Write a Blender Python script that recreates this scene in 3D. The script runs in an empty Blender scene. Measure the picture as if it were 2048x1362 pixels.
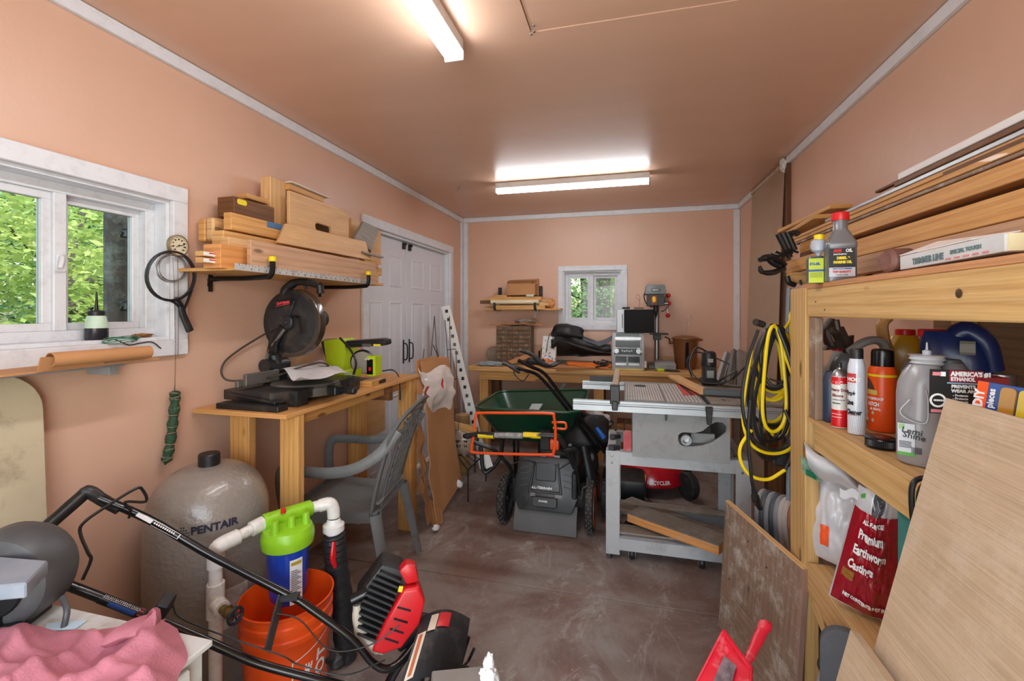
import bpy, bmesh, math, random
from mathutils import Vector as V, Matrix as MX, Euler, noise

PI = math.pi
random.seed(11)
sc = bpy.context.scene
COL = sc.collection
CAM_H, FPX, YAW, HOR = 1.40, 900.0, math.radians(14.27), 623.0
SN, CS = math.sin(YAW), math.cos(YAW)

# ------------------------------------------------------------------ camera, sky, sun, exposure
cd = bpy.data.cameras.new('camera')
cd.sensor_width = 36.0
cd.lens = FPX * 36.0 / 2048.0
cd.shift_y = -(681.0 - HOR) / 2048.0
cd.clip_start = 0.02
cd.clip_end = 200
cam = bpy.data.objects.new('camera', cd)
cam.location = (0, 0, CAM_H)
cam.rotation_euler = (PI / 2, 0, YAW)
COL.objects.link(cam)
sc.camera = cam

world = bpy.data.worlds.new('sky')
sc.world = world
world.use_nodes = True
wn = world.node_tree.nodes
wl = world.node_tree.links
sky = wn.new('ShaderNodeTexSky')
sky.sky_type = 'NISHITA'
sky.sun_disc = False
sky.sun_elevation = math.radians(55)
sky.sun_rotation = math.radians(100)
sky.air_density = 1.6
sky.dust_density = 2.5
wl.new(sky.outputs[0], wn['Background'].inputs[0])
wn['Background'].inputs[1].default_value = 0.42

sd = bpy.data.lights.new('sun', 'SUN')
sd.energy = 4.5
sd.angle = math.radians(2)
sd.color = (1.0, 0.95, 0.86)
sun = bpy.data.objects.new('sun', sd)
sun.rotation_euler = Euler((math.radians(-8), math.radians(42), 0))   # from the right, over the roof
COL.objects.link(sun)

# added fill lamp in the unseen doorway behind, tilted up to brighten the ceiling
ad = bpy.data.lights.new('doorway_fill', 'AREA')
ad.shape = 'RECTANGLE'
ad.size, ad.size_y = 1.7, 1.95
ad.energy = 32
ad.color = (0.9, 0.95, 1.0)
al = bpy.data.objects.new('doorway_fill', ad)
al.location = (-0.15, -0.72, 1.1)
al.rotation_euler = (PI / 2 + math.radians(22), 0, 0)
COL.objects.link(al)

sc.view_settings.view_transform = 'Standard'
sc.view_settings.look = 'None'
sc.view_settings.gamma = 1
sc.view_settings.use_curve_mapping = False
sc.view_settings.exposure = 0.6
sc.cycles.max_bounces = 8
sc.cycles.diffuse_bounces = 5
sc.cycles.glossy_bounces = 3
sc.cycles.transmission_bounces = 6
sc.cycles.transparent_max_bounces = 12
sc.cycles.caustics_reflective = False
sc.cycles.caustics_refractive = False
sc.cycles.sample_clamp_indirect = 4
sc.cycles.use_denoising = True


# ------------------------------------------------------------------ pixel -> world helpers
def ray(x, y):
    u, v = (x - 1024.0) / FPX, (HOR - y) / FPX
    return V((-SN + CS * u, CS + SN * u, v))


def PX(x, y, X=None, Y=None, Z=None, t=None):
    """the real point seen at photo pixel (x, y) on a known plane of the room (or at depth t)"""
    d = ray(x, y)
    if X is not None: t = X / d.x
    elif Y is not None: t = Y / d.y
    elif Z is not None: t = (Z - CAM_H) / d.z
    return V((0, 0, CAM_H)) + d * t


def PP(pts, **k):
    return [PX(p[0], p[1], **({'t': p[2]} if len(p) > 2 else k)) for p in pts]


# ------------------------------------------------------------------ materials
_mats = {}


def lin(c):
    return tuple(((v / 255.0) / 12.92 if v / 255.0 <= 0.04045 else ((v / 255.0 + 0.055) / 1.055) ** 2.4) for v in c[:3]) + (1.0,)


class NT:
    def __init__(s, name):
        s.m = bpy.data.materials.new(name)
        s.m.use_nodes = True
        s.t = s.m.node_tree
        s.b = s.t.nodes['Principled BSDF']

    def n(s, kind, **k):
        nd = s.t.nodes.new('ShaderNode' + kind)
        for a, b in k.items():
            if a in nd.bl_rna.properties: setattr(nd, a, b)
            else: nd.inputs[a.replace('_', ' ')].default_value = b
        return nd

    def l(s, a, b): s.t.links.new(a, b)

    def ramp(s, fac, stops):
        r = s.n('ValToRGB')
        e = r.color_ramp.elements
        while len(e) < len(stops): e.new(0.5)
        for i, (p, c) in enumerate(stops):
            e[i].position = p
            e[i].color = c
        s.l(fac, r.inputs[0])
        return r

    def mix(s, fac, a, b):
        m = s.n('Mix', data_type='RGBA')
        if isinstance(fac, float): m.inputs[0].default_value = fac
        else: s.l(fac, m.inputs[0])
        for i, c in ((6, a), (7, b)):
            if isinstance(c, tuple): m.inputs[i].default_value = c
            else: s.l(c, m.inputs[i])
        return m.outputs[2]

    def bump(s, h, strength, dist=0.01):
        b = s.n('Bump')
        b.inputs['Strength'].default_value = strength
        b.inputs['Distance'].default_value = dist
        s.l(h, b.inputs['Height'])
        s.l(b.outputs[0], s.b.inputs['Normal'])


def mat(name, c, rough=0.5, metal=0.0, var=0.10, ns=9.0, bump=0.0, bs=60.0, dirt=None, damt=0.5, dscale=5.0, coat=0.0,
        alpha=1.0, trans=0.0, emit=None, es=0.0, stretch=(1, 1, 1)):
    """plain coloured surface: slight tone variation, fine relief, optional patches of dirt/wear"""
    if name in _mats: return _mats[name]
    q = NT(name)
    tc = q.n('TexCoord')
    mp = q.n('Mapping')
    mp.inputs['Scale'].default_value = stretch
    q.l(tc.outputs['Object'], mp.inputs[0])
    nz = q.n('TexNoise', Scale=ns, Detail=4.0, Roughness=0.6)
    q.l(mp.outputs[0], nz.inputs['Vector'])
    L = lin(c)
    lo = tuple(v * (1 - var) for v in L[:3]) + (1,)
    hi = tuple(min(1, v * (1 + var)) for v in L[:3]) + (1,)
    r = q.ramp(nz.outputs['Fac'], [(0.3, lo), (0.7, hi)])
    out = r.outputs[0]
    if dirt is not None:
        n2 = q.n('TexNoise', Scale=dscale, Detail=6.0, Roughness=0.7)
        q.l(tc.outputs['Object'], n2.inputs['Vector'])
        r2 = q.ramp(n2.outputs['Fac'], [(0.5, (0, 0, 0, 1)), (0.68, (damt, damt, damt, 1))])
        out = q.mix(r2.outputs[0], out, lin(dirt))
    q.l(out, q.b.inputs['Base Color'])
    q.b.inputs['Roughness'].default_value = rough
    q.b.inputs['Metallic'].default_value = metal
    q.b.inputs['Coat Weight'].default_value = coat
    q.b.inputs['Coat Roughness'].default_value = 0.15
    q.b.inputs['Transmission Weight'].default_value = trans
    q.b.inputs['Alpha'].default_value = alpha
    if emit is not None:
        q.b.inputs['Emission Color'].default_value = lin(emit)
        q.b.inputs['Emission Strength'].default_value = es
    if bump:
        n3 = q.n('TexNoise', Scale=bs, Detail=3.0)
        q.l(tc.outputs['Object'], n3.inputs['Vector'])
        q.bump(n3.outputs['Fac'], bump)
    _mats[name] = q.m
    return q.m


def wood(name, c1, c2, rough=0.55, knot=True, dust=None, damt=0.35, ring=1.0, coat=0.0):
    """grain runs along u of the UV map (u, v in metres); every object gets its own offset"""
    if name in _mats: return _mats[name]
    q = NT(name)
    tc = q.n('TexCoord')
    oi = q.n('ObjectInfo')
    mul = q.n('VectorMath', operation='SCALE')
    cb = q.n('CombineXYZ')
    q.l(oi.outputs['Random'], cb.inputs[0]); q.l(oi.outputs['Random'], cb.inputs[1]); q.l(oi.outputs['Random'], cb.inputs[2])
    q.l(cb.outputs[0], mul.inputs[0]); mul.inputs['Scale'].default_value = 37.0
    mp = q.n('Mapping'); mp.inputs['Scale'].default_value = (1.6, 14.0, 14.0)
    q.l(tc.outputs['UV'], mp.inputs[0]); q.l(mul.outputs[0], mp.inputs['Location'])
    n1 = q.n('TexNoise', Scale=1.0, Detail=5.0, Roughness=0.65, Distortion=0.7)
    q.l(mp.outputs[0], n1.inputs['Vector'])
    m2 = q.n('Mapping'); m2.inputs['Scale'].default_value = (0.9, 7.0, 7.0)
    q.l(tc.outputs['UV'], m2.inputs[0]); q.l(mul.outputs[0], m2.inputs['Location'])
    wv = q.n('TexWave', wave_type='BANDS', bands_direction='Y', Scale=1.6 * ring, Distortion=7.0, Detail=2.0, Detail_Scale=0.6)
    q.l(m2.outputs[0], wv.inputs['Vector'])
    m3 = q.n('Mapping'); m3.inputs['Scale'].default_value = (6.0, 260.0, 260.0)
    q.l(tc.outputs['UV'], m3.inputs[0])
    n3 = q.n('TexNoise', Scale=1.0, Detail=2.0)
    q.l(m3.outputs[0], n3.inputs['Vector'])
    a1, a2 = lin(c1), lin(c2)
    mid = tuple((x + y) / 2 for x, y in zip(a1, a2))
    r = q.ramp(n1.outputs['Fac'], [(0.3, a1), (0.7, mid)])
    r2 = q.ramp(wv.outputs['Fac'], [(0.45, (0, 0, 0, 1)), (1.0, (0.5 * min(1, ring),) * 3 + (1,))])
    out = q.mix(r2.outputs[0], r.outputs[0], a2)
    r3 = q.ramp(n3.outputs['Fac'], [(0.35, (0.86, 0.86, 0.86, 1)), (0.65, (1.06, 1.06, 1.06, 1))])
    mm = q.n('Mix', data_type='RGBA', blend_type='MULTIPLY'); mm.inputs[0].default_value = 1.0
    q.l(out, mm.inputs[6]); q.l(r3.outputs[0], mm.inputs[7]); out = mm.outputs[2]
    if knot:
        m4 = q.n('Mapping'); m4.inputs['Scale'].default_value = (3.2, 9.0, 9.0)
        q.l(tc.outputs['UV'], m4.inputs[0]); q.l(mul.outputs[0], m4.inputs['Location'])
        vo = q.n('TexVoronoi', Scale=1.0)
        q.l(m4.outputs[0], vo.inputs['Vector'])
        rk = q.ramp(vo.outputs['Distance'], [(0.07, (0.85, 0.85, 0.85, 1)), (0.12, (0, 0, 0, 1))])
        out = q.mix(rk.outputs[0], out, tuple(v * 0.3 for v in a2[:3]) + (1,))
    if dust is not None:
        nd = q.n('TexNoise', Scale=9.0, Detail=8.0, Roughness=0.8)
        q.l(tc.outputs['Object'], nd.inputs['Vector'])
        rd = q.ramp(nd.outputs['Fac'], [(0.5, (0, 0, 0, 1)), (0.7, (damt, damt, damt, 1))])
        out = q.mix(rd.outputs[0], out, lin(dust))
    q.l(out, q.b.inputs['Base Color'])
    q.b.inputs['Roughness'].default_value = rough
    q.b.inputs['Coat Weight'].default_value = coat
    q.bump(n3.outputs['Fac'], 0.15, 0.002)
    _mats[name] = q.m
    return q.m


# ------------------------------------------------------------------ mesh builder (world coordinates through s.m)
def fr(o, x, y):
    """frame with origin o, x axis along x, y axis nearest y"""
    x = V(x).normalized(); y = V(y)
    z = x.cross(y).normalized(); y = z.cross(x)
    m = MX((x, y, z)).transposed().to_4x4()
    m.translation = V(o)
    return m


def at(x, y, z, rz=0.0, rx=0.0, ry=0.0):
    return MX.Translation((x, y, z)) @ Euler((rx, ry, rz)).to_matrix().to_4x4()


def smooth_path(pts, k=6, closed=False):
    pts = [V(p) for p in pts]
    if len(pts) < 3: return pts
    out = []
    n = len(pts)
    rng = range(n if closed else n - 1)
    for i in rng:
        p0 = pts[(i - 1) % n] if (closed or i > 0) else pts[0] * 2 - pts[1]
        p1, p2 = pts[i], pts[(i + 1) % n]
        p3 = pts[(i + 2) % n] if (closed or i + 2 < n) else pts[-1] * 2 - pts[-2]
        for j in range(k):
            t = j / k
            out.append(0.5 * ((2 * p1) + (p2 - p0) * t + (2 * p0 - 5 * p1 + 4 * p2 - p3) * t * t + (3 * p1 - p0 - 3 * p2 + p3) * t ** 3))
    if not closed: out.append(pts[-1])
    return out


class MB:
    def __init__(s, m=None):
        s.bm = bmesh.new()
        s.uv = s.bm.loops.layers.uv.new('UVMap')
        s.m = m or MX()

    def face(s, vs, uvs=None):
        try: f = s.bm.faces.new(vs)
        except ValueError: return None
        if uvs:
            for l, c in zip(f.loops, uvs): l[s.uv].uv = c
        return f

    def v(s, p): return s.bm.verts.new(s.m @ V(p))

    def box(s, cx, cy, cz, sx, sy, sz, rot=None, m=None, taper=1.0):
        """centre + full sizes; grain (u) along the longest side"""
        M = (m or MX())
        L = MX.Translation((cx, cy, cz))
        if rot: L = L @ Euler(rot).to_matrix().to_4x4()
        M = s.m @ M @ L
        hx, hy, hz = sx / 2, sy / 2, sz / 2
        loc = [(i, j, k) for k in (-1, 1) for j in (-1, 1) for i in (-1, 1)]
        P = [V((i * hx * (taper if k > 0 else 1), j * hy * (taper if k > 0 else 1), k * hz)) for i, j, k in loc]
        vs = [s.bm.verts.new(M @ p) for p in P]
        dims = (sx, sy, sz)
        la = dims.index(max(dims))
        for q, nax in (((0, 2, 3, 1), 2), ((4, 5, 7, 6), 2), ((0, 1, 5, 4), 1), ((2, 6, 7, 3), 1), ((0, 4, 6, 2), 0), ((1, 3, 7, 5), 0)):
            ax = [a for a in range(3) if a != nax]
            if nax == la: u, w = ax
            else: u, w = la, [a for a in ax if a != la][0]
            k = 1.0 if nax != la else 0.25
            s.face([vs[i] for i in q], [(P[i][u] * k + cx, P[i][w] + nax * 0.31 + cz) for i in q])
        return s

    def bar(s, p0, p1, w, h, up=(0, 0, 1)):
        """board from p0 to p1: w across, h along up"""
        p0, p1 = V(p0), V(p1)
        x = (p1 - p0)
        up = V(up)
        if x.normalized().cross(up).length < 1e-3: up = V((0, 1, 0))
        y = up.cross(x).normalized()
        m = fr((p0 + p1) / 2, x, y)
        return s.box(0, 0, 0, x.length, w, h, m=m)

    def tube(s, pts, r, n=8, closed=False, k=0, flat=1.0, cap=True, up=None):
        if k: pts = smooth_path(pts, k, closed)
        pts = [V(p) for p in pts]
        N = len(pts)
        rr = r if isinstance(r, (list, tuple)) else [r] * N
        if len(rr) != N: rr = [rr[min(len(rr) - 1, int(i * (len(rr) - 1) / max(1, N - 1) + 0.5))] for i in range(N)]
        rings = []
        prev = None
        L = 0.0
        for i, p in enumerate(pts):
            a = pts[(i - 1) % N] if (closed or i > 0) else p
            b = pts[(i + 1) % N] if (closed or i < N - 1) else p
            t = (b - a)
            t = t.normalized() if t.length > 1e-9 else V((0, 0, 1))
            if prev is None:
                ref = V(up) if up else (V((0, 0, 1)) if abs(t.z) < 0.9 else V((1, 0, 0)))
                x = ref.cross(t).normalized()
            else:
                x = prev - t * prev.dot(t)
                x = x.normalized() if x.length > 1e-6 else prev
            prev = x
            y = t.cross(x)
            if i: L += (p - pts[i - 1]).length
            rings.append(([s.v(p + x * (rr[i] * math.cos(2 * PI * j / n)) + y * (rr[i] * flat * math.sin(2 * PI * j / n))) for j in range(n)], L))
        for i in range(N if closed else N - 1):
            (A, la), (B, lb) = rings[i], rings[(i + 1) % N]
            for j in range(n):
                j2 = (j + 1) % n
                s.face([A[j], A[j2], B[j2], B[j]], [(la, j * .01), (la, j * .01 + .01), (lb, j * .01 + .01), (lb, j * .01)])
        if cap and not closed:
            s.face(rings[0][0][::-1]); s.face(rings[-1][0])
        return s

    def lathe(s, prof, n=24, m=None, a0=0.0, a1=2 * PI, sy=1.0):
        M = s.m @ (m or MX())
        full = abs(a1 - a0 - 2 * PI) < 1e-6
        cols = n if full else n + 1
        rings = []
        for r, z in prof:
            if r < 1e-6: rings.append([s.bm.verts.new(M @ V((0, 0, z)))])
            else: rings.append([s.bm.verts.new(M @ V((r * math.cos(a0 + (a1 - a0) * j / n), sy * r * math.sin(a0 + (a1 - a0) * j / n), z))) for j in range(cols)])
        for i in range(len(prof) - 1):
            A, B = rings[i], rings[i + 1]
            za, zb, ra = prof[i][1], prof[i + 1][1], max(prof[i][0], prof[i + 1][0])
            for j in range(n):
                j2 = (j + 1) % cols
                u0, u1 = j / n * 2 * PI * ra, (j + 1) / n * 2 * PI * ra
                if len(A) == 1 and len(B) == 1: continue
                if len(A) == 1: s.face([A[0], B[j], B[j2]][::-1], [(u0, za), (u0, zb), (u1, zb)])
                elif len(B) == 1: s.face([A[j], A[j2], B[0]], [(u0, za), (u1, za), (u0, zb)])
                else: s.face([A[j], A[j2], B[j2], B[j]], [(u0, za), (u1, za), (u1, zb), (u0, zb)])
        return s

    def prism(s, pts, h, m=None, z0=0.0):
        """polygon in the frame's xy plane, extruded from z0 to z0+h"""
        M = s.m @ (m or MX())
        a = [s.bm.verts.new(M @ V((p[0], p[1], z0))) for p in pts]
        b = [s.bm.verts.new(M @ V((p[0], p[1], z0 + h))) for p in pts]
        s.face(a[::-1], [tuple(p[:2]) for p in pts][::-1]); s.face(b, [tuple(p[:2]) for p in pts])
        n = len(pts)
        L = 0
        for i in range(n):
            j = (i + 1) % n
            d = (V(pts[j][:2]) - V(pts[i][:2])).length
            s.face([a[i], a[j], b[j], b[i]], [(L, 0), (L + d, 0), (L + d, h), (L, h)])
            L += d
        return s

    def quad(s, P, th=0.0):
        """planar patch through four world points, given thickness along its normal"""
        P = [V(p) for p in P]
        nrm = (P[1] - P[0]).cross(P[3] - P[0]).normalized() * th
        U = (P[1] - P[0]).length
        W = (P[3] - P[0]).length
        uv = [(0, 0), (U, 0), (U, W), (0, W)]
        a = [s.v(p) for p in P]
        if not th:
            s.face(a, uv); return s
        b = [s.v(p + nrm) for p in P]
        s.face(a[::-1], uv[::-1]); s.face(b, uv)
        for i in range(4):
            j = (i + 1) % 4
            s.face([a[i], a[j], b[j], b[i]], [uv[i], uv[j], uv[j], uv[i]])
        return s

    def grid(s, fn, nu, nv, th=0.0, closed_u=False):
        """fn(u, v) in 0..1 -> point; optional thickness"""
        g = [[V(fn(i / nu, j / nv)) for j in range(nv + 1)] for i in range(nu if closed_u else nu + 1)]
        nI = len(g)
        vs = [[s.v(p) for p in row] for row in g]

        def q(A, flip):
            for i in range(nu):
                for j in range(nv):
                    i2 = (i + 1) % nI
                    f = [A[i][j], A[i2][j], A[i2][j + 1], A[i][j + 1]]
                    uv = [(i / nu, j / nv), ((i + 1) / nu, j / nv), ((i + 1) / nu, (j + 1) / nv), (i / nu, (j + 1) / nv)]
                    if flip: f, uv = f[::-1], uv[::-1]
                    s.face(f, uv)
        if not th:
            q(vs, False); return s
        w = []
        for i in range(nI):
            row = []
            for j in range(nv + 1):
                a = g[min(i + 1, nI - 1)][j] - g[max(i - 1, 0)][j]
                b = g[i][min(j + 1, nv)] - g[i][max(j - 1, 0)]
                nn = a.cross(b)
                nn = nn.normalized() if nn.length > 1e-12 else V((0, 0, 1))
                row.append(s.v(g[i][j] - nn * th))
            w.append(row)
        q(vs, False); q(w, True)
        if not closed_u:
            for j in range(nv):
                s.face([vs[0][j + 1], vs[0][j], w[0][j], w[0][j + 1]][::-1]); s.face([vs[-1][j], vs[-1][j + 1], w[-1][j + 1], w[-1][j]][::-1])
        for i in range(nu):
            i2 = (i + 1) % nI
            s.face([vs[i][0], vs[i2][0], w[i2][0], w[i][0]][::-1]); s.face([vs[i2][-1], vs[i][-1], w[i][-1], w[i2][-1]][::-1])
        return s

    def blob(s, loc, rad, seed=0, amp=0.15, fq=2.0, nu=20, nv=14, m=None, sq=1.0):
        """lumpy closed body; sq<1 makes it boxier"""
        M = m or MX()
        rx, ry, rz = rad

        def pw(v): return math.copysign(abs(v) ** sq, v)

        def fn(u, v):
            a, b = u * 2 * PI, (v - 0.5) * PI
            d = V((pw(math.cos(b)) * pw(math.cos(a)), pw(math.cos(b)) * pw(math.sin(a)), pw(math.sin(b))))
            k = 1 + amp * noise.noise(d * fq + V((seed * 7.3, seed * 3.1, seed)))
            return V((d.x * rx * k, d.y * ry * k, d.z * rz * k))
        W = s.m @ M @ MX.Translation(V(loc))
        ring = []
        for j in range(1, nv):
            ring.append([s.bm.verts.new(W @ fn(i / nu, j / nv)) for i in range(nu)])
        bot, top = s.bm.verts.new(W @ fn(0, 0)), s.bm.verts.new(W @ fn(0, 1))
        for j in range(len(ring) - 1):
            for i in range(nu):
                k = (i + 1) % nu
                s.face([ring[j][i], ring[j][k], ring[j + 1][k], ring[j + 1][i]], [(i / nu, j / nv), ((i + 1) / nu, j / nv), ((i + 1) / nu, (j + 1) / nv), (i / nu, (j + 1) / nv)])
        for i in range(nu):
            k = (i + 1) % nu
            s.face([bot, ring[0][k], ring[0][i]]); s.face([top, ring[-1][i], ring[-1][k]])
        return s

    def text(s, txt, size, m, bold=0.0, warp=None, align='LEFT', sx=1.0, ex=0.0004):
        cu = bpy.data.curves.new('t', 'FONT')
        cu.body = txt; cu.size = size; cu.offset = bold; cu.extrude = ex; cu.resolution_u = 2
        cu.align_x = align
        o = bpy.data.objects.new('t', cu)
        me = bpy.data.meshes.new_from_object(o)
        M = s.m @ m
        vs = []
        for v in me.vertices:
            p = V((v.co.x * sx, v.co.y, v.co.z))
            vs.append(s.bm.verts.new(s.m @ warp(p) if warp else M @ p))
        for p in me.polygons:
            s.face([vs[i] for i in p.vertices])
        bpy.data.objects.remove(o); bpy.data.curves.remove(cu); bpy.data.meshes.remove(me)
        return s

    def build(s, name, material, bevel=0.0, ang=35, seg=1):
        bm = s.bm
        bmesh.ops.recalc_face_normals(bm, faces=bm.faces[:])
        if bevel:
            es = [e for e in bm.edges if len(e.link_faces) == 2 and e.calc_face_angle(0) > math.radians(40)]
            if es: bmesh.ops.bevel(bm, geom=es, offset=bevel, segments=seg, profile=0.6, affect='EDGES', clamp_overlap=True)
        th = math.radians(ang)
        for f in bm.faces: f.smooth = ang > 0
        for e in bm.edges:
            e.smooth = not (len(e.link_faces) == 2 and e.calc_face_angle(0) > th)
        me = bpy.data.meshes.new(name)
        bm.to_mesh(me); bm.free()
        o = bpy.data.objects.new(name, me)
        me.materials.append(material)
        COL.objects.link(o)
        return o


ROOTS = []


class Thing:
    """an Empty at the thing's base whose children are its parts"""

    def __init__(s, name, label=None, cat=None, group=None, kind=None):
        s.o = bpy.data.objects.new(name, None)
        s.o.empty_display_size = 0.05
        COL.objects.link(s.o)
        if label: s.o['label'] = label
        if cat: s.o['category'] = cat
        if group: s.o['group'] = group
        if kind: s.o['kind'] = kind
        ROOTS.append(s.o)

    def p(s, name, mb, material, parent=None, label=None, kind=None, **k):
        o = mb.build(name, material, **k)
        o.parent = parent or s.o
        if label: o['label'] = label
        if kind: o['kind'] = kind
        return o


def solo(name, label, cat, mb, material, group=None, kind=None, **k):
    o = mb.build(name, material, **k)
    if label: o['label'] = label
    if cat: o['category'] = cat
    if group: o['group'] = group
    if kind: o['kind'] = kind
    ROOTS.append(o)
    return o


def sub(parent, name, mb, material, label=None, kind=None, **k):
    o = mb.build(name, material, **k)
    o.parent = parent
    if label: o['label'] = label
    if kind: o['kind'] = kind
    return o


def finish():
    """put each thing's origin at the centre of its base; parts keep identity offsets"""
    kids = {}
    for o in sc.objects:
        if o.parent: kids.setdefault(o.parent.name, []).append(o)

    def walk(o):
        r = [o]
        for c in kids.get(o.name, []): r += walk(c)
        return r
    for r in ROOTS:
        ms = [x for x in walk(r) if x.type == 'MESH' and len(x.data.vertices)]
        if not ms: continue
        lo, hi = V((1e9,) * 3), V((-1e9,) * 3)
        for x in ms:
            for v in x.data.vertices:
                for i in range(3):
                    if v.co[i] < lo[i]: lo[i] = v.co[i]
                    if v.co[i] > hi[i]: hi[i] = v.co[i]
        base = V(((lo.x + hi.x) / 2, (lo.y + hi.y) / 2, lo.z))
        T = MX.Translation(-base)
        for x in ms: x.data.transform(T)
        r.location = base


def rrect(w, h, r, n=4, cx=0, cy=0):
    pts = []
    for sx, sy, a in ((1, 1, 0), (-1, 1, 90), (-1, -1, 180), (1, -1, 270)):
        for i in range(n + 1):
            t = math.radians(a + 90 * i / n)
            pts.append((cx + sx * (w / 2 - r) + r * math.cos(t), cy + sy * (h / 2 - r) + r * math.sin(t)))
    return pts


def circ(r, n=20, cx=0, cy=0, a0=0, a1=2 * PI):
    full = abs(a1 - a0 - 2 * PI) < 1e-6
    return [(cx + r * math.cos(a0 + (a1 - a0) * i / (n if full else n - 1)), cy + r * math.sin(a0 + (a1 - a0) * i / (n if full else n - 1))) for i in range(n)]

# ================================================================== palette
WALLC = mat('salmon_wall_paint', (219, 179, 154), rough=0.38, var=0.035, ns=2.5, bump=0.12, bs=26, stretch=(1, 1, 0.5))
CEILC = mat('salmon_ceiling_paint', (217, 177, 151), rough=0.34, var=0.03, ns=2.0, bump=0.10, bs=18, stretch=(0.4, 3, 1))
TRIM = mat('white_trim_paint', (226, 230, 236), rough=0.45, var=0.03, dirt=(150, 145, 140), damt=0.18, dscale=20)
VINYL = mat('white_window_vinyl', (222, 225, 230), rough=0.35, var=0.02, dirt=(130, 125, 120), damt=0.2, dscale=24)
DOORW = mat('white_door_paint', (222, 226, 235), rough=0.4, var=0.02)
BLACK = mat('black_plastic', (26, 27, 29), rough=0.42, var=0.2, dirt=(90, 88, 84), damt=0.25, dscale=12)
BLACKG = mat('black_gloss', (14, 15, 17), rough=0.22, var=0.15)
RUBBER = mat('black_rubber', (32, 32, 33), rough=0.75, var=0.2, dirt=(120, 112, 104), damt=0.3, dscale=20)
STEEL = mat('brushed_steel', (165, 166, 168), rough=0.32, metal=0.9, var=0.1, ns=30)
ALU = mat('aluminium_profile', (176, 180, 184), rough=0.4, metal=0.6, var=0.06, ns=20)
GREYM = mat('grey_machine_paint', (150, 152, 153), rough=0.5, var=0.05, dirt=(110, 100, 92), damt=0.4, dscale=12)
RED = mat('red_plastic', (205, 26, 34), rough=0.32, var=0.06)
ORANGE = mat('orange_plastic', (236, 84, 22), rough=0.35, var=0.05)
YELLOW = mat('yellow_plastic', (238, 208, 20), rough=0.4, var=0.05)
WHITEP = mat('white_plastic', (225, 225, 222), rough=0.4, var=0.04)
PRINTK = mat('black_print', (20, 20, 22), rough=0.5, var=0.02)
PRINTW = mat('white_print', (235, 235, 235), rough=0.5, var=0.02)
PRINTR = mat('red_print', (200, 30, 36), rough=0.5, var=0.02)
PRINTY = mat('yellow_print', (235, 215, 40), rough=0.5, var=0.02)
PRINTB = mat('blue_print', (38, 80, 160), rough=0.5, var=0.02)
PRINTG = mat('green_print', (80, 170, 60), rough=0.5, var=0.02)
PINE = wood('pine_board', (222, 178, 116), (188, 132, 66))
PINEL = wood('light_pine', (228, 190, 138), (200, 150, 92))
PINEG = wood('golden_pine', (222, 172, 104), (190, 130, 64), coat=0.1)
PINEO = wood('orange_pine', (224, 160, 96), (196, 122, 60))
PLY = wood('plywood_face', (222, 180, 128), (204, 156, 102), knot=False, ring=0.5)
PLYG = wood('weathered_plywood', (184, 160, 138), (150, 126, 104), knot=False, ring=0.5, dust=(215, 205, 195), damt=0.3)
OLDW = wood('old_grey_wood', (150, 124, 104), (118, 94, 76), dust=(210, 205, 198), damt=0.75)
GREYW = wood('dusty_grey_board', (146, 136, 124), (120, 110, 98), dust=(190, 186, 178), damt=0.5)
BROWNW = wood('brown_stained_wood', (120, 78, 40), (82, 48, 20), knot=False)
REDW = wood('reddish_board', (204, 164, 130), (176, 132, 100), knot=True)
CARD = mat('cardboard', (184, 132, 86), rough=0.8, var=0.07, ns=4, bump=0.05, bs=90)
CARDD = mat('cardboard_edge', (150, 104, 62), rough=0.85, var=0.1)
HARDB = mat('brown_hardboard', (174, 148, 126), rough=0.7, var=0.04)

RX, LX, BY, FY, CZ = 1.07, -1.80, 4.80, -0.62, 2.45


# ================================================================== shell
def struct(name, mb, m, parent=None, label=None, **k):
    if name.startswith(('wall', 'ceil')): k['ang'] = 0
    o = mb.build(name, m, **k)
    if parent: o.parent = parent
    else:
        o['kind'] = 'structure'
        if label: o['label'] = label
    return o


def wall_mesh(axis, f0, f1, a0, a1, z0, z1, holes):
    """wall slab perpendicular to `axis` (0 = X) with rectangular openings (a0, a1, z0, z1)"""
    us = sorted({a0, a1} | {h[0] for h in holes} | {h[1] for h in holes})
    zs = sorted({z0, z1} | {h[2] for h in holes} | {h[3] for h in holes})
    b = MB()
    for i in range(len(us) - 1):
        for j in range(len(zs) - 1):
            mu, mz = (us[i] + us[i + 1]) / 2, (zs[j] + zs[j + 1]) / 2
            if any(h[0] < mu < h[1] and h[2] < mz < h[3] for h in holes): continue
            if axis == 0: b.box((f0 + f1) / 2, mu, mz, abs(f1 - f0), us[i + 1] - us[i], zs[j + 1] - zs[j])
            else: b.box(mu, (f0 + f1) / 2, mz, us[i + 1] - us[i], abs(f1 - f0), zs[j + 1] - zs[j])
    bmesh.ops.remove_doubles(b.bm, verts=b.bm.verts[:], dist=1e-5)
    seen = {}
    for f in b.bm.faces[:]:
        k = tuple(sorted(v.index for v in f.verts)) if False else tuple(round(c, 4) for c in f.calc_center_median())
        seen.setdefault(k, []).append(f)
    dead = [f for fs in seen.values() if len(fs) > 1 for f in fs]
    bmesh.ops.delete(b.bm, geom=dead, context='FACES_ONLY')
    return b


W1 = (0.70, 1.43, 1.285, 1.85)      # left window opening (y0, y1, z0, z1)
W2 = (-0.655, -0.045, 1.26, 1.83)   # back window opening (x0, x1, z0, z1)
D1 = (2.86, 4.40, 0.0, 2.015)       # double door opening

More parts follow.
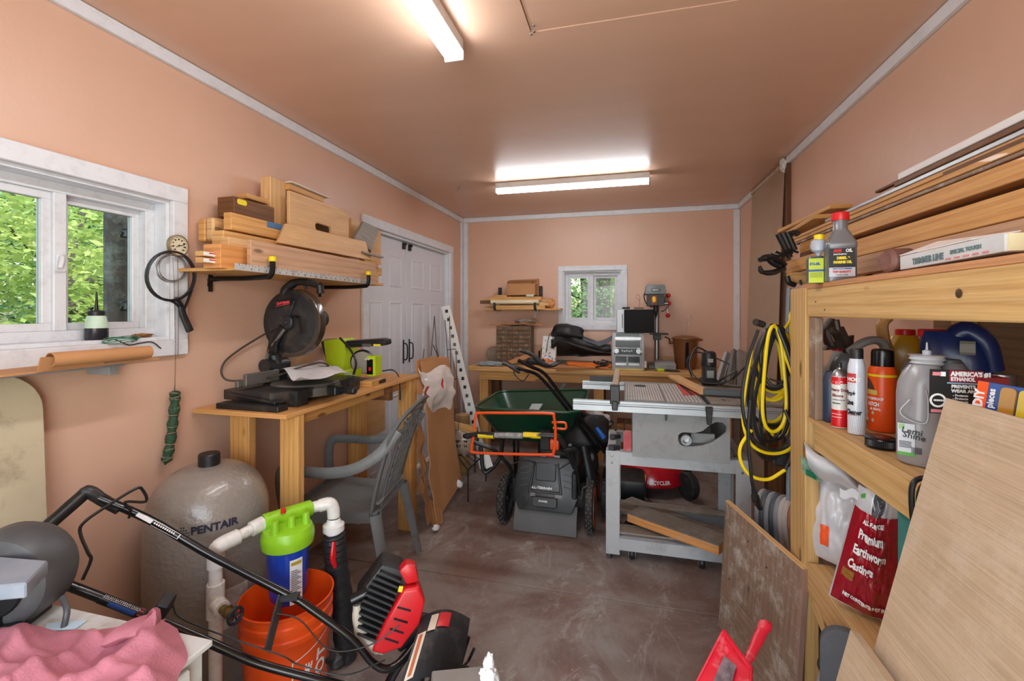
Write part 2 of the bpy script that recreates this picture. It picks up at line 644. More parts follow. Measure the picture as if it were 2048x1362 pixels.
struct('wall_left', wall_mesh(0, LX - 0.14, LX, FY - 0.12, BY + 0.12, -0.05, CZ + 0.05, [W1, D1]), WALLC, label='salmon painted left wall with window and double door')
struct('wall_back', wall_mesh(1, BY, BY + 0.12, LX, RX, -0.05, CZ + 0.05, [W2]), WALLC, label='salmon painted back wall with small window')
struct('wall_right', wall_mesh(0, RX, RX + 0.12, FY - 0.12, BY + 0.12, -0.05, CZ + 0.05, []), WALLC, label='salmon painted right wall behind the lumber')
struct('wall_front', wall_mesh(1, FY - 0.12, FY, LX, RX, -0.05, CZ + 0.05, [(-1.05, 0.75, 0.0, 2.1)]), WALLC, label='salmon painted front wall with open doorway behind the camera')

# ceiling: one slab plus the fitted plywood hatch panel
c = MB()
HX0, HX1, HY0, HY1 = -0.349, 0.86, 0.44, 1.66
for x0, x1, y0, y1 in ((LX - .14, HX0, FY - .12, BY + .12), (HX1, RX + .12, FY - .12, BY + .12), (HX0, HX1, FY - .12, HY0), (HX0, HX1, HY1, BY + .12)):
    c.box((x0 + x1) / 2, (y0 + y1) / 2, CZ + 0.02, x1 - x0, y1 - y0, 0.04)
ceil = struct('ceiling', c, CEILC, label='salmon painted plywood ceiling')
c = MB(); c.box((HX0 + HX1) / 2, (HY0 + HY1) / 2, CZ + 0.022, HX1 - HX0 - 0.006, HY1 - HY0 - 0.006, 0.038)
struct('plywood_panel', c, CEILC, parent=ceil)
c = MB(); c.box((LX + RX) / 2, (BY + FY) / 2, CZ + 0.16, RX - LX + .5, BY - FY + .5, 0.2)
struct('roof_deck', c, OLDW, parent=ceil)  # unseen roof slab, added thick so that no light leaks in
c = MB()
for x, y in ((-0.335, 1.655), (-0.33, 1.62), (-0.35, 1.67)): c.lathe([(0.0, 0), (0.006, 0), (0.005, -0.003), (0, -0.004)], 8, m=MX.Translation((x, y, CZ)))
struct('screw_head', c, STEEL, parent=ceil)

# floor: painted plywood sheets with open seams over a dark base
q = NT('painted_dusty_floor')
tc = q.n('TexCoord')
def _n(scale, det, rg, st=(1, 1, 1), dist=0.0):
    m = q.n('Mapping'); m.inputs['Scale'].default_value = st
    q.l(tc.outputs['Object'], m.inputs[0])
    n = q.n('TexNoise', Scale=scale, Detail=det, Roughness=rg, Distortion=dist); q.l(m.outputs[0], n.inputs['Vector']); return n
base = q.ramp(_n(3.0, 5, 0.6).outputs['Fac'], [(0.3, lin((104, 80, 70))), (0.7, lin((128, 102, 90)))])
d1 = q.ramp(_n(1.7, 10, 0.72, dist=0.6).outputs['Fac'], [(0.42, (0, 0, 0, 1)), (0.58, (0.8, 0.8, 0.8, 1))])
o1 = q.mix(d1.outputs[0], base.outputs[0], lin((146, 138, 132)))
d2 = q.ramp(_n(4.2, 12, 0.82, (1.0, 0.6, 1), 1.2).outputs['Fac'], [(0.53, (0, 0, 0, 1)), (0.68, (0.8, 0.8, 0.8, 1))])
o2 = q.mix(d2.outputs[0], o1, lin((190, 188, 184)))
d3 = q.ramp(_n(70, 3, 0.5).outputs['Fac'], [(0.68, (0, 0, 0, 1)), (0.72, (0.6, 0.6, 0.6, 1))])
o3 = q.mix(d3.outputs[0], o2, lin((196, 188, 176)))
d4 = q.ramp(_n(9, 8, 0.7).outputs['Fac'], [(0.62, (0, 0, 0, 1)), (0.74, (0.8, 0.8, 0.8, 1))])
o4 = q.mix(d4.outputs[0], o3, lin((84, 64, 56)))
q.l(o4, q.b.inputs['Base Color'])
q.b.inputs['Roughness'].default_value = 0.42
rr = q.ramp(_n(4, 6, 0.6).outputs['Fac'], [(0.35, (0.34, 0.34, 0.34, 1)), (0.7, (0.62, 0.62, 0.62, 1))])
q.l(rr.outputs[0], q.b.inputs['Roughness'])
q.bump(_n(40, 6, 0.7).outputs['Fac'], 0.12, 0.004)
FLOORM = q.m
c = MB(); c.box((LX + RX) / 2, (BY + FY) / 2, -0.04, RX - LX + .2, BY - FY + .2, 0.04)
floor = struct('floor', c, mat('dark_subfloor', (50, 38, 32), rough=0.9), label='dusty brown painted plywood floor')
ys = [FY, 1.02, 2.24, 3.46, BY]
for i in range(4):
    for x0, x1 in ((LX, 0.62), (0.62, RX)) if i % 2 == 0 else ((LX, RX),):
        c = MB(); c.box((x0 + x1) / 2, (ys[i] + ys[i + 1]) / 2, -0.01, x1 - x0 - 0.003, ys[i + 1] - ys[i] - 0.005, 0.02)
        struct('plywood_sheet', c, FLOORM, parent=floor, bevel=0.0015)

# trims along the ceiling and in the corners
def trim(name, mb): return struct(name, mb, TRIM, label='white painted corner trim board', bevel=0.002)
b = MB(); b.bar((LX + 0.011, FY, CZ - 0.027), (LX + 0.011, BY - 0.02, CZ - 0.027), 0.02, 0.05); trim('trim_1', b)
b = MB(); b.bar((LX + 0.02, BY - 0.011, CZ - 0.025), (RX - 0.02, BY - 0.011, CZ - 0.025), 0.02, 0.048); trim('trim_2', b)
b = MB(); b.bar((RX - 0.011, FY, CZ - 0.027), (RX - 0.011, 3.42, CZ - 0.027), 0.02, 0.05)
b.bar((RX - 0.011, 4.32, CZ - 0.027), (RX - 0.011, BY - 0.02, CZ - 0.027), 0.02, 0.05); trim('trim_3', b)
b = MB(); b.box(LX + 0.011, BY - 0.045, CZ / 2 - 0.027, 0.02, 0.05, CZ - 0.056); b.box(LX + 0.045, BY - 0.009, CZ / 2 - 0.027, 0.048, 0.018, CZ - 0.056); trim('trim_4', b)
b = MB(); b.box(RX - 0.03, BY - 0.012, CZ / 2 - 0.027, 0.055, 0.02, CZ - 0.056); trim('trim_5', b)
b = MB(); b.bar((RX - 0.013, 3.42, CZ - 0.03), (RX - 0.013, 4.32, CZ - 0.022), 0.012, 0.028)
struct('trim_6', b, mat('peeling_trim', (196, 180, 165), rough=0.8, var=0.3, ns=25, bump=0.4), label='peeling thin trim above the hardboard panel')
b = MB(); b.blob((RX - 0.03, 3.44, CZ - 0.05), (0.022, 0.035, 0.045), 3, 0.6, 2.5, 14, 10)
struct('caulk_blob', b, WHITEP, label='lump of white caulk on the ceiling trim').__setitem__('category', 'caulk')

# glass that lets real daylight through
q = NT('window_glass')
for nd in list(q.t.nodes):
    if nd.type == 'BSDF_PRINCIPLED': q.t.nodes.remove(nd)
out = [n for n in q.t.nodes if n.type == 'OUTPUT_MATERIAL'][0]
tr = q.n('BsdfTransparent'); tr.inputs[0].default_value = (0.93, 0.96, 0.95, 1)
gl = q.n('BsdfGlossy'); gl.inputs['Roughness'].default_value = 0.02
fz = q.n('Fresnel'); fz.inputs[0].default_value = 1.35
ms = q.n('MixShader')
q.l(fz.outputs[0], ms.inputs[0]); q.l(tr.outputs[0], ms.inputs[1]); q.l(gl.outputs[0], ms.inputs[2]); q.l(ms.outputs[0], out.inputs[0])
GLASS = q.m


def window(name, M, a0, a1, z0, z1, depth, split, label, cw=0.06):
    """M maps (along the wall, into the room, up). Casing, jamb liner, vinyl frame, mullion, two sashes with panes."""
    r = bpy.data.objects.new(name, None); COL.objects.link(r); r['kind'] = 'structure'; r['label'] = label
    def B(): return MB(M)
    w, h = a1 - a0, z1 - z0
    mid = (a0 + a1) / 2
    for nm, args in (('casing', (mid, 0.011, z1 + cw / 2, w + 2 * cw, 0.022, cw)), ('casing', (mid, 0.011, z0 - cw / 2, w + 2 * cw, 0.022, cw)),
                     ('casing', (a0 - cw / 2, 0.0105, (z0 + z1) / 2, cw, 0.021, h)), ('casing', (a1 + cw / 2, 0.0105, (z0 + z1) / 2, cw, 0.021, h))):
        b = B(); b.box(*args); struct(nm, b, TRIM, r, bevel=0.002)
    t = 0.014
    for args in ((mid, -depth / 2, z1 - t / 2, w, depth, t), (mid, -depth / 2, z0 + t / 2, w, depth, t), (a0 + t / 2, -depth / 2, (z0 + z1) / 2, t, depth, h - 2 * t), (a1 - t / 2, -depth / 2, (z0 + z1) / 2, t, depth, h - 2 * t)):
        b = B(); b.box(*args); struct('jamb_liner', b, TRIM, r, bevel=0.001)
    A0, A1, Z0, Z1 = a0 + t, a1 - t, z0 + t, z1 - t
    f = 0.035
    b = B()
    yc = -depth + 0.005
    b.box((A0 + A1) / 2, yc, Z1 - f / 2, A1 - A0, 0.07, f); b.box((A0 + A1) / 2, yc, Z0 + f / 2, A1 - A0, 0.07, f)
    b.box(A0 + f / 2, yc, (Z0 + Z1) / 2, f, 0.07, Z1 - Z0 - 2 * f); b.box(A1 - f / 2, yc, (Z0 + Z1) / 2, f, 0.07, Z1 - Z0 - 2 * f)
    struct('window_frame', b, VINYL, r, bevel=0.002)
    b = B(); b.box(split, yc + 0.012, (Z0 + Z1) / 2, 0.036, 0.05, Z1 - Z0 - 2 * f); struct('mullion', b, VINYL, r, bevel=0.002)
    for s0, s1, dy in ((A0 + f, split - 0.018, 0.012), (split + 0.018, A1 - f, -0.012)):
        b = B(); g = 0.026
        m_ = (s0 + s1) / 2; zz0, zz1 = Z0 + f, Z1 - f
        b.box(m_, yc + dy, zz1 - g / 2, s1 - s0, 0.028, g); b.box(m_, yc + dy, zz0 + g / 2, s1 - s0, 0.028, g)
        b.box(s0 + g / 2, yc + dy, (zz0 + zz1) / 2, g, 0.028, zz1 - zz0 - 2 * g); b.box(s1 - g / 2, yc + dy, (zz0 + zz1) / 2, g, 0.028, zz1 - zz0 - 2 * g)
        so = struct('sash', b, VINYL, r, bevel=0.002)
        b = B(); b.box(m_, yc + dy - 0.004, (zz0 + zz1) / 2, s1 - s0 - 2 * g + 0.01, 0.004, zz1 - zz0 - 2 * g + 0.01)
        struct('pane', b, GLASS, so)
    return r


ML = MX(((0, 1, 0, LX), (1, 0, 0, 0), (0, 0, 1, 0), (0, 0, 0, 1)))
w1 = window('window_1', ML, *W1, 0.10, 1.10, 'white framed sliding window in the left wall', cw=0.062)
# cam latch on the meeting rail
b = MB(ML); b.prism(rrect(0.03, 0.062, 0.012), 0.012, m=fr((1.10, -0.062, 1.565), (1, 0, 0), (0, 0, 1)) @ MX.Rotation(PI, 4, 'X'))
b.tube([(1.10, -0.05, 1.585), (1.092, -0.036, 1.575), (1.085, -0.034, 1.545)], 0.008, 8, k=3); struct('latch', b, VINYL, w1, bevel=0.001)
# black insulator clips seen on the tree outside are separate; weather strip on the right sash
MBK = MX(((1, 0, 0, 0), (0, -1, 0, BY), (0, 0, 1, 0), (0, 0, 0, 1)))
w2 = window('window_2', MBK, *W2, 0.09, -0.36, 'small white sliding window in the back wall', cw=0.052)

# double door
dr = bpy.data.objects.new('door_1', None); COL.objects.link(dr); dr['kind'] = 'structure'; dr['label'] = 'white panelled double door in the left wall'
cw = 0.07
for args in (((D1[0] + D1[1]) / 2, 0.011, D1[3] + cw / 2, D1[1] - D1[0] + 2 * cw, 0.022, cw), (D1[0] - cw / 2, 0.0105, D1[3] / 2, cw, 0.021, D1[3]), (D1[1] + cw / 2, 0.0105, D1[3] / 2, cw, 0.021, D1[3])):
    b = MB(ML); b.box(*args); struct('casing', b, TRIM, dr, bevel=0.002)
t = 0.02
for args in (((D1[0] + D1[1]) / 2, -0.06, D1[3] - t / 2, D1[1] - D1[0], 0.12, t), (D1[0] + t / 2, -0.06, D1[3] / 2 - t / 2, t, 0.12, D1[3] - t), (D1[1] - t / 2, -0.06, D1[3] / 2 - t / 2, t, 0.12, D1[3] - t)):
    b = MB(ML); b.box(*args); struct('jamb', b, TRIM, dr, bevel=0.001)


def leaf(y0, y1, cols):
    b = MB(ML)
    z0, z1 = 0.012, 1.99
    b.box((y0 + y1) / 2, -0.05, (z0 + z1) / 2, y1 - y0, 0.03, z1 - z0)
    lf = struct('door_leaf', b, DOORW, dr, bevel=0.002)
    for (c0, c1) in cols:
        for (p0, p1) in ((0.18, 0.72), (0.86, 1.48), (1.60, 1.86)):
            b = MB(ML)
            # moulded ring: recess border + raised field
            w_, h_ = c1 - c0, p1 - p0
            cy, cz = (c0 + c1) / 2, (p0 + p1) / 2
            M = MX(((1, 0, 0, cy), (0, 0, 1, -0.035), (0, 1, 0, cz), (0, 0, 0, 1)))
            rings = [(0, 0.0), (0.008, 0.006), (0.02, 0.001), (0.045, 0.001), (0.065, 0.007)]
            prev = None
            for ins, hgt in rings:
                cur = [b.bm.verts.new(b.m @ M @ V((sx * (w_ / 2 - ins), sz * (h_ / 2 - ins), hgt))) for sx, sz in ((-1, -1), (1, -1), (1, 1), (-1, 1))]
                if prev:
                    for i in range(4): b.face([prev[i], prev[(i + 1) % 4], cur[(i + 1) % 4], cur[i]])
                prev = cur
            b.face(prev)
            struct('raised_panel', b, DOORW, lf, ang=20)
    return lf


l1 = leaf(2.885, 3.515, [(2.95, 3.12), (3.24, 3.44)])
l2 = leaf(3.525, 4.375, [(3.62, 3.86), (4.00, 4.27)])
for lf, y in ((l1, 3.47), (l2, 3.575)):
    b = MB(ML); b.tube([(y, -0.03, 1.13), (y, 0.0, 1.12), (y, 0.005, 1.06), (y, 0.0, 1.0), (y, -0.03, 0.99)], 0.006, 8, k=4)
    b.box(y, -0.031, 1.06, 0.016, 0.006, 0.2); struct('pull_handle', b, BLACK, lf, bevel=0.001)
    b = MB(ML); b.box(y, -0.027, 1.955, 0.035, 0.02, 0.055); b.box(y, -0.012, 1.97, 0.02, 0.02, 0.02); struct('catch', b, BLACK, lf, bevel=0.002)


# ================================================================== ceiling lights
def strip_light(label, cx, cy, along_x, L=1.21):
    t = Thing('ceiling_light', label, 'light', group=None)
    M = at(cx, cy, CZ, 0 if along_x else PI / 2)
    b = MB(M); b.box(0, 0, -0.0275, L, 0.075, 0.053, taper=1.0); t.p('housing', b, mat('white_enamel', (222, 222, 222), rough=0.35), bevel=0.006)
    for dy in (-0.02, 0.02):
        b = MB(M); b.tube([(-L / 2 + 0.012, dy, -0.066), (L / 2 - 0.012, dy, -0.066)], 0.0155, 12)
        t.p('lamp_tube', b, LAMP)
    for e in (-1, 1):
        b = MB(M); b.box(e * (L / 2 - 0.006), 0, -0.064, 0.012, 0.078, 0.04); t.p('end_cap', b, WHITEP, bevel=0.003)
    return t


LAMP = mat('glowing_lamp_tube', (255, 255, 255), rough=0.4, var=0.0, emit=(246, 250, 255), es=27.0)
strip_light('white twin-tube strip light near the camera, running front to back', -0.645, 1.03, False)
strip_light('white twin-tube strip light across the room in front of the back wall', -0.433, 3.55, True)

# hook in the ceiling
b = MB(); p = PX(917, 372, Z=CZ)
b.lathe([(0, 0), (0.014, 0), (0.012, -0.006), (0.004, -0.008)], 12, m=MX.Translation(p))
b.tube([p + V((0, 0, -0.006)), p + V((0, 0, -0.02)), p + V((0.012, 0, -0.032)), p + V((0, 0, -0.045)), p + V((-0.01, 0, -0.034))], 0.0028, 6, k=4)
solo('ceiling_hook', 'small steel hook screwed into the ceiling near the back left corner', 'hook', b, STEEL)

# ================================================================== outside: woods
GRASS = mat('forest_floor', (74, 92, 44), rough=0.95, var=0.35, ns=1.5, dirt=(110, 92, 60), damt=0.6, dscale=1.0)
c = MB(); c.box(0, 5, -0.62, 90, 90, 0.2)
struct('ground', c, GRASS, label='leafy green ground outside the shed')
BARK = mat('grey_bark', (82, 76, 70), rough=0.95, var=0.35, ns=6, bump=0.9, bs=14, stretch=(3, 3, 0.6), dirt=(160, 165, 155), damt=0.7, dscale=7)
BARKD = mat('dark_bark', (64, 60, 54), rough=0.95, var=0.3, ns=8, bump=0.6, bs=30, stretch=(1, 1, 0.3))


def leaf_mat(name, c1, c2):
    q = NT(name)
    tc = q.n('TexCoord'); nz = q.n('TexNoise', Scale=1.3, Detail=6.0, Roughness=0.75); q.l(tc.outputs['Object'], nz.inputs['Vector'])
    r = q.ramp(nz.outputs['Fac'], [(0.3, lin(c1)), (0.7, lin(c2))])
    q.l(r.outputs[0], q.b.inputs['Base Color']); q.b.inputs['Roughness'].default_value = 0.5
    tl = q.n('BsdfTranslucent'); q.l(r.outputs[0], tl.inputs[0])
    ms = q.n('MixShader'); ms.inputs[0].default_value = 0.45
    out = [n for n in q.t.nodes if n.type == 'OUTPUT_MATERIAL'][0]
    q.l(q.b.outputs[0], ms.inputs[1]); q.l(tl.outputs[0], ms.inputs[2]); q.l(ms.outputs[0], out.inputs[0])
    return q.m


LEAF = [leaf_mat('green_leaves', (74, 126, 72), (150, 190, 112)), leaf_mat('yellow_green_leaves', (112, 152, 74), (204, 214, 124)), leaf_mat('dark_green_leaves', (48, 92, 62), (112, 156, 108))]


def foliage(rnd, centres, nleaf, size):
    vs, fs = [], []
    for k in range(nleaf):
        c, r = centres[k % len(centres)]
        d = V((rnd.gauss(0, 1), rnd.gauss(0, 1), rnd.gauss(0, 0.7)))
        d = d.normalized() * (r * rnd.random() ** 0.45)
        p = V(c) + d
        a = V((rnd.uniform(-1, 1), rnd.uniform(-1, 1), rnd.uniform(-.5, .5))).normalized()
        b_ = a.cross(V((rnd.uniform(-1, 1), rnd.uniform(-1, 1), rnd.uniform(-1, 1)))).normalized()
        s = size * rnd.uniform(0.6, 1.3)
        i = len(vs)
        vs += [p - a * s, p + b_ * s * 0.45, p + a * s, p - b_ * s * 0.45]
        fs.append((i, i + 1, i + 2, i + 3))
    return vs, fs


def tree(x, y, h, r, seed, kind, label, low=0.4, nl=5200, trunk=0.09, size=0.036, bare=False):
    rnd = random.Random(seed)
    t = Thing('tree', label, 'tree', group='trees outside the windows')
    z0 = -0.53
    b = MB()
    top = V((x + rnd.uniform(-.3, .3), y + rnd.uniform(-.3, .3), z0 + h * 0.9))
    pts = [V((x, y, z0 - 0.05)), V((x + rnd.uniform(-.08, .08), y, z0 + h * 0.3)), V((x + rnd.uniform(-.15, .15), y + rnd.uniform(-.15, .15), z0 + h * 0.6)), top]
    sp = smooth_path(pts, 5)
    b.tube(sp, [trunk * (1.15 - 1.0 * i / len(sp)) + 0.01 for i in range(len(sp))], 10)
    cs = []
    for k in range(16):
        f = rnd.uniform(low, 1.0)
        base = sp[min(len(sp) - 1, int(f * (len(sp) - 1)))]
        a = rnd.uniform(0, 2 * PI)
        L = r * rnd.uniform(0.5, 1.0)
        e = base + V((math.cos(a) * L, math.sin(a) * L, rnd.uniform(0.0, 0.5) * r))
        m_ = (base + e) / 2 + V((0, 0, -0.1))
        if k < 11: b.tube(smooth_path([base, m_, e], 4), [trunk * 0.35, 0.012], 5)
        if not bare: cs.append((e, r * rnd.uniform(0.4, 0.6)))
    t.p('trunk', b, BARK if trunk > 0.12 else BARKD)
    if cs:
        vs, fs = foliage(rnd, cs, nl, size)
        me = bpy.data.meshes.new('leaves'); me.from_pydata([tuple(v) for v in vs], [], fs); me.materials.append(LEAF[kind])
        o = bpy.data.objects.new('leaves', me); COL.objects.link(o); o.parent = t.o; o['kind'] = 'stuff'
    return t


# beyond the left window
TL = 'leafy woodland tree seen through the left window'
for i, (x, y, h, r, k) in enumerate(((-5.2, 3.1, 3.6, 1.5, 1), (-6.6, 4.6, 5.6, 1.9, 0), (-7.4, 2.9, 5.0, 2.0, 0), (-5.6, 4.6, 3.4, 1.4, 2), (-9.0, 6.2, 7.5, 2.5, 0), (-9.6, 4.2, 6.5, 2.5, 2), (-10.5, 7.8, 8.5, 2.6, 1), (-7.8, 5.9, 6.4, 2.1, 2), (-12.5, 6.0, 7.6, 3.0, 0))):
    tree(x, y, h, r, 20 + i, k, TL, low=0.12, nl=17000)
# beyond the back window
TB = 'dense green tree seen through the back window'
for i, (x, y, h, r, k) in enumerate(((-1.5, 8.6, 5.0, 1.6, 0), (-0.9, 9.8, 6.0, 2.0, 1), (-2.6, 10.6, 7.0, 2.4, 2), (0.5, 10.4, 7.0, 2.2, 0), (1.8, 9.0, 5.5, 1.7, 1), (-0.3, 12.4, 8.0, 2.8, 2), (2.8, 12.0, 8.0, 2.6, 0))):
    tree(x, y, h, r, 60 + i, k, TB, low=0.1, nl=9000)
tree(-0.42, 8.0, 8.5, 1.2, 90, 2, 'thick dappled trunk behind the right pane of the back window', low=0.55, nl=2500, trunk=0.24)

# big grey trunk right outside the left window with two black fence insulators
tk = Thing('tree', 'thick grey-barked tree trunk close outside the left window', 'tree')
b = MB(); p = PX(241, 560, X=-2.55)
b.tube([V((p.x - 0.05, p.y + 0.03, -0.55)), V((p.x, p.y + 0.02, 1.4)), V((p.x + 0.02, p.y + 0.0, 4.5))], [0.12, 0.085, 0.075], 16, k=5)
tk.p('trunk', b, BARK)
for yy in (468, 612):
    c = PX(240, yy, X=-2.50)
    b = MB(); b.box(c.x + 0.05, c.y, c.z, 0.02, 0.02, 0.05)
    b.tube([c + V((0.05, -0.03, 0.02)), c + V((0.07, -0.035, 0)), c + V((0.05, -0.03, -0.02)), c + V((0.05, 0.03, -0.015)), c + V((0.05, 0.03, 0.015))], 0.006, 6, closed=True, k=2)
    tk.p('insulator', b, BLACK)

# ================================================================== left wall: things round the window
# oil dispenser on the sill
t = Thing('oil_bottle', 'squat oil dispenser with thin black spout, half full of dark oil, on the window sill', 'bottle')
p = PX(193, 690, X=-1.83); M = MX.Translation(V((p.x, p.y, 1.299)))
b = MB(M); b.lathe([(0, 0), (0.031, 0), (0.033, 0.004), (0.033, 0.042)], 20); t.p('oil_fill', b, mat('dark_oil', (38, 38, 48), rough=0.25))
b = MB(M); b.lathe([(0.033, 0.042), (0.0325, 0.05), (0.027, 0.082), (0.022, 0.088), (0, 0.088)], 20); t.p('bottle_body', b, mat('pale_green_plastic', (196, 222, 200), rough=0.35))
b = MB(M); b.lathe([(0.024, 0.086), (0.025, 0.1), (0.022, 0.104), (0.006, 0.107), (0.005, 0.125), (0.0022, 0.172), (0, 0.172)], 18)
b.tube([V((-0.02, 0, 0.1)), V((-0.026, 0, 0.112)), V((-0.018, 0, 0.113))], 0.004, 6); t.p('spout_cap', b, BLACK)

# ledge tray: folded cardboard channel with a cardboard tube lying on its lip
zb = PX(62, 735, X=-1.66).z
ya, yb = PX(58, 735, X=-1.66).y, PX(300, 705, X=-1.70).y
b = MB()
b.quad([(-1.775, ya - .35, 1.225), (-1.775, yb - 0.02, 1.235), (-1.63, yb - 0.02, 1.235), (-1.63, ya - 0.35, 1.225)], 0.006)
b.quad([(-1.63, ya - .0, 1.228), (-1.63, yb - 0.2, 1.235), (-1.615, yb - 0.2, 1.262), (-1.615, ya - 0.0, 1.27)], 0.005)
solo('cardboard_tray', 'folded brown cardboard channel lying below the left window sill', 'cardboard', b, CARD)
b = MB(); b.bar((-1.79, 0.66, 1.20), (-1.69, 0.66, 1.20), 0.03, 0.03); b.bar((-1.79, 1.15, 1.20), (-1.69, 1.15, 1.20), 0.03, 0.03)
b.bar((-1.74, 0.2, 1.219), (-1.74, 1.18, 1.219), 0.11, 0.012)
solo('ledge_shelf', 'narrow ledge board fixed under the left window', 'ledge', b, GREYM, bevel=0.001)
c0, c1 = PX(100, 727, X=-1.62), PX(298, 711, X=-1.62)
d = (c1 - c0).normalized(); Mt = fr(c0 + V((0, 0, 0.012)), V((0, 0, 1)).cross(d), V((0, 0, 1)))
b = MB(fr(c0 + V((0, 0, .01)), d.cross(V((0, 0, 1))), V((0, 0, 1))) @ MX.Identity(4))
L = (c1 - c0).length
b.lathe([(0.019, 0), (0.0215, 0), (0.0215, -L), (0.019, -L), (0.019, 0)], 20)
solo('cardboard_tube', 'brown cardboard tube with a dented dark end resting on the ledge', 'tube', b, CARD)
# green wire coil and loose black wire on the sill
b = MB()
for k in range(4):
    c = V((-1.79, 1.235 + 0.004 * k, 1.289 + 0.005 * k))
    b.tube([c + V((0.03 * math.cos(a), 0.052 * math.sin(a) * (1 + .05 * k), 0.004 * math.sin(2 * a + k))) for a in [2 * PI * i / 20 for i in range(20)]], 0.0016, 5, closed=True)
solo('green_wire', 'small coil of green garden wire on the window sill', 'wire', b, mat('green_wire', (46, 120, 84), rough=0.4))
b = MB(); b.tube(PP([(216, 682), (228, 679), (240, 683), (258, 690), (280, 686), (304, 684), (322, 697)], X=-1.775), 0.002, 6, k=5)
solo('black_wire', 'short bent black wire end lying over the sill', 'wire', b, BLACK)
b = MB(); b.blob((-1.84, 1.35, 1.306), (0.035, 0.03, 0.008), 2, 0.7, 3, 14, 8)
solo('sill_debris', 'small crumbly brown clump in the sill corner', 'debris', b, mat('rusty_debris', (150, 104, 60), rough=0.95, var=0.4, ns=60))
# magnifier-like strap wrench: black hoop with handle
XH = -1.755
t = Thing('hoop_racket', 'black hooped racket-shaped tool hanging beside the window', 'racket')
cc = PX(341, 552, X=XH); rad = abs(PX(341, 503, X=XH).z - cc.z)
ring = [PX(341 + 48 * math.cos(a), 552 + 49 * math.sin(a), X=XH) for a in [2 * PI * i / 28 for i in range(28)]]
b = MB(); b.tube(ring, 0.0055, 8, closed=True, flat=1.6); t.p('hoop', b, BLACK)
b = MB(); b.tube(PP([(352, 596), (362, 608), (367, 616)], X=XH), [0.012, 0.009, 0.0085], 10, flat=.6)
b.tube(PP([(332, 599), (350, 606), (365, 622)], X=XH), 0.005, 8, k=3); b.tube(PP([(384, 578), (376, 600), (367, 622)], X=XH), 0.005, 8, k=3)
t.p('throat', b, BLACK)
b = MB(); b.tube(PP([(362, 612), (366, 630), (380, 662)], X=XH), [0.013, 0.0145, 0.0155], 12, flat=.7); t.p('grip', b, BLACK)
# thermometer dial
t = Thing('dial_thermometer', 'round cream dial thermometer hanging on the window casing corner', 'thermometer')
p = PX(357, 491, X=-1.752); Md = fr(p, (0, 1, 0), (0, 0, 1)); r_ = abs(PX(357, 470, X=-1.752).z - p.z)
b = MB(Md); b.lathe([(0, -0.014), (r_ * .93, -0.014), (r_, -0.01), (r_, 0.004), (r_ * .93, 0.005), (r_ * .91, 0.001)], 32); t.p('case', b, mat('brass_case', (150, 128, 96), rough=0.4, metal=.5))
b = MB(Md); b.lathe([(r_ * .92, 0.001), (0, 0.001)], 32); t.p('dial_face', b, mat('cream_dial', (226, 216, 186), rough=0.5))
b = MB(Md)
for k in range(27):
    a = math.radians(225 - k * 10); rr0 = r_ * (.70 if k % 3 == 0 else .76)
    b.bar((rr0 * math.cos(a), rr0 * math.sin(a), 0.002), (r_ * .84 * math.cos(a), r_ * .84 * math.sin(a), 0.002), r_ * .035, 0.0008)
for k, s_ in enumerate(('-40', '-20', '0', '20', '40', '60', '80', '100', '120')):
    a = math.radians(225 - k * 33.5); b.text(s_, r_ * .17, MX.Translation((r_ * .58 * math.cos(a), r_ * .58 * math.sin(a) - r_ * .06, 0.002)), align='CENTER', bold=.0004)
b.bar((-r_ * .3 * math.cos(.35), -r_ * .3 * math.sin(.35) - .002, 0.0035), (r_ * .62 * math.cos(.35), r_ * .62 * math.sin(.35) - .002, 0.0035), r_ * .05, 0.001)
b.lathe([(0, 0.006), (r_ * .07, 0.005), (r_ * .07, 0.002)], 10)
t.p('scale_markings', b, PRINTK)
# steel wire coil inside the hoop
b = MB(); rnd = random.Random(3)
for k in range(6):
    dx, dy, dr = rnd.uniform(-3, 4), rnd.uniform(-3, 3), rnd.uniform(-2, 3)
    b.tube([PX(344 + dx + (29 + dr) * math.cos(a), 535 + dy + (27 + dr) * math.sin(a), X=-1.772 + 0.003 * k) for a in [2 * PI * i / 24 for i in range(24)]], 0.0012, 5, closed=True)
solo('steel_wire_coil', 'coil of thin bare steel wire hanging inside the black hoop', 'wire', b, STEEL)
# chain with bound green rope
t = Thing('hanging_chain', 'thin rusty chain hanging from the casing with a bound dark green rope end', 'chain')
b = MB()
P = smooth_path(PP([(346, 515), (349, 600), (351, 690), (350, 760), (349, 785)], X=-1.765), 10)
for i in range(0, len(P) - 1):
    a, c = P[i], P[i + 1]; mid = (a + c) / 2; d = (c - a); n_ = 2
    for j in range(2):
        q0, q1 = a + d * (j / 2), a + d * ((j + 1) / 2)
        w_ = V((0, 0.0028, 0)) if (i * 2 + j) % 2 else V((0.0028, 0, 0))
        b.tube([q0, q0 * .5 + q1 * .5 + w_, q1, q0 * .5 + q1 * .5 - w_], 0.0009, 4, closed=True)
t.p('chain_links', b, mat('rusty_chain', (120, 92, 72), rough=0.6, metal=.5), kind='stuff')
b = MB()
P = smooth_path(PP([(349, 782), (350, 800), (345, 850), (338, 900), (330, 930)], X=-1.765), 9)
b.tube(P, [0.008, 0.016] + [0.017 + 0.003 * math.sin(i * 1.3) for i in range(len(P) - 5)] + [0.012, 0.006, 0.002], 10)
rp = t.p('green_bundle', b, mat('green_mesh_cloth', (40, 72, 48), rough=0.7, var=0.35, ns=60, bump=.6, bs=120))
b = MB()
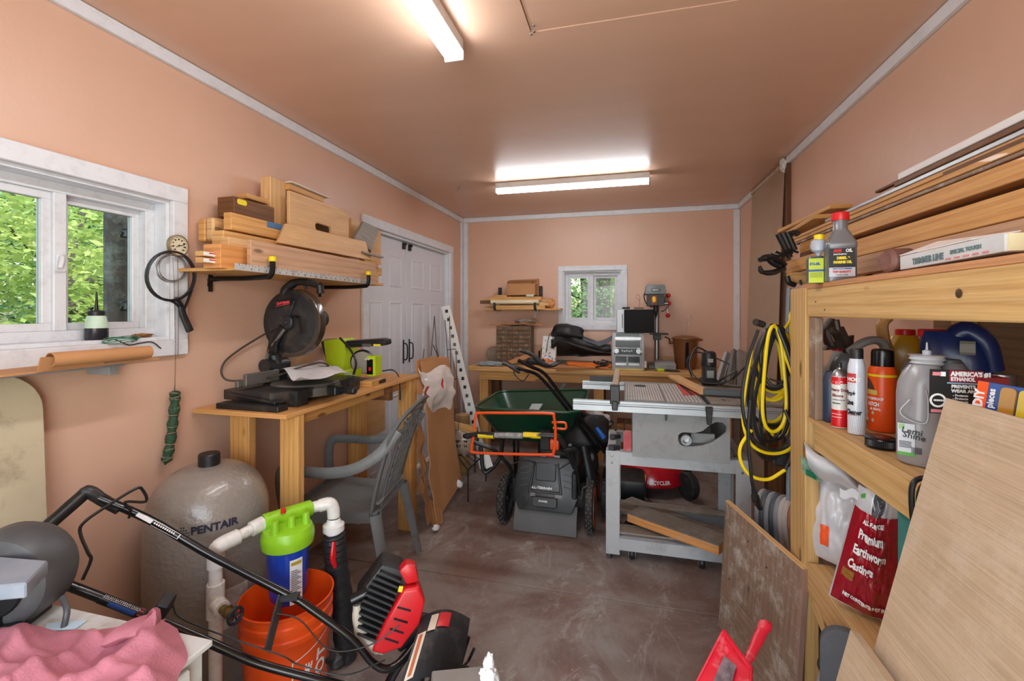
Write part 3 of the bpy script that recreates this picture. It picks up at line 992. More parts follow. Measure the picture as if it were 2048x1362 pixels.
for i in range(3, len(P) - 3, 3):
    c = P[i]; b.tube([c + V((0.018 * math.cos(a), 0.018 * math.sin(a), 0.006 * math.sin(a + i))) for a in [2 * PI * k / 10 for k in range(10)]], 0.002, 5, closed=True)
t.p('tie_cord', b, mat('rope_light', (132, 120, 96), rough=0.8))
b = MB(); b.tube(PP([(355, 505), (357, 620), (356, 712)], X=-1.768), 0.0012, 5, k=4)
solo('hanging_string', 'thin straight brown cord hanging beside the chain', 'cord', b, mat('brown_cord', (110, 84, 66), rough=0.8))
# two small price-tagged packs poking out beside the shelf
for k, yy in enumerate((509, 522)):
    b = MB(); p = PX(404, yy, X=-1.60)
    t = Thing('lumber_offcut', (('upper', 'lower')[k] + ' of two thin wood strips with printed end labels left of the wall shelf'), 'wood strip', group='labelled strips at the shelf end')
    b.box(-1.58, p.y + 0.33, p.z, 0.035, 0.72, 0.019); o_ = t.p('strip', b, PINE)
    b = MB(); b.box(-1.561, p.y - .0, p.z, 0.002, 0.055, 0.014); t.p('label', b, PRINTW)
    b = MB(); b.box(-1.5595, p.y + .01, p.z + .003, 0.0012, 0.03, 0.004); t.p('label_stripe', b, PRINTR)

# round-cornered beige board leaning on the left wall
b = MB()
pts = [(0.0, 0.0), (1.05, 0.0), (1.05, 1.10)] + [(1.05 - .12 + .12 * math.cos(a), 1.10 + .12 * math.sin(a)) for a in [PI / 2 * i / 8 for i in range(1, 9)]] + [(0.0, 1.22)]
y1 = PX(90, 870, X=-1.755).y
b.prism(pts, 0.016, m=fr((-1.72, y1 - 1.05, 0.0), (0, 1, 0), (-0.05, 0, 1)) @ MX.Translation((0, 0, -0.0)))
solo('leaning_board', 'tall beige board with a rounded top corner leaning on the left wall', 'board', b, mat('beige_board', (200, 186, 156), rough=0.6, var=0.08, ns=5, dirt=(120, 104, 84), damt=0.5, dscale=9), bevel=0.003)

# ================================================================== wall shelf with lumber
for k, (fx, fy, wy) in enumerate(((545, 548, 445), (737, 573, 665))):
    t = Thing('shelf_bracket', 'black tubular wall bracket with a yellow cap, ' + ('left one under the lumber shelf', 'right one near the white door')[k], 'bracket', group='yellow-capped brackets under the wall lumber')
    Yb = PX(fx, fy, X=-1.465).y
    z = 1.548
    b = MB(); b.tube([(-1.795, Yb, z - 0.035), (-1.795, Yb, z - 0.005), (-1.62, Yb, z - .004), (-1.50, Yb, z), (-1.475, Yb, z + 0.006), (-1.465, Yb, z + 0.03), (-1.465, Yb, z + 0.07)], 0.0115, 10, k=3)
    b.tube([(-1.795, Yb, z - 0.06), (-1.795, Yb, z + 0.06)], 0.009, 8); t.p('arm', b, BLACKG)
    b = MB(); b.tube([(-1.465, Yb, z + 0.065), (-1.465, Yb, z + 0.087)], 0.0155, 12); t.p('cap', b, YELLOW, bevel=.002)

LG = 'lumber on the left wall shelf'


def lboard(label, x0, x1, y0, y1, z0, z1, m, tilt=0.0, yaw=0.0, name='lumber_board', bevel=0.002, cat='board'):
    b = MB(); b.box((x0 + x1) / 2, (y0 + y1) / 2, (z0 + z1) / 2, x1 - x0, y1 - y0, z1 - z0, rot=(tilt, 0, yaw))
    return solo(name, label, cat, b, m, group=LG, bevel=bevel)


zs = 1.563
yl = lambda x, a: PX(x, 560, X=a).y
def pb(label, X, xl, yt, yb, xr, w, m, bevel=0.002, cat='board', name='lumber_board'):
    """level board whose room-side face starts at photo pixel (xl, yt..yb) and runs to column xr"""
    a, c, e = PX(xl, yt, X=X), PX(xl, yb, X=X), PX(xr, yt, X=X)
    b = MB(); b.box(X - w / 2, (a.y + e.y) / 2, (a.z + c.z) / 2, w, e.y - a.y, a.z - c.z)
    return solo(name, label, cat, b, m, group=LG, bevel=bevel)


lboard('long plain base plank under the shelf lumber', -1.79, -1.49, 1.45, 2.56, zs, zs + 0.014, PINEG)
pb('square-ended orange pine block at the left front of the wall shelf', -1.535, 441, 487, 536, 600, .085, PINEO)
pb('wide reddish-tan board standing on edge at the very front of the wall shelf', -1.488, 502, 479, 542, 752, .022, REDW)
# ruler strip along the front edge
zr = PX(560, 543, X=-1.486).z
t = Thing('ruler_strip', 'long grey measuring strip along the front edge of the wall shelf', 'ruler')
b = MB(); b.box(-1.4865, 1.93, zr, 0.002, 0.98, 0.026); t.p('blade', b, mat('worn_grey_ruler', (186, 184, 180), rough=.5, dirt=(110, 110, 112), damt=.5, dscale=20))
b = MB()
for i in range(58): b.box(-1.4852, 1.46 + i * 0.0162, zr + .009 - (0.002 if i % 2 else 0), 0.0008, 0.0012, 0.008 if i % 2 == 0 else 0.004)
for i in range(1, 24): b.text(str(i), 0.011, fr((-1.4854, 1.44 + i * 0.039, zr - .008), (0, 1, 0), (0, 0, 1)), bold=.0003)
t.p('markings', b, PRINTK)
pb('short rough pine stick left of the reddish-tan board, light end', -1.555, 457, 473, 491, 500, .04, PINEL)
pb('rough grey-ended pine stick just under the golden board', -1.60, 447, 460, 490, 555, .06, PINE)
pb('golden pine board with blue tape leaning at the left of the lumber stack', -1.615, 462, 424, 459, 640, .04, PINEG)
A = PX(534, 442, X=-1.6145)
tp = MB(); zt_ = PX(462, 424, X=-1.615).z; y0_, y1_ = PX(534, 450, X=-1.615).y, PX(566, 455, X=-1.615).y
tp.box(-1.6142, (y0_ + y1_) / 2, zt_ - .014, 0.002, y1_ - y0_, 0.028)
solo('masking_tape', 'strip of blue and grey masking tape stuck on a golden board', 'tape', tp, mat('blue_tape', (74, 112, 150), rough=.6))
pb('two-by-four end with rounded corners furthest left on the wall shelf', -1.74, 410, 437, 482, 560, .04, PINEG, bevel=.006)
pb('pale pine stick with rounded end beside the furthest left board', -1.69, 426, 434, 480, 560, .04, PINEL, bevel=.008)
pb('dark stained block with a yellow sticker on top of the left lumber', -1.66, 468, 392, 432, 549, .09, BROWNW)
b = MB(); sp0 = PX(474, 402, X=-1.659); b.prism(rrect(.052, .024, .010), .0016, m=fr(sp0 + V((0, .026, 0)), (0, 1, 0), (0, 0, 1)))
solo('yellow_sticker', 'small yellow sticker on the dark stained block', 'sticker', b, PRINTY)
pb('short pine block lying on the dark stained block', -1.70, 495, 386, 396, 548, .06, PINE)
pb('upright pale post standing on the lumber stack against the wall', -1.69, 541, 352, 449, 572, .06, PINEL)
pb('thin pale panel standing behind the crate panel', -1.735, 573, 370, 440, 640, .02, PINEL)
b = MB(); b.bar(PX(574, 364, X=-1.68), PX(650, 396, X=-1.68), 0.06, 0.006)
solo('lumber_board', 'thin white-topped slat resting on top of the crate panel', 'board', b, mat('whitewash', (226, 214, 200), rough=.6), group=LG)
b = MB(); b.bar(PX(574, 373, X=-1.68), PX(643, 400, X=-1.68), 0.03, 0.03)
solo('lumber_board', 'pine batten just under the white-topped slat', 'board', b, PINE, group=LG)
t = Thing('crate_panel', 'plywood crate side with an oval hand hole standing on the lumber stack', 'panel')
XC = -1.64
o_ = PX(573, 500, X=XC)
def lc(px, py):
    p = PX(px, py, X=XC); return (p.y - o_.y, p.z - o_.z)
h0, h1, h2, h3 = lc(625, 444), lc(658, 452), lc(658, 464), lc(625, 458)
hcx, hcy, hw, hh = (h0[0] + h1[0]) / 2, (h0[1] + h3[1]) / 2 - .003, h1[0] - h0[0], h0[1] - h3[1]
hole = rrect(hw, hh, hh * .48, 4, hcx, hcy)
i0 = min(range(len(hole)), key=lambda i: hole[i][1] * 10 + hole[i][0] * .1)
hol = hole[i0:] + hole[:i0]
poly = [(0, 0), (hol[0][0] - .0001, 0)] + [(hol[0][0] - .0001, hol[0][1])] + hol[::-1][:-1] + [(hol[0][0], hol[0][1]), (hol[0][0] + .0001, 0), (lc(693, 500)[0], 0), lc(693, 432), lc(686, 421), lc(573, 381)]
b = MB(); b.prism(poly, 0.018, m=fr(o_, (0, 1, 0), (0, 0, 1))); t.p('panel_board', b, PLY, bevel=.0015)
pb('dark board visible through the crate hand hole', -1.70, 610, 430, 480, 680, .02, OLDW)
b = MB(); b.quad([PX(550, 487, X=-1.58), PX(738, 522, X=-1.56), PX(727, 485, X=-1.585), PX(566, 449, X=-1.61)], 0.016)
solo('lumber_board', 'wide plywood offcut leaning behind the front board', 'board', b, PLY, group=LG, bevel=.001)
b = MB(); b.quad([PX(704, 478, X=-1.62), PX(738, 503, X=-1.60), PX(753, 459, X=-1.60), PX(722, 444, X=-1.62)], 0.02)
solo('lumber_board', 'leaning tan board tilted at the right end of the lumber stack', 'board', b, GREYW, group=LG)
b = MB(); b.quad([PX(735, 530, X=-1.66), PX(757, 530, X=-1.66), PX(757, 462, X=-1.66), PX(740, 455, X=-1.66)], 0.018)
solo('lumber_board', 'upright plywood piece at the right end of the lumber stack', 'board', b, PLY, group=LG)
b = MB(); b.quad([PX(697, 480, X=-1.68), PX(716, 480, X=-1.68), PX(716, 445, X=-1.68), PX(697, 436, X=-1.68)], 0.018)
solo('lumber_board', 'small plywood piece behind the crate panel', 'board', b, PLY, group=LG)
b = MB(); b.bar(PX(722, 504, X=-1.56), PX(764, 515, X=-1.52), 0.03, 0.010)
solo('metal_strip', 'grey metal flat bar poking out at the right end of the lumber', 'metal bar', b, STEEL)
pb('short brown offcut under the grey metal bar', -1.55, 730, 518, 531, 757, .04, PINEG)
lboard('square golden block at the right front end of the wall shelf', -1.585, -1.515, 2.40, 2.54, zs + .016, zs + .085, PINEG)
pb('narrow pine slat poking out at the right end below the metal bar', -1.60, 742, 533, 548, 764, .03, PINE)

# ================================================================== saw bench
BZ = 0.985
t = Thing('saw_bench', 'narrow pine workbench against the left wall carrying the mitre saw', 'workbench')
b = MB(); b.box(-1.555, 2.125, BZ - 0.009, 0.47, 1.21, 0.018); t.p('bench_top', b, wood('bench_plywood', (222, 168, 104), (196, 134, 70), knot=False, ring=.5), bevel=0.002)
for lx, ly, w_ in ((-1.368, 1.612, 0.09), (-1.62, 1.612, 0.10)):
    b = MB(); b.box(lx, ly, (BZ - .018) / 2, w_, 0.038, BZ - .018); t.p('leg', b, PINEG, bevel=0.002)
for lx, ly in ((-1.375, 2.66), (-1.74, 2.66)):
    b = MB(); b.box(lx, ly, (BZ - .018) / 2, 0.09, 0.085, BZ - .018); t.p('leg', b, PINEG, bevel=0.002)
b = MB(); b.quad([PX(706, 790, X=-1.77), PX(770, 770, X=-1.77), PX(770, 860, X=-1.77), PX(716, 890, X=-1.77)], 0.018)
t.p('side_panel', b, PLY)
b = MB(); b.box(-1.50, 2.36, BZ - .06, 0.35, .038, .08); t.p('brace', b, BROWNW)
b = MB(); b.box(-1.37, 2.14, BZ - 0.045, 0.02, 1.0, 0.05); t.p('apron', b, PINEG, bevel=.002)

# ---- mitre saw
t = Thing('mitre_saw', 'dusty black mitre saw with raised round blade guard on the left bench', 'mitre saw')
SD = mat('saw_black', (34, 35, 38), rough=0.4, var=0.2, dirt=(128, 108, 84), damt=0.22, dscale=14)
SG = mat('saw_grey', (108, 104, 98), rough=0.5, metal=.3, dirt=(70, 55, 45), damt=0.5, dscale=18)
GD = mat('smoked_guard', (52, 42, 34), rough=0.25, var=0.3, ns=8, coat=.6, dirt=(118, 92, 64), damt=0.25, dscale=7)
b = MB()   # base casting: side shoes + deck
b.prism([(-1.745, 1.63), (-1.47, 1.60), (-1.40, 1.70), (-1.40, 2.10), (-1.46, 2.17), (-1.745, 2.17)], 0.045, z0=BZ + 0.022)
for y_ in (1.68, 2.12): b.box(-1.56, y_, BZ + .013, 0.34, 0.05, 0.026)
b.box(-1.395, 1.69, BZ + .035, 0.035, 0.07, 0.07)
b.box(-1.395, 2.09, BZ + .035, 0.035, 0.07, 0.07)
t.p('base_casting', b, SD, bevel=.006, seg=2)
b = MB(); b.lathe([(0, 0.064), (0.152, 0.064), (0.155, 0.070), (0.15, 0.076), (0, 0.076)], 36, m=MX.Translation((-1.52, 1.885, BZ))); b.lathe([(0.158, 0.02), (0.158, 0.058), (0.15, 0.064)], 36, m=MX.Translation((-1.52, 1.885, BZ))); t.p('turntable', b, SG)
b = MB(); b.box(-1.66, 1.76, BZ + .105, 0.02, 0.20, 0.055); b.box(-1.66, 2.03, BZ + .105, 0.02, 0.20, 0.055); b.box(-1.68, 1.885, BZ + .09, 0.02, .5, .03); t.p('fence', b, SG, bevel=.003)
b = MB(); b.bar((-1.70, 1.58, BZ + .012), (-1.38, 1.575, BZ + .012), 0.06, 0.024); b.bar((-1.42, 1.60, BZ + .03), (-1.70, 1.64, BZ + .05), 0.05, 0.012); t.p('side_wing', b, BLACK, bevel=.003)
b = MB(); b.bar((-1.36, 1.86, BZ + .045), (-1.30, 1.84, BZ + .045), .05, .04); b.tube([(-1.31, 1.86, BZ + .045), (-1.25, 1.84, BZ + .048), (-1.21, 1.83, BZ + .048)], [.014, .018, .016], 12); t.p('mitre_lock_knob', b, BLACK, bevel=.004)
PV = V((-1.70, 1.885, BZ + .13))     # arm pivot
gc = PX(586, 645, Y=1.885)           # blade centre
b = MB(); b.box(PV.x, 1.885, BZ + .09, 0.07, 0.09, 0.10); b.tube([PV + V((0, -.07, 0.02)), PV + V((0, .07, 0.02))], 0.034, 14)
b.tube([PV + V((0.0, -.0, 0.02)), V((-1.70, 1.885, BZ + .22)), V((-1.665, 1.89, BZ + .32)), gc + V((-.03, .05, .02))], [.034, .036, .042, .05], 12, k=4)
t.p('pivot_arm', b, SD)
b = MB(); b.tube([PV + V((-.01, -.045, 0.03)), PV + V((0.02, -.055, .10)), PV + V((.10, -.05, .20))], 0.008, 8, k=4); t.p('linkage', b, SG)
Mg = fr(gc, (1, 0, 0), (0, 0, 1))     # z axis -> -Y (towards camera)
R_ = 0.158
b = MB(Mg); b.lathe([(0, 0.03), (0.05, 0.032), (0.09, 0.028), (0.12, 0.026), (R_, 0.018), (R_ + .004, 0.0), (R_, -0.035), (0.10, -0.04), (0, -0.04)], 48)
t.p('upper_guard', b, SD)
b = MB(Mg); 
pts = circ(R_ + .012, 36, 0, 0, -2.2, 1.35)
b.prism([(0.0, -0.03)] + pts + [(0.02, 0.05)], 0.05, z0=-0.03); t.p('lower_guard', b, GD, bevel=.010, seg=3)
b = MB(Mg); b.prism([(0.0, 0.0)] + circ(R_ * .72, 22, 0, 0, 1.2, 3.6), 0.012, z0=0.028); b.lathe([(0, 0.05), (0.03, 0.05), (0.036, 0.044), (0.036, 0.03)], 20); b.lathe([(0, .058), (.012, .058), (.014, .048)], 6); t.p('blade_hub_cover', b, SG if False else SD, bevel=.003)
b = MB(Mg); b.tube([(0.02, 0.03, .04), (.07, .02, .045), (.085, -.05, .045)], .006, 8, k=4); b.tube([(-.02, -.02, .045), (-.06, -.09, .05), (-.085, -.15, .045)], [.022, .02, .028], 10, k=4, flat=.6); t.p('guard_link', b, BLACKG)
b = MB(Mg @ MX.Rotation(.12, 4, 'Z')); b.prism([(-.075, .075), (.04, .085), (.055, .115), (-.045, .115)], .004, z0=.0410); lp = t.p('name_plate', b, BLACKG)
b = MB(Mg @ MX.Rotation(.12, 4, 'Z')); b.text('CRAFTSMAN', .0165, MX.Translation((-.045, .092, .0465)), bold=.001, sx=.8); b.bar((-.05, .085, .0465), (.03, .088, .0465), .002, .001); sub(lp, 'lettering', b, mat('pink_red_print', (226, 74, 84), rough=.5))
hp = [PX(570, 585, Y=1.885), PX(582, 570, Y=1.885), PX(602, 563, Y=1.885), PX(640, 571, Y=1.885)]
b = MB(); b.tube([gc + V((-.03, 0, .10))] + hp, [.020, .024, .022, .018, .016], 12, k=4)
b.tube([hp[3], hp[3] + V((.003, 0, -.038))], .018, 12); b.tube([hp[2] + V((.02, 0, -.01)), hp[2] + V((.03, 0, -.035))], .007, 8); t.p('handle', b, BLACK, bevel=0)
b = MB(); b.lathe([(0, .0), (.048, .0), (.052, .01), (.052, .10), (.046, .125), (.02, .13), (0, .13)], 24, m=fr(gc + V((.045, .04, .015)), (0, 0, 1), (1, 0, 0)) @ MX.Rotation(PI, 4, 'X') if False else MX.Translation(gc + V((.045, .03, .015))) @ MX.Rotation(-PI / 2, 4, 'X'))
t.p('motor_housing', b, BLACK)
b = MB(); b.tube([gc + V((-.10, .05, -.02)), PV + V((-.06, -.03, .16)), PV + V((-.07, -.22, .06)), PV + V((-.05, -.24, -.02)), PV + V((.02, -.16, -.03)), PV + V((.08, -.06, -.02)), PV + V((.16, -.05, .01)), PV + V((.22, .05, .03)), PV + V((.20, .14, .0)), PV + V((.1, .1, .0))], .0045, 7, k=7)
t.p('power_cord', b, mat('brown_rubber_cord', (62, 50, 42), rough=.6))
# wrench and papers
b = MB()
w0, w1_ = PX(470, 782, Z=BZ + .035), PX(505, 795, Z=BZ + .035)
t = Thing('wrench', 'small dark ring spanner at the left end of the saw base', 'wrench')
b.tube([w0 + V((.011 * math.cos(a), .011 * math.sin(a), 0)) for a in [2 * PI * i / 12 for i in range(12)]], .004, 6, closed=True); b.bar(w0 + V((.01, .01, 0)), w1_, .012, .006); t.p('shank', b, BLACK)


def sheet_paper(name, label, quadpts, m, seed, amp=.012, th=.0008, cat='paper', nu=14, nv=10):
    A, B_, C_, D_ = [V(p) for p in quadpts]
    def fn(u, v):
        p = (A * (1 - u) + B_ * u) * (1 - v) + (D_ * (1 - u) + C_ * u) * v
        return p + V((0, 0, amp * (0.5 + noise.noise(V((u * 2.5 + seed, v * 2.5, seed))))))
    b = MB(); b.grid(fn, nu, nv, th)
    return solo(name, label, cat, b, m)


PAPER = mat('printed_paper', (214, 214, 216), rough=.7, var=.1, ns=25, dirt=(140, 140, 145), damt=.5, dscale=26)
zt = BZ + .115
sheet_paper('manual_sheets', 'white printed papers draped over the mitre saw base', [PX(560, 745, Z=zt), PX(605, 770, Z=zt), PX(712, 752, Z=zt), PX(640, 728, Z=zt)], PAPER, 4, .03)
b = MB(); b.box(-1.40, 2.28, BZ + .015, 0.07, 0.17, 0.03, rot=(0, 0, .15))
solo('wood_block', 'small golden wood block beside the sander on the left bench', 'wood block', b, PINEG, bevel=.002)

# ---- belt and disc sander
LIME = mat('lime_plastic', (186, 212, 30), rough=.4, var=.05)
t = Thing('belt_sander', 'lime green and black belt-and-disc sander at the right end of the left bench', 'sander')
Ys = 2.33; Xs = -1.52
def S(px, py, dy=0.0): return PX(px, py, Y=Ys + dy)
b = MB(); b.prism([(p.x, p.z) for p in (S(650, 680), S(690, 676), S(696, 702), S(690, 740), S(700, 762), S(664, 762), S(655, 720))], .12, m=MX(((1, 0, 0, 0), (0, 0, -1, Ys + .10), (0, 1, 0, 0), (0, 0, 0, 1))))
t.p('body_shell', b, LIME, bevel=.012, seg=2)
b = MB(); b.prism([(p.x, p.z) for p in (S(642, 684), S(652, 678), S(660, 715), S(668, 750), S(658, 742))], .10, m=MX(((1, 0, 0, 0), (0, 0, -1, Ys + .095), (0, 1, 0, 0), (0, 0, 0, 1)))); t.p('rear_cover', b, BLACK, bevel=.004)
p0, p1 = S(696, 688), S(778, 683)
b = MB(); b.bar(p0 - V((.0, 0, 0)), p1, .075, .036); t.p('belt_frame', b, BLACK, bevel=.015, seg=3)
b = MB(); b.bar(p0 + V((-.0, -.0, .0)), p1 - V((.012, 0, 0)), .062, .044); t.p('sanding_belt', b, mat('sanding_belt', (98, 86, 78), rough=.9), bevel=.016, seg=3)
b = MB(); b.box((p0.x * .45 + p1.x * .55), Ys - .0385, p0.z - .002, .06, .003, .018); t.p('belt_guard_plate', b, STEEL, bevel=.002)
b = MB(); b.box((p0.x * .2 + p1.x * .8), Ys - .039, p0.z - .000, .045, .003, .012); t.p('yellow_label', b, PRINTY)
cd_ = S(726, 725, -.03)
b = MB(); b.lathe([(0, .006), (.062, .006), (.064, 0), (.062, -.006), (0, -.006)], 36, m=fr(cd_ + V((-.005, 0, 0)), (1, .25, 0), (0, 0, 1))); t.p('sanding_disc', b, mat('worn_disc', (158, 148, 138), rough=.6, metal=.3, var=.15))
b = MB(); b.lathe([(.066, -.01), (.072, -.03), (.06, -.05), (0, -.05)], 30, m=fr(cd_ + V((-.02, .01, 0)), (1, .25, 0), (0, 0, 1))); t.p('disc_guard', b, BLACK)
b = MB(); b.box(S(752, 732).x, Ys - .02, S(752, 730).z, .052, .09, .115, rot=(0, 0, .1)); t.p('switch_housing', b, LIME, bevel=.005)
b = MB(); b.box(S(752, 728).x + .002, Ys - .068, S(752, 731).z, .036, .005, .085, rot=(0, 0, .1)); sp_ = t.p('switch_plate', b, BLACKG, bevel=.001)
b = MB(); b.box(S(752, 728).x + .004, Ys - .072, S(752, 735).z, .013, .006, .02, rot=(0, 0, .1)); sub(sp_, 'switch', b, RED, bevel=.001)
b = MB(); b.text('RYOBI', .011, fr((S(744, 712).x, Ys - .0725, S(744, 717).z), (1, -.1, 0), (0, 0, 1)), bold=.0004); sub(sp_, 'lettering', b, PRINTW)
b = MB(); b.box(S(742, 757).x - .03, Ys - .03, BZ + .012, .20, .16, .022); t.p('base_plate', b, BLACK, bevel=.004)
b = MB(); b.box(S(722, 752).x, Ys - .09, BZ + .05, .075, .06, .006); b.box(S(735, 752).x, Ys - .09, BZ + .07, .008, .05, .045); t.p('work_table', b, LIME, bevel=.002)
b = MB(); b.tube([S(680, 676, -.1), S(700, 698, -.14), S(712, 725, -.16), S(706, 752, -.15)], .006, 8, k=5); b.tube([S(765, 742, -.05), S(785, 740, -.03), PX(797, 752, Z=BZ + .006), PX(800, 775, X=-1.30), PX(800, 800, X=-1.30)], .004, 6, k=5); t.p('power_cord', b, BLACK)

# ================================================================== pressure tank
TC = V((-1.548, 1.385, 0)); TR = 0.203
t = Thing('pressure_tank', 'tall grey fibreglass pressure tank with domed top and black cap by the left wall', 'water tank')
TANKM = mat('grey_fibreglass', (138, 130, 122), rough=.3, var=.06, ns=3, bump=.35, bs=60, stretch=(1, 1, 30), coat=.4)
b = MB(MX.Translation(TC))
prof = [(0, .03), (TR * .95, .03), (TR, .06), (TR, .62)] + [(TR * math.cos(a) ** .75 if a < PI / 2 - .01 else 0, .62 + .20 * math.sin(a)) for a in [PI / 2 * i / 10 for i in range(1, 11)]]
b.lathe(prof, 56); t.p('shell', b, TANKM)
b = MB(MX.Translation(TC)); b.lathe([(TR * .9, 0), (TR * .97, .0), (TR * .97, .09), (TR * .9, .09)], 40); t.p('base_ring', b, BLACK)
b = MB(MX.Translation(TC)); b.lathe([(0.036, .80), (0.036, .858), (.033, .862), (0, .863)], 28, m=MX.Translation((.01, -.01, 0))); t.p('valve_cap', b, BLACK)


def cyl_text(b, s, size, cx, cy, R, ang_c, z, bold=0.0, lean=0.0, sx=1.0):
    """text printed on a vertical cylinder, centred on direction ang_c"""
    def w(p):
        a = ang_c + (p.x) / R
        return V((cx + (R + .0008 + p.z) * math.cos(a), cy + (R + .0008 + p.z) * math.sin(a), z + p.y + lean * p.x))
    b.text(s, size, None if False else MX(), bold=bold, warp=w, align='CENTER', sx=sx)


angc = math.atan2(-TC.y, -TC.x)      # towards the camera
b = MB(); cyl_text(b, 'PENTAIR', .036, TC.x, TC.y, TR, angc + .08, .640, bold=.0012, sx=1.0)
t.p('lettering', b, mat('dark_blue_print', (38, 42, 62), rough=.5)); b = MB(); cyl_text(b, 'L.M. 350', .022, TC.x, TC.y, TR, angc + .02, .572, bold=.0003)
t.p('lettering', b, mat('dark_blue_print', (38, 42, 62)))
b = MB()
for i in range(4):
    for j in range(4):
        if i + j > 4: continue
        u_, v_ = -.098 + i * .0075 , .640 + (j - 1.5) * .009 + .012
        def w(p, u_=u_, v_=v_):
            a = angc + .08 + (u_ + p.x) / TR
            return V((TC.x + (TR + .001) * math.cos(a), TC.y + (TR + .001) * math.sin(a), v_ + p.y))
        s_ = .0034
        vs = [b.bm.verts.new(w(V((dx * s_, dy * s_, 0)))) for dx, dy in ((-1, 0), (0, -1), (1, 0), (0, 1))]
        b.face(vs)
t.p('dotted_emblem', b, mat('dark_blue_print', (38, 42, 62), rough=.5), kind='stuff')
# slip of paper / sticker low on the tank
b = MB(); b.grid(lambda u, v: V((TC.x + (TR + .002) * math.cos(angc + .05 + u * .55), TC.y + (TR + .002) * math.sin(angc + .05 + u * .55), .28 + v * .14)), 8, 2, .001)
t.p('warning_label', b, mat('grimy_label', (170, 162, 152), rough=.7, var=.3, ns=40))

# ================================================================== filter housing and pipes
PVC = mat('white_pvc', (226, 224, 218), rough=.3, var=.04, dirt=(120, 90, 60), damt=.35, dscale=22)
LIME2 = mat('lime_filter_cap', (142, 200, 36), rough=.35, var=.04)
BLUE = mat('blue_filter_bowl', (22, 66, 176), rough=.25, var=.04, coat=.5)
FT = 1.64
fc = PX(576, 1100, t=FT); fx, fy = fc.x, fc.y
zc = lambda y: PX(576, y, t=FT).z
t = Thing('water_filter', 'blue water filter housing with lime green head hanging over the orange bucket', 'water filter')
b = MB(MX.Translation((fx, fy, 0)))
b.lathe([(0, zc(1200)), (.045, zc(1199)), (.060, zc(1188)), (.066, zc(1165)), (.072, zc(1088))], 40); t.p('filter_bowl', b, BLUE)
b = MB(MX.Translation((fx, fy, 0)))
b.lathe([(.074, zc(1088)), (.086, zc(1086)), (.090, zc(1070)), (.088, zc(1062)), (.080, zc(1052)), (.05, zc(1046)), (0, zc(1044))], 40)
hd = t.p('filter_head', b, LIME2)
zp = zc(1046)
lft, rgt = PX(527, 1062, t=FT - .02), PX(622, 1017, t=FT + .10)
b = MB(); b.tube([V((lft.x, lft.y, zp + .01)), V((rgt.x, rgt.y, zp + .012))], .030, 16); sub(hd, 'port_barrel', b, LIME2, bevel=.002)
ax = (V((rgt.x, rgt.y, 0)) - V((lft.x, lft.y, 0))).normalized()
for k in (-.055, .0, .05):
    for s_ in (-.035, .035):
        p = V((fx, fy, 0)) + ax * k + V((-ax.y, ax.x, 0)) * s_
        b = MB(MX.Translation((p.x, p.y, zp - .015))); b.lathe([(.015, 0), (.012, .05), (.007, .052), (0, .052)], 10); sub(hd, 'bolt_boss', b, LIME2)
b = MB(MX.Translation((fx - .02, fy, zp + .035))); b.lathe([(.009, 0), (.009, .014), (0, .016)], 12); sub(hd, 'relief_button', b, RED)
aF = math.atan2(-fy, -fx) + .38
b = MB(); b.grid(lambda u, v: V((fx + (.0705 + .001) * math.cos(aF - .3 + u * .62), fy + (.0715) * math.sin(aF - .3 + u * .62), zc(1190) + v * (zc(1104) - zc(1190)))), 8, 1, .0006)
lb = t.p('instruction_label', b, PRINTW)
b = MB()
for i in range(18):
    z = zc(1190) + .012 + i * .0062
    b.grid(lambda u, v, z=z, i=i: V((fx + (.0725) * math.cos(aF - .25 + u * (.5 - .1 * (i * 7 % 3))), fy + (.0725) * math.sin(aF - .25 + u * (.5 - .1 * (i * 7 % 3))), z + v * .0024)), 6, 1)
sub(lb, 'small_print', b, PRINTK)
b = MB(); b.grid(lambda u, v: V((fx + .0727 * math.cos(aF - .25 + u * .5), fy + .0727 * math.sin(aF - .25 + u * .5), zc(1108) - .012 + v * .012)), 6, 1); sub(lb, 'heading', b, mat('olive_print', (176, 160, 50)))

t = Thing('pvc_pipework', 'white PVC pipes with elbow and tee running down in front of the grey tank', 'pipe')
pl = V((lft.x, lft.y, zp + .01))
e1 = PX(438, 1100, t=1.50)
dn = PX(424, 1340, t=1.50)
e1 = V((e1.x, e1.y, zp - .012))
b = MB(); b.tube([pl, pl * .7 + e1 * .3], .026, 16); b.tube([pl * .75 + e1 * .25, e1 + (pl - e1).normalized() * .05], .0185, 16); t.p('horizontal_pipe', b, PVC, bevel=.001)
b = MB(); b.tube([e1 + (pl - e1).normalized() * .06, e1, e1 + V((-.012, 0, -.03)), e1 + V((-.014, 0, -.07))], .026, 16, k=5); t.p('elbow', b, PVC)
x_, y_ = e1.x - .014, e1.y
b = MB(); b.tube([(x_, y_, e1.z - .06), (x_, y_, .0)], .0205, 16); t.p('down_pipe', b, PVC)
ztee = PX(426, 1205, t=1.5).z
b = MB(); b.tube([(x_, y_, ztee + .065), (x_, y_, ztee - .05)], .027, 16); b.tube([(x_, y_, ztee), (x_ + .05, y_ - .02, ztee - .003)], .025, 16); b.tube([(x_, y_, e1.z - .16), (x_, y_, e1.z - .20)], .025, 16); t.p('tee', b, PVC, bevel=.002)
b = MB(); b.tube([(x_ + .045, y_ - .018, ztee - .003), (x_ + .10, y_ - .03, ztee - .006)], [.014, .017], 12)
b.tube([(x_ + .075, y_ - .024, ztee - .005), (x_ + .082, y_ - .026, ztee - .005)], .021, 6); va = t.p('brass_valve', b, mat('old_brass', (140, 118, 70), rough=.4, metal=.7))
b = MB(); hc = V((x_ + .115, y_ - .033, ztee - .006))
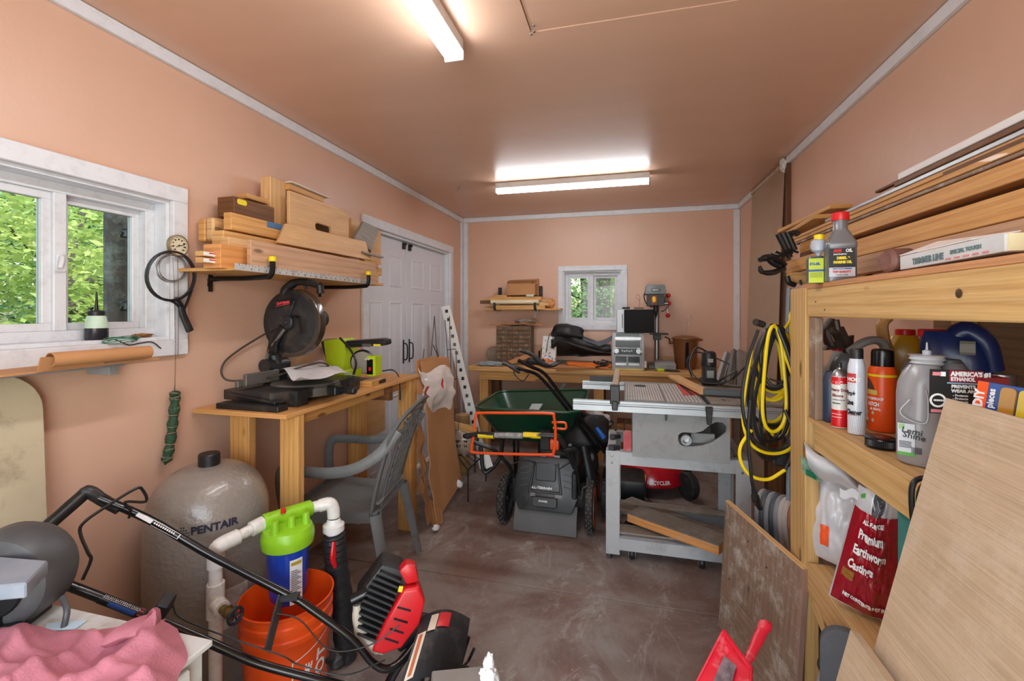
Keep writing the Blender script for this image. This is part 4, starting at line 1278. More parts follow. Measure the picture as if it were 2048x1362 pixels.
b.tube([hc + V((0.004 * math.cos(a * 1), .024 * math.cos(a), .024 * math.sin(a))) for a in [2 * PI * i / 14 for i in range(14)]], .005, 7, closed=True)
for a in range(5): b.tube([hc, hc + V((0, .024 * math.cos(a * 1.257), .024 * math.sin(a * 1.257)))], .003, 5)
sub(va, 'valve_wheel', b, mat('blue_black_wheel', (40, 46, 60), rough=.5))

t = Thing('riser_pipe', 'black foam-wrapped riser with white union and red lever valve right of the orange bucket', 'pipe')
pr = V((rgt.x, rgt.y, zp + .012))
el = PX(658, 1012, t=1.76)
el = V((el.x, el.y, zp + .02))
b = MB(); b.tube([pr, pr * .45 + el * .55], .021, 14); b.tube([pr * .55 + el * .45, el, el + V((.012, .008, -.02)), el + V((.014, .01, -.055))], .024, 16, k=4); t.p('white_elbow', b, PVC)
ux, uy = el.x + .014, el.y + .01
b = MB(); b.lathe([(.028, .0), (.028, .008), (.040, .012), (.040, .036), (.030, .042), (.022, .06)], 20, m=MX.Translation((ux, uy, el.z - .12))); t.p('union_nut', b, WHITEP, ang=25)
zb_ = el.z - .12
b = MB(); P = [V((ux, uy, zb_ + .0)), V((ux + .004, uy, zb_ - .05)), V((ux + .003, uy + .01, zb_ - .12)), V((ux + .015, uy + .03, .25)), V((ux + .02, uy + .05, .012))]
SP = smooth_path(P, 8); b.tube(SP, [.030] + [.042 + .0025 * math.sin(i * 2.1) for i in range(len(SP) - 1)], 16); t.p('foam_sleeve', b, mat('black_foam', (34, 35, 37), rough=.55, var=.2, bump=.4, bs=40))
b = MB(); hx = V((ux + .03, uy - .045, zb_ - .06))
b.tube([hx + V((-.004, .01, .048)), hx + V((0, 0, .02)), hx, hx + V((.0, 0, -.02)), hx + V((.006, .005, -.045))], [.009, .012, .016, .012, .008], 10, flat=.7); b.tube([hx, hx + V((-.02, .03, 0))], .010, 8); t.p('red_lever', b, RED)
b = MB(); b.box(ux - .03, uy - .04, .24, .006, .02, .06); b.box(ux - .01, uy - .042, .245, .03, .004, .012); t.p('white_clip', b, WHITEP)

# ================================================================== orange bucket
bc = PX(570, 1300, t=1.60); bc = V((bc.x, bc.y + .0, 0)); bc.x += .01
t = Thing('orange_bucket', 'orange plastic bucket under the water filter', 'bucket')
b = MB(MX.Translation(bc)); HB = .40
b.lathe([(0, .004), (.124, .0), (.128, .01), (.142, .30), (.150, .302), (.150, .318), (.144, .322), (.145, .345), (.151, .347), (.151, .362), (.146, .366), (.147, .388), (.153, .392), (.154, HB), (.149, HB + .001), (.146, .39), (.127, .012), (0, .010)], 48)
t.p('bucket_shell', b, ORANGE, ang=50)
ab = math.atan2(-bc.y, -bc.x)
b = MB()
def wB(p, k=ab): 
    R = .128 + (.014) * (p.y / .30) + .0015
    a = k + p.x / R
    return V((bc.x + R * math.cos(a), bc.y + R * math.sin(a), p.y))
def wtext(b, s, size, x, y, bold, rot=0.0):
    cr, sr = math.cos(rot), math.sin(rot)
    b.text(s, size, MX(), bold=bold, warp=lambda p: wB(V((x + p.x * cr - p.y * sr, y + p.x * sr + p.y * cr, 0))), ex=0.0)
wtext(b, 'THE HOME', .034, .055, .05, .0012, PI / 2 - .15); wtext(b, 'DEPOT', .062, .115, .04, .002, PI / 2 - .15)
def line(b, pts, w=.0018):
    for i in range(len(pts) - 1):
        a_, c_ = V(pts[i] + (0,)), V(pts[i + 1] + (0,)); d = (c_ - a_); n_ = V((-d.y, d.x, 0)).normalized() * w; k_ = 6
        for j in range(k_):
            q0, q1 = a_ + d * j / k_, a_ + d * (j + 1) / k_
            b.face([b.bm.verts.new(wB(q)) for q in (q0 - n_, q1 - n_, q1 + n_, q0 + n_)])
line(b, [(.015, .0), (.015, .24), (.17, .29)]); t.p('white_lettering', b, PRINTW)
b = MB(); wtext(b, "LET'S", .02, -.11, .10, .001); wtext(b, 'DO THIS', .02, -.11, .075, .001); b.grid(lambda u, v: wB(V((-.10 + u * .045, .13 + v * .045, 0))), 4, 2); t.p('black_lettering', b, PRINTK)

# ================================================================== plastic garden chair (rebuilt from its plan)
t = Thing('garden_chair', 'grey plastic garden chair with lattice back facing the left bench', 'chair')
CH = mat('grey_chair_plastic', (112, 116, 116), rough=.5, var=.06, dirt=(84, 74, 60), damt=.55, dscale=6)
o = V((-1.225, 2.155, 0)); fwd = V((-1, -.17, 0)).normalized(); lat = V((-fwd.y, fwd.x, 0))  # lat: +Y is far? 
if lat.y > 0: lat = -lat       # lat points toward the camera side
MC = MX(((fwd.x, lat.x, 0, o.x), (fwd.y, lat.y, 0, o.y), (0, 0, 1, 0), (0, 0, 0, 1)))
def seatf(u, v):
    x = -.02 + u * .46; y = (v - .5) * (.42 + .06 * u)
    return V((x, y, .425 - .012 * math.cos((v - .5) * PI) + .03 * (u - .3) ** 2 - (0.02 * max(0, u - .85) / .15)))
b = MB(MC); b.grid(seatf, 14, 12, .008)
b.grid(lambda u, v: V((.44, (v - .5) * .48, .43 - u * .05)), 2, 8, .005)
b.grid(lambda u, v: V((-.02 + v * .46, .21 + .03 * v, .425 - u * .05)), 2, 8, .005); b.grid(lambda u, v: V((-.02 + v * .46, -.21 - .03 * v, .425 - u * .05)), 2, 8, .005)
t.p('seat', b, CH)
for sx, sy in ((0, 1), (0, -1), (1, 1), (1, -1)):
    b = MB(MC)
    tx = (.005, .43)[sx]; bx = (-.085, .47)[sx]; ty = sy * (.205, .235)[sx]; by = sy * (.245, .26)[sx]
    def leg(u, v, tx=tx, bx=bx, ty=ty, by=by):
        a = -PI * .5 + v * PI
        r = .036 - .016 * u
        c = V((tx + (bx - tx) * u, ty + (by - ty) * u, .42 * (1 - u)))
        return c + V((math.cos(a + (PI if sx == 0 else 0)) * r, math.sin(a) * r, 0))
    b.grid(leg, 6, 10, .006); t.p('leg', b, CH)
BT = lambda s: V((-.02 - .16 * s ** 1.2, 0, .41 + .52 * s))       # back centre line
def bw(s): return (.205 + .03 * s) * (1 if s < .7 else math.sqrt(max(0, 1 - ((s - .7) / .305) ** 2.2)) * 1)
b = MB(MC)
for sy in (-1, 1):
    P = [BT(s) + V((0.03 * (bw(s) / .2) ** 2, sy * bw(s), 0)) for s in (0, .2, .4, .6, .75, .88, .96, 1.0)]
    b.tube(smooth_path(P + [BT(1.0) + V((0, 0, .004))], 4), .024, 8, flat=.42, up=(1, 0, 0))
t.p('back_frame', b, CH)
b = MB(MC)
for sy in (-1, 1): b.tube([BT(s) + V((.018, sy * (.12 + .02 * s), 0)) for s in (0, .3, .6, .70)], .014, 6, flat=.5, up=(1, 0, 0))
b.tube([BT(.72) + V((.015, y, 0)) for y in (-.19, -.1, 0, .1, .19)], .012, 6, flat=.6)
b.tube([BT(.10) + V((.018, y, 0)) for y in (-.19, 0, .19)], .014, 6, flat=.6)
for y in (-.075, -.035, .005, .045, .08): b.tube([BT(s) + V((.012, y * (1 + .2 * s), 0)) for s in (.10, .3, .5, .72)], .0045, 5)
for s in (.2, .29, .38, .47, .56, .64): b.tube([BT(s) + V((.014, y, .008 * math.cos(y * 12))) for y in (-.13, -.06, 0, .06, .13)], .0045, 5)
t.p('lattice', b, CH)
b = MB(MC)
for k in range(9):
    y = -.13 + k * .0325; s0 = .80 + .02 * math.sin(k * 2)
    b.tube([BT(s0) + V((.014, y + .02 * math.cos(a), .024 * math.sin(a))) for a in [2 * PI * i / 10 for i in range(10)]], .004, 5, closed=True)
for k in range(6): b.tube([BT(.74 + .04 * (k % 3)) + V((.014, -.14 + k * .045, 0)), BT(.82) + V((.014, -.10 + k * .045, 0)), BT(.9 - .01 * abs(k - 2)) + V((.014, -.09 + k * .03, 0))], .004, 5, k=3)
b.tube([BT(.92) + V((.012, y, 0)) for y in (-.13, 0, .13)], .012, 6, flat=.5)
t.p('floral_crest', b, CH)
for sy in (-1, 1):
    b = MB(MC)
    P = [BT(.80) + V((.02, sy * .215, 0)), BT(.62) + V((.06, sy * .25, -.005)), V((.06, sy * .275, .66)), V((.20, sy * .28, .635)), V((.38, sy * .27, .64)), V((.44, sy * .26, .63)), V((.455, sy * .25, .55)), V((.44, sy * .24, .42))]
    b.tube(smooth_path(P, 5), .026, 8, flat=.35, up=(0, 1, 0)); t.p('armrest', b, CH)

# ================================================================== black push cultivator
t = Thing('push_tiller', 'black and red petrol tiller with long tubular handle lying across the front left', 'garden tiller')
A_ = PX(172, 985, t=1.36); C_ = PX(8, 1128, t=1.15)
TB = mat('gloss_black_tube', (16, 17, 19), rough=.22, var=.1, coat=.3)
far = [A_, PX(300, 1040, t=1.40), PX(430, 1115, t=1.43), PX(600, 1202, t=1.47)]
far2 = [PX(600, 1202, t=1.47), PX(700, 1275, t=1.49), PX(745, 1325, t=1.50), PX(775, 1338, t=1.51), PX(806, 1318, t=1.54), PX(830, 1285, t=1.58)]
near = [C_, PX(130, 1168, t=1.19), PX(300, 1235, t=1.25), PX(430, 1290, t=1.30)]
near2 = [PX(430, 1290, t=1.30), PX(520, 1328, t=1.34), PX(640, 1360, t=1.38), PX(720, 1380, t=1.42)]
b = MB(); b.tube(far, .0125, 12, k=5); b.tube(near, .0125, 12, k=5); b.tube([near[0], C_ + (A_ - C_) * .1 , A_ + (C_ - A_) * .1, far[0]], .0125, 12)
t.p('upper_handle', b, TB)
b = MB(); b.tube(far2, .0125, 12, k=5); b.tube(near2, .0125, 12, k=5); t.p('lower_handle', b, TB)
b = MB(); cr = (A_ - C_)
b.tube([PX(240, 1018, t=1.385), PX(205, 1000, t=1.375), A_ + V((0.01, 0, .004)), A_ - cr * .08, C_ + cr * .3, C_ + cr * .05], [.017, .017, .018, .018, .017, .017], 14, k=4); t.p('foam_grip', b, BLACK)
b = MB(); b.tube(PP([(165, 1160, 1.2), (182, 1120, 1.22), (176, 1105, 1.22), (160, 1065, 1.23), (168, 1045, 1.24), (205, 1018, 1.28), (270, 978, 1.34), (285, 980, 1.36), (292, 1003, 1.37), (250, 1004, 1.37), (262, 1022, 1.38), (258, 1035, 1.39)]), .0042, 7, k=4); t.p('control_bail', b, BLACK)
b = MB(); c1_ = PX(562, 1195, t=1.45); c2_ = PX(535, 1300, t=1.32)
b.bar(c1_, c2_, .035, .006, up=(1, 0, 0)); b.bar(c1_, c1_ + V((.05, .02, .0)), .03, .012); t.p('cross_brace', b, mat('dark_grey_steel', (58, 60, 62), rough=.5))
b = MB(); b.box(0, 0, 0, .032, .045, .045, m=MX.Translation(PX(330, 1210, t=1.24)) @ Euler((.3, .4, .5)).to_matrix().to_4x4()); t.p('throttle_lever_box', b, BLACK, bevel=.004)
for pts in (PP([(345, 1210, 1.26), (360, 1235, 1.26), (430, 1265, 1.28), (560, 1310, 1.33), (600, 1330, 1.35), (690, 1350, 1.38), (770, 1320, 1.45)]), PP([(545, 1225, 1.40), (600, 1240, 1.42), (660, 1300, 1.42), (740, 1290, 1.46), (800, 1250, 1.5)])):
    b = MB(); b.tube(pts, .0022, 6, k=6); t.p('cable', b, BLACK)
for q_, ms_ in (((200, 1190), 1.06), ((268, 1055), 1.385)): pass
def sleeve(name, m, P0, P1, r, n=10, a0=0, a1=2 * PI, **k):
    ax_ = (P1 - P0); M = fr(P0, ax_.cross(V((0, 0, 1))), V((0, 0, 1)).cross(ax_).cross(V((1, 0, 0)))) if False else None
    b = MB(); b.tube([P0, P1], r, 14, cap=False); return t.p(name, b, m, **k)
sleeve('warning_decal', PRINTK, near[1] + (near[2] - near[1]) * .40, near[1] + (near[2] - near[1]) * .92, .0129)
P0, P1 = near[1] + (near[2] - near[1]) * .42, near[1] + (near[2] - near[1]) * .9
def tube_print(name, m, P0, P1, r, rows):
    """small rectangles of print wrapped on the camera side of a tube"""
    ax_ = (P1 - P0); L = ax_.length; d = ax_.normalized(); tc_ = (V((0, 0, CAM_H)) - P0); n0 = (tc_ - d * tc_.dot(d)).normalized(); s0 = d.cross(n0)
    b = MB()
    for (u0, u1, a0, a1) in rows:
        b.grid(lambda u, v: P0 + d * (L * (u0 + (u1 - u0) * u)) + (n0 * math.cos(a0 + (a1 - a0) * v) + s0 * math.sin(a0 + (a1 - a0) * v)) * r, 1, 3)
    return t.p(name, b, m)
rw = random.Random(5)
tube_print('white_print', PRINTW, P0, P1, .0132, [(.02 + i * .045, .02 + i * .045 + .03 * rw.uniform(.5, 1), -.9 + j * .28, -.9 + j * .28 + .12) for i in range(20) for j in range(3)])
tube_print('blue_band', PRINTB, P0, P1, .0131, [(.2, .85, -.05, .9)])
tube_print('red_end_band', RED, P0, P1, .0133, [(.9, 1.0, -1.2, 1.2)])
tube_print('white_outline', PRINTW, far[0] + (far[1] - far[0]) * .80, far[1] + (far[2] - far[1]) * .45, .0131, [(0, .35, -.5, .4), (.37, 1, -.6, -.5), (.37, 1, .55, .65), (.98, 1, -.6, .65)] + [(.4 + i * .05, .43 + i * .05, -.3, .1) for i in range(10)])
# engine: inclined block with cooling fins under a red shroud, its side turned to the viewer
EC = PX(772, 1208, t=1.58)
vd = V((EC.x, EC.y, 0)).normalized(); KS = 1.58 / FPX
EF = fr(EC, (vd.y, -vd.x, 0), (0, .12, 1))
def ez(pts): return [((x - 772) * KS * .98, (1208 - y) * KS) for x, y in pts]
EB = mat('engine_black', (30, 31, 33), rough=.5, dirt=(110, 104, 96), damt=.3, dscale=14)
b = MB(EF); b.prism(ez([(712, 1192), (764, 1132), (802, 1148), (838, 1190), (800, 1282), (748, 1276), (726, 1232)]), .13, z0=-.13); t.p('engine_block', b, EB, bevel=.012, seg=2)
for k in range(11):
    f = k / 10; cx, cy = 744 + 42 * f, 1262 - 106 * f; wl = 26 + 12 * math.sin(PI * f)
    (x0_, y0_), (x1_, y1_) = ez([(cx - wl, cy - wl * .55), (cx + 16, cy + 9)])
    b = MB(EF); b.bar((x0_, y0_, .008), (x1_, y1_, .014), .0085, .03, up=(0, 0, 1)); t.p('cooling_fin', b, EB, bevel=.002)
b = MB(EF); b.prism(ez([(744, 1280), (772, 1228), (806, 1176), (838, 1176), (849, 1206), (838, 1246), (802, 1284), (766, 1289)]), .075, z0=-.035); sh = t.p('red_shroud', b, RED, bevel=.012, seg=3)
for (a_, c_) in (((794, 1206), (820, 1217)), ((787, 1226), (814, 1238)), ((779, 1243), (806, 1256)), ((770, 1259), (796, 1272))):
    (x0_, y0_), (x1_, y1_) = ez([a_, c_]); b = MB(EF); b.bar((x0_, y0_, .0405), (x1_, y1_, .0405), .006, .003, up=(0, 0, 1)); sub(sh, 'vent_slot', b, BLACKG)
b = MB(EF); b.prism(ez([(797, 1146), (812, 1133), (832, 1140), (838, 1172), (812, 1174)]), .06, z0=-.04); t.p('pull_starter', b, RED, bevel=.012, seg=2)
b = MB(EF); b.prism(ez([(798, 1170), (806, 1172), (803, 1183), (795, 1180)]), .003, z0=.028); t.p('yellow_sticker', b, PRINTY)
P_ = ez([(716, 1200), (717, 1232), (728, 1262), (752, 1284), (768, 1290)])
b = MB(EF); b.tube([(x, y, -.0) for x, y in P_], [.014, .016, .019, .026, .02], 12, k=4); t.p('fuel_tank', b, mat('milky_tank', (206, 198, 180), rough=.3))
P_ = ez([(706, 1190), (736, 1180)]); b = MB(EF); b.tube([(P_[0][0], P_[0][1], 0), (P_[1][0], P_[1][1], 0)], .018, 16); t.p('fuel_cap', b, BLACKG)
P_ = ez([(790, 1290), (842, 1262), (862, 1280), (840, 1330)])
b = MB(EF); b.tube([(P_[0][0], P_[0][1], -.05), (P_[1][0], P_[1][1], -.05)], .05, 14); b.tube([(P_[1][0] - .03, P_[1][1], -.05), (P_[2][0], P_[2][1], -.05), (P_[3][0], P_[3][1], -.06)], .03, 12, k=3); t.p('gearbox_neck', b, EB)
b = MB(EF); b.tube([(x, y, -.02) for x, y in ez([(858, 1255), (842, 1290), (800, 1330), (770, 1375)])], .016, 10, k=4); t.p('mounting_frame', b, TB)
# guard: curved black apron over the tines
g0, g1, g2, g3 = PX(812, 1375, t=1.42), PX(838, 1245, t=1.56), PX(905, 1222, t=1.66), PX(945, 1275, t=1.62)
def guard(u, v):
    top = PX(846, 1236, t=1.60) * (1 - v) + PX(938, 1240, t=1.70) * v
    bot = PX(790, 1400, t=1.38) * (1 - v) + PX(905, 1385, t=1.48) * v
    p = top * (1 - u) + bot * u
    return p + V((.02, -.01, .055)) * math.sin(u * PI * .75) + V((0, 0, .03 * math.sin(v * PI)))
b = MB(); b.grid(guard, 12, 10, -.006); gd = t.p('tine_guard', b, EB)
def gdp(u0, u1, v0, v1, nm, m, off):
    b = MB()
    def fn(u, v):
        uu, vv = u0 + (u1 - u0) * u, v0 + (v1 - v0) * v
        p = guard(uu, vv); a = guard(uu + .01, vv) - p; c = guard(uu, vv + .01) - p; n_ = c.cross(a).normalized()
        if n_.dot(V((0, 0, CAM_H)) - p) < 0: n_ = -n_
        return p + n_ * off
    b.grid(fn, 6, 4); return sub(gd, nm, b, m)
gdp(.12, .44, .22, .36, 'white_decal', mat('cream_decal', (214, 200, 180)), .009); gdp(.10, .40, .38, .60, 'red_decal', RED, .009)
gdp(.42, .95, .05, .20, 'side_decal', mat('cream_decal', (214, 200, 180)), .009); gdp(.46, .92, .09, .15, 'side_decal_orange', mat('burnt_orange', (176, 92, 50)), .011)
# tines and wheels under the guard
for k, off in enumerate((-.05, .02, .09)):
    wc = PX(862 + 0 * k, 1340, t=1.58) + V((off, off * .5, 0)); wc.z = .12
    b = MB()
    for a in range(6):
        th = a * PI / 3 + k * .4
        b.tube([wc + V((0, .02 * math.cos(th), .02 * math.sin(th))), wc + V((.006, .08 * math.cos(th), .08 * math.sin(th))), wc + V((.02, .105 * math.cos(th + .35), .105 * math.sin(th + .35)))], .006, 6, flat=.4)
    b.tube([wc - V((.02, 0, 0)), wc + V((.03, 0, 0))], .02, 10)
    t.p('tine_rotor', b, BLACK)
b = MB(); b.lathe([(0, -.015), (.05, -.015), (.056, 0), (.05, .015), (0, .015)], 18, m=MX.Translation(V((PX(925, 1330, t=1.6).x, PX(925, 1330, t=1.6).y, .06))) @ Euler((PI / 2, 0, .4)).to_matrix().to_4x4()); t.p('wheel', b, RUBBER)
b = MB(); b.blob((0, 0, 0), (.035, .03, .03), 4, .3, m=MX.Translation(PX(672, 1318, t=1.50))); t.p('handle_knob', b, BLACK)

# grey box and cloth scrap at the very front of the floor
t = Thing('grey_carton', 'flat grey box lying at the front edge beside the tiller guard', 'box')
p = PX(935, 1378, t=1.30); b = MB(); b.box(0, 0, 0, .20, .15, .07, m=MX.Translation((p.x, p.y, p.z - .03)) @ Euler((0, .1, .5)).to_matrix().to_4x4()); b.box(0, 0, -(p.z - .03) / 2 - .02, .12, .1, p.z - .06, m=MX.Translation((p.x, p.y, p.z - .03)) @ Euler((0, 0, .5)).to_matrix().to_4x4()); t.p('carton', b, mat('grey_card', (142, 138, 132), rough=.7), bevel=.003)
b = MB(); p = PX(978, 1352, t=1.30)
b.blob((0, 0, 0), (.028, .02, .03), 8, .5, 2.2, m=MX.Translation(p)); b.blob((0, 0, 0), (.014, .012, .03), 9, .5, 2.2, m=MX.Translation(p + V((.0, 0, .035)))); t.p('tissue', b, PRINTW)

# ================================================================== white chest with grinder and cloth
t = Thing('white_cabinet', 'low white painted cabinet with drawers at the bottom left corner', 'cabinet')
WC = mat('chipped_white_paint', (206, 208, 204), rough=.5, dirt=(150, 128, 98), damt=.6, dscale=10)
b = MB(); b.box(-1.28, .37, .345, .83, .78, .69); t.p('carcass', b, WC, bevel=.004)
b = MB(); b.box(-1.28, .37, .697, .86, .80, .014); t.p('cabinet_top', b, WC, bevel=.003)
for k in range(3):
    b = MB(); b.box(-.857, .37, .58 - k * .22, .014, .70, .20); dw = t.p('drawer', b, WC, bevel=.004)
    b = MB(); b.tube([(-.846, .30, .58 - k * .22), (-.825, .31, .58 - k * .22), (-.825, .43, .58 - k * .22), (-.846, .44, .58 - k * .22)], .004, 6); sub(dw, 'handle', b, STEEL)
CT = .704
def cloth(u, v):
    e1 = 12 * noise.noise(V((v * 6, 2.2, 0))) + 14 * math.sin(v * 7); e2 = 10 * noise.noise(V((u * 7, 5.2, 0)))
    base = PX(-70 + u * (425 + e1), 1266 + e2 * (1 - v) + v * 230 - 18 * max(0, u - .6), Z=CT + .002)
    f1 = .5 + .5 * math.cos(u * 20 + v * 14 + 2.5 * noise.noise(V((u * 2.5, v * 2, 1))))
    f2 = .5 + .5 * math.cos(v * 24 - u * 15 + 4 * noise.noise(V((u * 3, v * 2.5, 5))))
    edge = min(1, min(u, 1 - u, v + .05, 1) * 7)
    n1 = noise.noise(V((u * 4, v * 3, 1.3)))
    return V((base.x, base.y, CT + .004 + (max(0, .014 + .03 * n1) + .020 * f1 ** 3 + .007 * f2 ** 3) * edge))
b = MB(); b.grid(cloth, 90, 60, .0015)
solo('pink_cloth', 'crumpled pink rag spread over the white cabinet', 'cloth', b, mat('pink_cloth', (186, 116, 130), rough=.9, var=.14, ns=18, bump=.3, bs=220), ang=60)
b = MB(); P = [PX(250, 1262, Z=CT + .03), PX(300, 1250, Z=CT + .05), PX(330, 1240, t=1.08)]
b.tube(P, [.045, .03, .003], 10, k=4, flat=.35); solo('pink_cloth', 'pointed pink cloth corner lifted onto the tiller handle', 'cloth', b, _mats['pink_cloth'])
b = MB(); b.quad([PX(92, 1246, Z=CT + .003), PX(176, 1240, Z=CT + .003), PX(150, 1258, Z=CT + .003), PX(90, 1262, Z=CT + .003)], .001)
solo('paper_slip', 'small pale blue paper slip on the white cabinet behind the rag', 'paper', b, mat('blue_paper', (190, 215, 228), rough=.6))
# bench machine, cropped at the left edge
t = Thing('bench_sander', 'grey bench disc sander with blue-grey table cropped by the left edge', 'bench grinder')
GM = mat('worn_dark_grey', (78, 80, 82), rough=.45, var=.1, dirt=(120, 112, 104), damt=.35, dscale=9)
gcn = PX(12, 1158, t=1.0)
Mq = fr(gcn, V((1, .45, 0)), (0, 0, 1))
b = MB(Mq); b.lathe([(0, .035), (.075, .04), (.098, .03), (.106, .01), (.106, -.05), (.095, -.07), (0, -.075)], 40); t.p('disc_guard', b, GM)
b = MB(Mq); b.lathe([(0, .046), (.062, .046), (.066, .040)], 30); t.p('sanding_disc', b, BLACK)
b = MB(); b.quad([V((p.x, p.y, .848)) for p in (PX(-60, 1122, t=.97), PX(97, 1137, t=.945), PX(52, 1185, t=.865), PX(-90, 1200, t=.845))], -.03); t.p('work_table', b, mat('blue_grey_table', (150, 162, 176), rough=.4, metal=.2, dirt=(190, 190, 195), damt=.4), bevel=.003)
b = MB(Mq); b.box(-.04, -.10, .04, .13, .10, .10); b.box(-.06, -.06, .06, .12, .04, .12); b.box(-.03, (CT - gcn.z) + .012, .03, .17, .024, .16); t.p('machine_base', b, BLACK, bevel=.006, seg=2)
b = MB(Mq); b.tube([(.03, -.105, .095), (.0, -.135, .115), (-.03, -.15, .13)], [.012, .02, .016], 12, flat=.5); t.p('yellow_paddle', b, YELLOW)
b = MB(Mq); b.box(.0, -.11, .093, .11, .05, .006); t.p('red_switch_plate', b, RED, bevel=.002)
b = MB(); b.tube(PP([(125, 1195, 1.02), (134, 1220, 1.0), (128, 1255, .99)]), .006, 8, k=4); t.p('cord', b, GM)

# ================================================================== back workbench
KZ = 0.862
KY = 4.17
t = Thing('back_workbench', 'long pine workbench along the back wall', 'workbench')
b = MB(); b.box(-.30, (KY + 4.78) / 2, KZ - .02, 2.42, 4.78 - KY, .04); t.p('bench_top', b, PINE, bevel=.003)
b = MB(); b.box(-.26, KY + .07, KZ - .04 - .045, 2.30, .038, .09); t.p('apron', b, PINEG, bevel=.002)
for x in (-1.37, -.25, .84):
    for y in (KY + .13, 4.70):
        b = MB(); b.box(x, y, (KZ - .04) / 2, .09, .09, KZ - .04); t.p('leg', b, PINEG if y < 4.5 else BROWNW, bevel=.002)


def P(x, y, Y): return PX(x, y, Y=Y)


# parts cabinet: rows of small drawers
t = Thing('parts_cabinet', 'small brown parts cabinet full of tiny drawers on the back bench', 'drawer cabinet')
Yc = 4.42
a, c = P(993, 652, Yc), P(1060, 716, Yc)
w_, z1_ = c.x - a.x, a.z
CB = mat('brown_cabinet', (104, 84, 66), rough=.5, var=.1); DRW = mat('smoky_drawer', (112, 84, 62), rough=.25, var=.25, ns=30, coat=.3, dirt=(190, 176, 150), damt=.5, dscale=28)
b = MB(); b.box((a.x + c.x) / 2, Yc + .09, (z1_ + KZ) / 2, w_ + .012, .16, z1_ - KZ); t.p('carcass', b, CB, bevel=.002)
nc, nr = 6, 9
for i in range(nc):
    for j in range(nr):
        cw_, rh = w_ / nc, (z1_ - KZ - .01) / nr
        b = MB(); b.box(a.x + (i + .5) * cw_, Yc + .004, KZ + .005 + (j + .5) * rh, cw_ * .84, .018, rh * .78)
        b.box(a.x + (i + .5) * cw_, Yc - .008, KZ + .005 + (j + .35) * rh, cw_ * .3, .008, rh * .16)
        t.p('drawer', b, DRW)
b = MB()
for k, (x, y, r) in enumerate(((1002, 650, .1), (1040, 648, -.2), (1068, 652, .15), (1020, 651, -.1), (1055, 645, .05))):
    p = P(x, y, 4.50); b.box(p.x, p.y, z1_ + .006 + k * .007, .22 - k * .02, .15, .005, rot=(r * .3, r * .4, r))
solo('paper_pile', 'loose pile of cards and papers on top of the parts cabinet', 'papers', b, CARD)
b = MB(); p = P(1052, 648, 4.50); b.blob((p.x, p.y, z1_ + .05), (.10, .06, .022), 4, .5, 2.5); solo('work_glove', 'crumpled grey work glove on the parts cabinet', 'glove', b, mat('grey_cloth', (128, 118, 108), rough=.9, var=.2))
p = P(987, 697, 4.56)
b = MB(); b.lathe([(0, .003), (.08, .003), (.082, 0), (.08, -.003), (0, -.003)], 28, m=fr((p.x, p.y, KZ + .085), (1, 0, 0), (0, 0, 1))); b.lathe([(0, .012), (.02, .012), (.02, -.003)], 14, m=fr((p.x, p.y, KZ + .085), (1, 0, 0), (0, 0, 1)))
solo('round_blade_disc', 'dull round saw blade standing behind the parts cabinet', 'saw blade', b, mat('dull_blade', (140, 124, 108), rough=.45, metal=.4))
for k in range(3):
    b = MB(); p = P(1073 + k * 4.5, 695, 4.5 + .03 * k); h = .14 + .02 * k; b.box(p.x + .03, p.y, KZ + h / 2, .008, .10, h); solo('booklet', ('dark', 'tan', 'grey')[k] + ' thin booklet standing right of the parts cabinet', 'booklet', b, (BLACK, CARD, GREYM)[k])
# patterned box
t = Thing('patterned_box', 'white box with blue leafy pattern beside the black bag on the back bench', 'box')
p0, p1 = P(1084, 673, 4.42), P(1112, 712, 4.42)
b = MB(); b.box((p0.x + p1.x) / 2, 4.46, (p0.z + KZ) / 2, p1.x - p0.x, .08, p0.z - KZ, rot=(0, .08, 0)); t.p('carton', b, PRINTW, bevel=.002)
b = MB(); rnd = random.Random(4)
for k in range(36):
    x, z = rnd.uniform(p0.x + .01, p1.x - .01), rnd.uniform(KZ + .02, p0.z - .02); b.blob((x, 4.418, z), (.007, .0012, .004), k, .1, nu=6, nv=4, m=None)
t.p('leaf_print', b, mat('navy_print', (50, 80, 130), rough=.5), kind='stuff')
# orange cord heap
b = MB(); rnd = random.Random(8)
cx_, cy_ = P(1180, 712, 4.40).x, 4.38
for k in range(7):
    b.tube([V((cx_ + rnd.uniform(-.02, .02) + (.20 + .02 * rnd.random()) * math.cos(a), cy_ + .05 * math.sin(a) + rnd.uniform(-.01, .01), KZ + .008 + .006 * k + .004 * math.sin(3 * a + k))) for a in [2 * PI * i / 26 for i in range(26)]], .0045, 6, closed=True)
solo('orange_cable', 'loose heap of orange extension cord under the black bag', 'cord', b, mat('orange_cord', (232, 128, 40), rough=.5))
b = MB(); p = P(1088, 712, 4.36)
for k in range(5): b.tube([V((p.x + (.05 + .01 * k) * math.cos(a), 4.36 + .03 * math.sin(a), KZ + .012 + .012 * k + .01 * math.sin(a * 2 + k))) for a in [2 * PI * i / 18 for i in range(18)]], .004, 6, closed=True)
solo('orange_cable', 'small bright orange cord bundle beside the patterned box', 'cord', b, mat('bright_orange_cord', (240, 130, 50), rough=.4))
